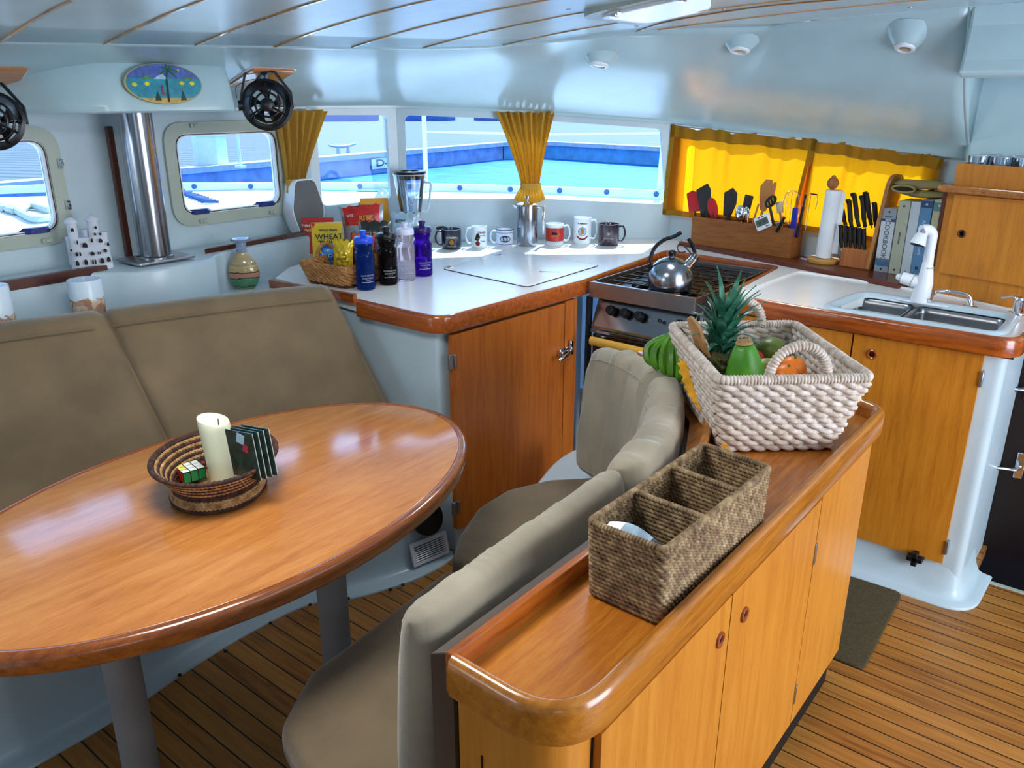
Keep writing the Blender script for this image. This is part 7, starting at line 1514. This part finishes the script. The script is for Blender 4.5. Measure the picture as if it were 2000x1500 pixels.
# ================================================================== FANS, PLAQUE, LAMPS
def fan(px_hit, head_px, lab, r_px, rel, plate_dx=(.085, .06)):
    hitp, nrm = HIT(*px_hit); o = thing('cabin_fan', lab, 'fan', hitp)
    nrm = nrm.normalized(); t1_ = Vector((0, 1, 0)) - nrm * nrm.y; t1_.normalize(); t2_ = nrm.cross(t1_)
    Mf = Matrix(((t1_.x, t2_.x, nrm.x, 0), (t1_.y, t2_.y, nrm.y, 0), (t1_.z, t2_.z, nrm.z, 0), (0, 0, 0, 1)))
    mb = MB(); mb.slab(rrect(.19, .19, .02), .000, .010, .003); mb.xf(Mf @ Matrix.Rotation(PI / 4 * .0, 4, 'Z')); mb.build('wooden_mount', wood('fan_mount_wood', '#a0602c', '#c07c40', '#cf9054', 'y', .25, .6), o)
    mb = MB(); mb.slab(rrect(.206, .206, .028), -.001, .003, .001); mb.xf(Mf); mb.build('mount_edge', WHITEP, o)
    hc_ = hitp + rel; r = r_px * S(hc_); tocam = (EYEP - hc_); fw_ = Vector((.80, -.50, .12)).normalized(); F = frame(hc_, Vector((0, 0, 1)).cross(fw_), Vector((0, 0, 1))); 
    F = frame(hc_, Vector((-fw_.y, fw_.x, 0)), Vector((0, 0, 1)) - fw_ * fw_.z)
    mb = MB(); 
    def lg(p): return F @ Vector(p)
    mb.tube([lg((r * .93 * math.cos(a), r * .93 * math.sin(a), -.022)) for a in [2 * PI * k / 40 for k in range(40)]], 1, cyc=True, sect=[(-.005, -.022), (.006, -.022), (.006, .022), (-.005, .022)]); mb.build('ring_housing', BLACK, o, world=True, smooth=40)
    mb = MB()
    for k2, (rr, dz) in enumerate(((.74, .003), (.52, .008))): mb.tube([lg((rr * r * math.cos(a), rr * r * math.sin(a), dz)) for a in [2 * PI * k / 36 for k in range(36)]], .0042 if k2 else .0038, 6, cyc=True)
    mb.lathe([(.28 * r, .0), (.30 * r, .008), (.2 * r, .014), (.002, .015)], 24) if False else None
    for k in range(3):
        a = PI / 2 + 2 * PI * k / 3; mb.tube([lg((.2 * r * math.cos(a), .2 * r * math.sin(a), .012)), lg((.6 * r * math.cos(a), .6 * r * math.sin(a), .008)), lg((.93 * r * math.cos(a), .93 * r * math.sin(a), -.001))], .0042, 6)
    mb.build('front_grille', BLACK, o, world=True)
    mb = MB(); mb.lathe([(.31 * r, -.045), (.33 * r, -.02), (.30 * r, .010), (.2 * r, .015), (.002, .016)], 24); mb.xf(F); mb.build('motor_hub', BLACK, o, world=True)
    for k in range(5):
        a0 = 2 * PI * k / 5 + .3; mb = MB(); rg = []
        for j in range(6):
            t = j / 5; rr = r * (.28 + .52 * t); a = a0 + .35 * t; wd = .30 + .25 * t
            rg.append([lg((rr * math.cos(a - wd), rr * math.sin(a - wd), -.026)), lg((rr * math.cos(a + wd * .4), rr * math.sin(a + wd * .4), -.012)), lg((rr * math.cos(a + wd * .4), rr * math.sin(a + wd * .4), -.0135)), lg((rr * math.cos(a - wd), rr * math.sin(a - wd), -.0275))])
        mb.loft(rg); mb.build('blade', BLACK, o, world=True)
    for k in range(5):
        a = 2 * PI * k / 5; mb = MB(); mb.tube([lg((.3 * r * math.cos(a), .3 * r * math.sin(a), -.045)), lg((.93 * r * math.cos(a), .93 * r * math.sin(a), -.04))], .003, 6); mb.build('rear_spoke', BLACK, o, world=True)
    # yoke and base
    tp = lg((0, r * 1.42, -.02)); ba = hitp + nrm * .008
    mb = MB(); mb.tube([ba, ba.lerp(tp, .5), tp], [.026, .020, .014], 12); mb.build('swivel_base', BLACK, o, world=True)
    yk = [lg((-r * 1.08, -.01, -.02)), lg((-r * 1.08, r * .35, -.02)), lg((-r * .80, r * 1.32, -.02)), lg((-.2 * r, r * 1.44, -.02)), lg((.2 * r, r * 1.44, -.02)), lg((r * .48, r * 1.40, -.02)), lg((r * 1.08, r * .55, -.02)), lg((r * 1.10, -.01, -.02))]
    mb = MB(); mb.tube(yk, 1, sect=[(-.0045, -.009), (.0045, -.009), (.0045, .009), (-.0045, .009)], up=tuple(fw_)); mb.build('yoke', BLACK, o, world=True, smooth=30)
    mb = MB(); mb.tube([lg((-r * 1.0, 0, -.02)), lg((-r * 1.22, 0, -.02))], [.018, .020], 14); mb.build('tilt_knob', BLACK, o, world=True)
    mb = MB(); mb.tube(cr([ba + Vector((0, .0, -.012)), lg((-.5 * r, r * 1.05, .01)), lg((-r * 1.2, r * .8, .0)), lg((-r * 1.25, r * .3, .0))], 6), .0014, 5); mb.build('cable', BLACK, o, world=True)
    return o
fp0, _n0 = HIT(516, 150)
hd = U(522, 205, x=fp0.x + .10)
f1 = fan((510, 150), None, 'black cabin fan on a wooden mount right of the palm tree plaque', 44, hd - HIT(510, 150)[0])
hpL = HIT(-30, 153)[0]; hdL = U(-14, 236, x=hpL.x + .10)
fan((-30, 153), None, 'black cabin fan cut by the left edge of the photo', 50, hdL - hpL)

# plaque
pc = U(320, 164, x=-2.665); sP = S(pc); pl_ = thing('painted_plaque', 'oval painted plaque with palm tree and yellow fish above the steel post', 'plaque', pc)
PFm = frame((0, 0, 0), (0, 1, 0), Vector((-.16, 0, 1))) ; aw, ah = 77 * sP * 1.02, 37 * sP
def ov(k): return [(aw * k * math.cos(2 * PI * t / 40), ah * k * math.sin(2 * PI * t / 40)) for t in range(40)]
def pzone(name, outl, z, col):
    mb = MB(); plate(mb, outl, [], .0012, PFm @ Matrix.Translation((0, 0, z))); return mb.build(name, plain('paint_' + col, col, .35, var=.12, scale=60, coat=.3), pl_, smooth=0)
mb = MB(); mb.slab(ov(1.03), -.004, .006, .002); mb.xf(PFm); mb.build('board', plain('board_rim', '#b4a878', .5), pl_)
def clipo(y0, y1): 
    out = []
    for t in range(60):
        a = 2 * PI * t / 60; x, y = aw * .99 * math.cos(a), ah * .99 * math.sin(a)
        y = min(max(y, y0), y1); x = math.copysign(min(abs(x), aw * .99 * math.sqrt(max(0, 1 - (y / (ah * .99)) ** 2))), x); out.append((x, y))
    r_ = []
    for p in out:
        if not r_ or (abs(p[0] - r_[-1][0]) + abs(p[1] - r_[-1][1])) > 1e-5: r_.append(p)
    return r_
pzone('painted_sky', clipo(ah * .25, ah), .0065, '#4a64a8'); pzone('painted_sea', clipo(-ah * .72, ah * .25), .0065, '#2c8ca0'); pzone('painted_sand', clipo(-ah, -ah * .70), .0065, '#c8a858')
def sc2(pts): return [(x * aw, y * ah) for x, y in pts]
pzone('painted_hill', sc2([(-.62, .20), (-.30, .20), (-.45, .42)][::1]), .0078, '#4c8a4c'); pzone('painted_hill', sc2([(.50, .2), (.82, .2), (.66, .36)]), .0078, '#4c8a4c'); pzone('painted_mountain', sc2([(-.28, .22), (.10, .22), (-.02, .48), (-.12, .42)]), .0076, '#a8c8dc')
pzone('painted_trunk', sc2([(-.02, -.92), (.03, -.92), (.09, .3), (.17, .62), (.13, .62), (.04, .2)]), .0085, '#20140c')
for a_p in (.2, .9, 1.7, 2.5, 3.3, -.5, 4.2):
    mb = MB(); c2 = Vector((.15 * aw, .62 * ah)); tip = c2 + Vector((.24 * aw * math.cos(a_p), .50 * ah * math.sin(a_p) - .12 * ah)); pr = Vector((-(tip - c2).y, (tip - c2).x)).normalized() * .0035; md_ = c2.lerp(tip, .5) + Vector((0, .08 * ah))
    pzone('painted_frond', [tuple(c2), tuple(md_ + pr), tuple(tip), tuple(md_ - pr)], .0092, '#1c6434')
for x, y in ((-.80, -.06), (-.47, -.02), (.45, .02), (.73, .02)): pzone('painted_fish', sc2([(x - .08, y), (x - .03, y + .10), (x + .03, y + .10), (x + .08, y), (x + .03, y - .10), (x - .03, y - .10)]), .0085, '#d8d030')
pzone('painted_sun', [(x + .42 * aw, y + .68 * ah) for x, y in circ_(.004)], .0085, '#e0c040'); pzone('painted_figure', sc2([(-.14, -.55), (-.06, -.55), (-.09, -.3), (-.06, -.1), (-.12, -.1), (-.13, -.3)]), .0085, '#8c3858')
for x in (-.26, .42): pzone('painted_tree', sc2([(x - .08, -.85), (x + .08, -.85), (x + .01, -.35)]), .0085, '#143828')

# recessed lamps in the headliner
for px, py, lab in ((1172, 127, 'round white ceiling lamp nearest the hatch, leftmost of three'), (1447, 98, 'round white ceiling lamp, middle of the three above the galley'), (1772, 92, 'round white ceiling lamp, rightmost of the three above the galley')):
    q, nr_ = HIT(px, py - 14); s_ = S(q); o = thing('ceiling_lamp', lab, 'lamp', q); ax_ = (nr_ * .3 + Vector((0, -.25, -1))).normalized(); F = frame((0, 0, 0), Vector((1, 0, 0)), ax_.cross(Vector((1, 0, 0)))); 
    Rm = ax_.to_track_quat('Z', 'Y').to_matrix().to_4x4()
    mb = MB(); R1 = 32 * s_; mb.lathe([(R1 * 1.35, -.035), (R1 * 1.05, -.012), (R1 * .85, .004), (R1 * .66, .018), (R1 * .58, .026), (.002, .026)], 36, sq=(1.15, 1)); mb.xf(Rm); mb.build('moulded_cone', HEAD, o, smooth=70)
    mb = MB(); mb.lathe([(R1 * .60, .024), (R1 * .60, .030), (R1 * .50, .034), (R1 * .40, .034), (R1 * .38, .028)], 32, caps=False); mb.xf(Rm); mb.build('ring', WHITEP, o, smooth=60)
    mb = MB(); mb.lathe([(R1 * .385, .029), (R1 * .3, .031), (.002, .0315)], 24); mb.xf(Rm); mb.build('lens', plain('lamp_lens', '#7c8478', .15, coat=1), o)
for k, (px, py) in enumerate(((1110, 18), (1243, 51), (1362, 45), (1413, 18), (1778, 14))):
    q = CPX(px, py); o_ = MB(); o_.lathe([(.0075, 0), (.0065, -.003), (.001, -.0035)], 12, (0, 0, 0)); o = o_.build('ceiling_screw', BRUSH); o.location = q + Vector((0, 0, .001)); tag(o, ['screw cap in the ceiling left of the hatch', 'screw cap in the ceiling below the hatch', 'screw cap below the long brown seam', 'screw cap right of the hatch', 'screw cap above the rightmost lamp'][k], 'screw')
mb = MB(); sm = [CPX(*q) + Vector((0, 0, -.002)) for q in ((1240, 62), (1300, 42), (1400, 24), (1500, 10), (1600, 1), (1680, -6))]
mb.tube(cr(sm, 5), 1, up=(0, 0, 1), sect=[(-.0045, -.002), (.0045, -.002), (.0045, .003), (-.0045, .003)]); mb.build('seam_strip', wood('brown_seam', '#7a4a24', '#94602f', '#a87844', 'x', .3, .4), ceil, world=False, smooth=0)

# floor mat
mA = [U(1657, 1130, z=.0), U(1765, 1168, z=.0), U(1684, 1310, z=.0), U(1640, 1300, z=.0)]
mq_ = rpoly(ccw([(-.70, mA[0].y), (U(1762, 1162, z=0).x, U(1762, 1162, z=0).y + .0), (U(1686, 1312, z=0).x, U(1686, 1312, z=0).y), (-.70, U(1686, 1312, z=0).y + .0)]), [.03] * 4)
mb = MB(); mb.slab(mq_, .0005, .011, .004); o = mb.build('floor_mat', plain('brown_carpet', '#4a4028', .95, var=.15, scale=120, bmp=1.0, bscale=500)); tag(o, 'brown carpet mat with rounded corners on the teak floor behind the sideboard', 'mat')

# ================================================================== OUTSIDE
DECK = plain('white_deck', '#dfe2e4', .6, var=.02); 
def outb(name, c, d, mat, lab=None, cat=None, kind=None, rot=None, bev=0, grp=None):
    mb = MB(); mb.box((0, 0, 0), d, rot); o = mb.build(name, mat, smooth=0, bev=bev); o.location = c
    if kind: o['kind'] = kind
    if lab: tag(o, lab, cat, grp)
    return o
# water
m, n, l, b = newmat('harbour_water'); co = coords(n, l); no = n.new('ShaderNodeTexNoise'); no.inputs['Scale'].default_value = 1.6; no.inputs['Detail'].default_value = 6; l.new(co, no.inputs['Vector']); l.new(ramp(n, l, no.outputs[0], [(.3, '#0c64b0'), (.7, '#1c88cc')]), b.inputs['Base Color']); bump(n, l, b, no.outputs[0], .3, .05); b.inputs['Roughness'].default_value = .55; b.inputs['Specular IOR Level'].default_value = .15
mb = MB(); mb.slab([(-150, -90), (90, -90), (90, 160), (-150, 160)], -.75, -.70); o = mb.build('harbour_water', m, smooth=0); o['kind'] = 'structure'
# the yacht's own coachroof and side deck
mb = MB(); mb.slab(rpoly(ccw([(-3.11, -4), (-3.11, 2.40), (-2.96, 2.78), (-2.50, 3.30), (-1.95, 3.72), (.5, 3.30), (1.6, 3.3), (1.6, 4.15), (-1.6, 4.42), (-3.2, 4.0), (-4.6, 3.1), (-5.8, 1.4), (-6.1, -4)]), 0), .90, 1.03, .01); o = mb.build('foredeck', DECK, smooth=40); o['kind'] = 'structure'
edge = cr([(1.6, 4.15, 1.03), (-1.6, 4.42, 1.03), (-3.2, 4.0, 1.03), (-4.6, 3.1, 1.03), (-5.8, 1.4, 1.03), (-6.1, -4, 1.03)], 10)
mb = MB(); mb.tube(edge, 1, up=(0, 0, 1), sect=[(-.02, 0), (.02, 0), (.015, .045), (-.015, .045)]); o = mb.build('toe_rail', DECK); o['kind'] = 'structure'
HOLE = plain('rail_hole_blue', '#2c5c90', .5)
for k in range(14):
    i = 10 + k * 2; p = edge[i]; mb = MB(); mb.lathe([(.016, -.002), (.016, .002)], 12); t_ = (edge[i + 1] - edge[i]).normalized(); nn = Vector((t_.y, -t_.x, 0)); mb.xf(frame(p + (nn if nn.dot(-p) > 0 else -nn) * .020 + Vector((0, 0, .024)), t_, (0, 0, 1))); ob_ = mb.build('rail_hole', HOLE, o)
# trampoline lacing in the foredeck
lc = [U(335, 372, z=1.035), U(375, 384, z=1.035), U(412, 398, z=1.035)]
mb = MB(); Lc = resample(lc, [i / 24 for i in range(25)])
for i in range(24): mb.tube([Lc[i] + Vector((.03 * (-1) ** i, .03 * (-1) ** i, .01)), Lc[i + 1] + Vector((-.03 * (-1) ** i, -.03 * (-1) ** i, .01))], .008, 5)
o = mb.build('trampoline_lacing', plain('lacing_blue', '#3c5c90', .7)); tag(o, 'dark zigzag lacing on the white foredeck seen through the second framed window', 'lacing')
for pts, lab in (([(0, 407), (20, 405), (45, 418), (70, 428), (100, 424)], 'pale mooring rope coiled on the foredeck seen through the leftmost window, upper loop'), ([(0, 400), (30, 412), (60, 402), (98, 410)], 'pale mooring rope on the foredeck seen through the leftmost window, lower loop')):
    mb = MB(); mb.tube(cr([U(a, b_, z=1.05) for a, b_ in pts], 6), .018, 8); o = mb.build('mooring_rope', plain('rope_grey', '#b4bcb0', .9)); tag(o, lab, 'rope')
# stanchion and life line
q1 = U(833, 375, z=1.03); mb = MB(); mb.tube([q1, q1 + Vector((0, 0, .75))], .014, 10); o = mb.build('stanchion', WHITEP); tag(o, 'white stanchion post standing on the side deck behind the blender', 'post')
q2 = U(1287, 300, pl=((q1.x, q1.y), (q1.x + 2.8, q1.y + .8))); 
mb = MB(); q3_ = U(1287, 385, z=1.03); mb.tube([q1 + Vector((0, 0, .36)), q1.lerp(q3_, .5) + Vector((0, 0, .35)), q3_ + Vector((0, 0, .36))], .006, 8); o = mb.build('life_line', WHITEP); tag(o, 'white life line wire crossing the right forward window', 'wire')
q3 = U(1287, 385, z=1.03); mb = MB(); mb.tube([q3, q3 + Vector((.02, .01, .62))], .02, 10); o = mb.build('stanchion', WHITEP); tag(o, 'white stanchion at the right end of the forward window', 'post')
# hatch lens in the deck seen through the quarter window
hp1 = [U(695, 372, z=1.04), U(765, 372, z=1.04), U(765, 358, z=1.04), U(712, 360, z=1.04)]
mb = MB(); mb.add(hp1, [(0, 1, 2, 3)]); o = mb.build('deck_hatch', plain('hatch_blue', '#58a0c4', .2), smooth=0); tag(o, 'pale blue deck hatch seen through the quarter window', 'hatch')
# dock: deck boards, fascia with its number, cleat
m, n, l, b = newmat('weathered_dock_boards'); tc = n.new('ShaderNodeTexCoord'); mp_ = n.new('ShaderNodeMapping'); mp_.inputs['Rotation'].default_value = (0, 0, 1.15); l.new(tc.outputs['Object'], mp_.inputs[0]); wv = n.new('ShaderNodeTexWave'); wv.wave_type = 'BANDS'; wv.bands_direction = 'X'; wv.inputs['Scale'].default_value = .45; wv.inputs['Distortion'].default_value = .25; l.new(mp_.outputs[0], wv.inputs['Vector'])
l.new(ramp(n, l, wv.outputs[0], [(0, '#2c3640'), (.18, '#4c5660'), (.9, '#5a646c')]), b.inputs['Base Color']); b.inputs['Roughness'].default_value = .8; DOCK = m
DZ = -.14
dn = [U(560, 316, z=DZ), U(765, 299, z=DZ), U(980, 281, z=DZ), U(1060, 279, z=DZ), U(1300, 291, z=DZ)]
e0_ = dn[0] + (dn[0] - dn[2]).normalized() * 40
far = [U(1320, 262, z=DZ), U(1060, 250, z=DZ), U(780, 240, z=DZ), U(560, 232, z=DZ)]
farp = [dn[4] + Vector((1.0, 3.0, 0)) * 3.0, dn[2] + Vector((-2, 14, 0)), e0_ + Vector((-14, 6, 0)), e0_ + Vector((-12, -4, 0))]
mb = MB(); mb.slab(ccw([(p.x, p.y) for p in [e0_, dn[0], dn[2], dn[3], dn[4], dn[4] + Vector((6, -1.0, 0))]] + [(30, 52), (-30, 60), (-70, 50), (-80, -12)]), DZ - .12, DZ); o = mb.build('dock_deck', DOCK, smooth=0); o['kind'] = 'structure'
DFm = plain('dock_fascia', '#8098c0', .8, var=.12, scale=3)
mb = MB(); mb.tube([e0_ + Vector((0, 0, -.29)), dn[0] + Vector((0, 0, -.29)), dn[2] + Vector((0, 0, -.29))], 1, up=(0, 0, 1), sect=[(-.05, -.27), (.05, -.27), (.05, .27), (-.05, .27)]); o = mb.build('dock_fascia', DFm, smooth=0); o['kind'] = 'structure'
mb = MB(); mb.tube([dn[2] + Vector((0, .1, -.29)), dn[3] + Vector((0, 0, -.29)), dn[4] + Vector((0, 0, -.29)), dn[4] + Vector((6, -1.0, -.29))], 1, up=(0, 0, 1), sect=[(-.05, -.27), (.05, -.27), (.05, .2), (-.05, .2)]); o = mb.build('dock_wall', plain('dock_wall_blue', '#5a9cc4', .8, var=.1, scale=3), smooth=0); o['kind'] = 'structure'
mb = MB(); mb.tube([e0_ + Vector((0, 0, -.02)), dn[0] + Vector((0, 0, -.02)), dn[2] + Vector((0, 0, -.02)), dn[3] + Vector((0, 0, -.02)), dn[4] + Vector((0, 0, -.02)), dn[4] + Vector((6, -1, -.02))], 1, up=(0, 0, 1), sect=[(-.25, -.05), (.25, -.05), (.25, .09), (-.25, .09)]); o = mb.build('dock_edge', plain('bleached_kerb', '#a8acb0', .7), smooth=0); o['kind'] = 'structure'
dd_ = (dn[2] - dn[0]).normalized(); nn_ = Vector((dd_.y, -dd_.x, 0)); pA = dn[0] + nn_ * .12
sg = U(752, 318, pl=((pA.x, pA.y), (pA.x + dd_.x, pA.y + dd_.y))); ss = S(sg)
sgn = thing('berth_sign', 'white berth number sign on the dock seen through the quarter window', 'sign', sg); SF = frame((0, 0, 0), dd_, (0, 0, 1)); kx = 1 / max(.3, dd_.dot(_rt))
mb = MB(); mb.slab(rrect(42 * ss * kx, 20 * ss, .005), -.006, .006); mb.xf(SF); mb.build('board', plain('sign_white', '#e0eef0', .5), sgn, smooth=0)
mb = MB(); text(mb, 'D-4', 18 * ss, SF @ Matrix.Diagonal((kx * 1.05, 1, 1, 1)) @ Matrix.Translation((-.0, 0, .008)), bold=.010); mb.build('lettering', plain('sign_letter', '#3c5464', .6), sgn, smooth=0)
cq = U(670, 300, z=DZ); s_ = S(cq); cl_ = thing('dock_cleat', 'metal mooring cleat on the dock edge seen through the quarter window', 'cleat', cq); cF = Matrix(((dd_.x, -dd_.y, 0), (dd_.y, dd_.x, 0), (0, 0, 1))); STB = plain('cleat_blue_grey', '#7898b4', .4, .5)
mb = MB(); mb.tube([cF @ Vector((x * s_ * kx, 0, z * s_)) for x, z in ((-20, 17), (-10, 14), (0, 13), (10, 14), (20, 17))], [2 * s_, 2.6 * s_, 3 * s_, 2.6 * s_, 2 * s_], 8); mb.build('horn', STB, cl_)
for x in (-7, 8): mb = MB(); mb.tube([cF @ Vector((x * s_ * kx, 0, 0)), cF @ Vector((x * s_ * kx, 0, 12 * s_))], [4 * s_, 3 * s_], 8); mb.build('foot', STB, cl_)
# neighbouring yachts with blue covers, far beyond the dock
BLUEC = plain('blue_canvas', '#2c60b0', .7, var=.1); HULL = plain('far_hull_white', '#e4ecf4', .4, var=.02)
for k, (px, wpx, lab) in enumerate(((835, 110, 'moored yacht with blue hull beyond the dock behind the blender'), (985, 120, 'moored yacht with blue hull beyond the dock left of the tied curtain'), (1170, 190, 'moored yacht with long blue hull in the right forward window'), (660, 160, 'moored yacht with blue hull beyond the dock in the quarter window'), (430, 200, 'moored blue boat beyond the dock in the second framed window'))):
    q = U(px, 236, z=DZ); q = Vector((q.x, q.y, .55)); D = math.hypot(q.x, q.y); q = q * (62 / D); q.z = .2; s_ = S(q); u_ = Vector((q.y, -q.x, 0)).normalized()
    o = thing('moored_yacht', lab, 'boat', (q.x, q.y, -1.0), 0); w2 = wpx * s_ / 2; Fq = frame((0, 0, 0), u_, (0, 0, 1))
    mb = MB(); mb.loft([[Fq @ Vector((x, z, y)) for x, y in ((-w2, 0), (-w2 * .6, -1.0), (w2 * .7, -1.0), (w2, 0), (w2 * .7, 1.0), (-w2 * .6, 1.0))] for z in (.3, 1.35)]); mb.build('hull', BLUEC, o, smooth=0, bev=.05)
    mb = MB(); mb.loft([[Fq @ Vector((x, z, y)) for x, y in ((-w2 * k_, -.6 * k_), (w2 * k_, -.6 * k_), (w2 * k_, .6 * k_), (-w2 * k_, .6 * k_))] for z, k_ in ((1.35, .85), (2.15, .5))]); mb.build('cabin_top', HULL, o, smooth=0, bev=.04)
# dock box, pile and rail seen through the second framed window
q = U(418, 325, z=DZ); s_ = S(q); o = thing('dock_locker', 'white dock locker seen through the second framed window', 'box', q, .3); mb = MB(); mb.box((0, 0, 28 * s_), (48 * s_, 30 * s_, 56 * s_)); mb.build('body', HULL, o, smooth=0, bev=.01); mb = MB(); mb.box((0, 0, 58 * s_), (52 * s_, 34 * s_, 4 * s_)); mb.build('lid', DECK, o, smooth=0)
q = U(390, 325, z=DZ); mb = MB(); mb.lathe([(9 * s_, 0), (9 * s_, 70 * s_), (5 * s_, 74 * s_)], 14); o = mb.build('dock_pile', HULL); o.location = q; tag(o, 'white dock pile left of the locker in the second framed window', 'post')
q = U(470, 328, z=1.03); s_ = S(q); mb = MB(); mb.tube([q, q + Vector((0, 0, .62))], .013, 10); mb.box(q + Vector((0, 0, .01)), (.09, .05, .02)); o = mb.build('stanchion', WHITEP); tag(o, 'white stanchion on the foredeck seen through the second framed window', 'post')
mb = MB(); mb.box((0, 0, 0), (26 * s_, 10 * s_, 9 * s_)); q = U(415, 252, z=1.42); o = mb.build('outboard_motor', plain('dark_navy_motor', '#20284c', .4), bev=.02); o.location = U(410, 262, z=DZ + .3); 
bpy.data.objects.remove(o)
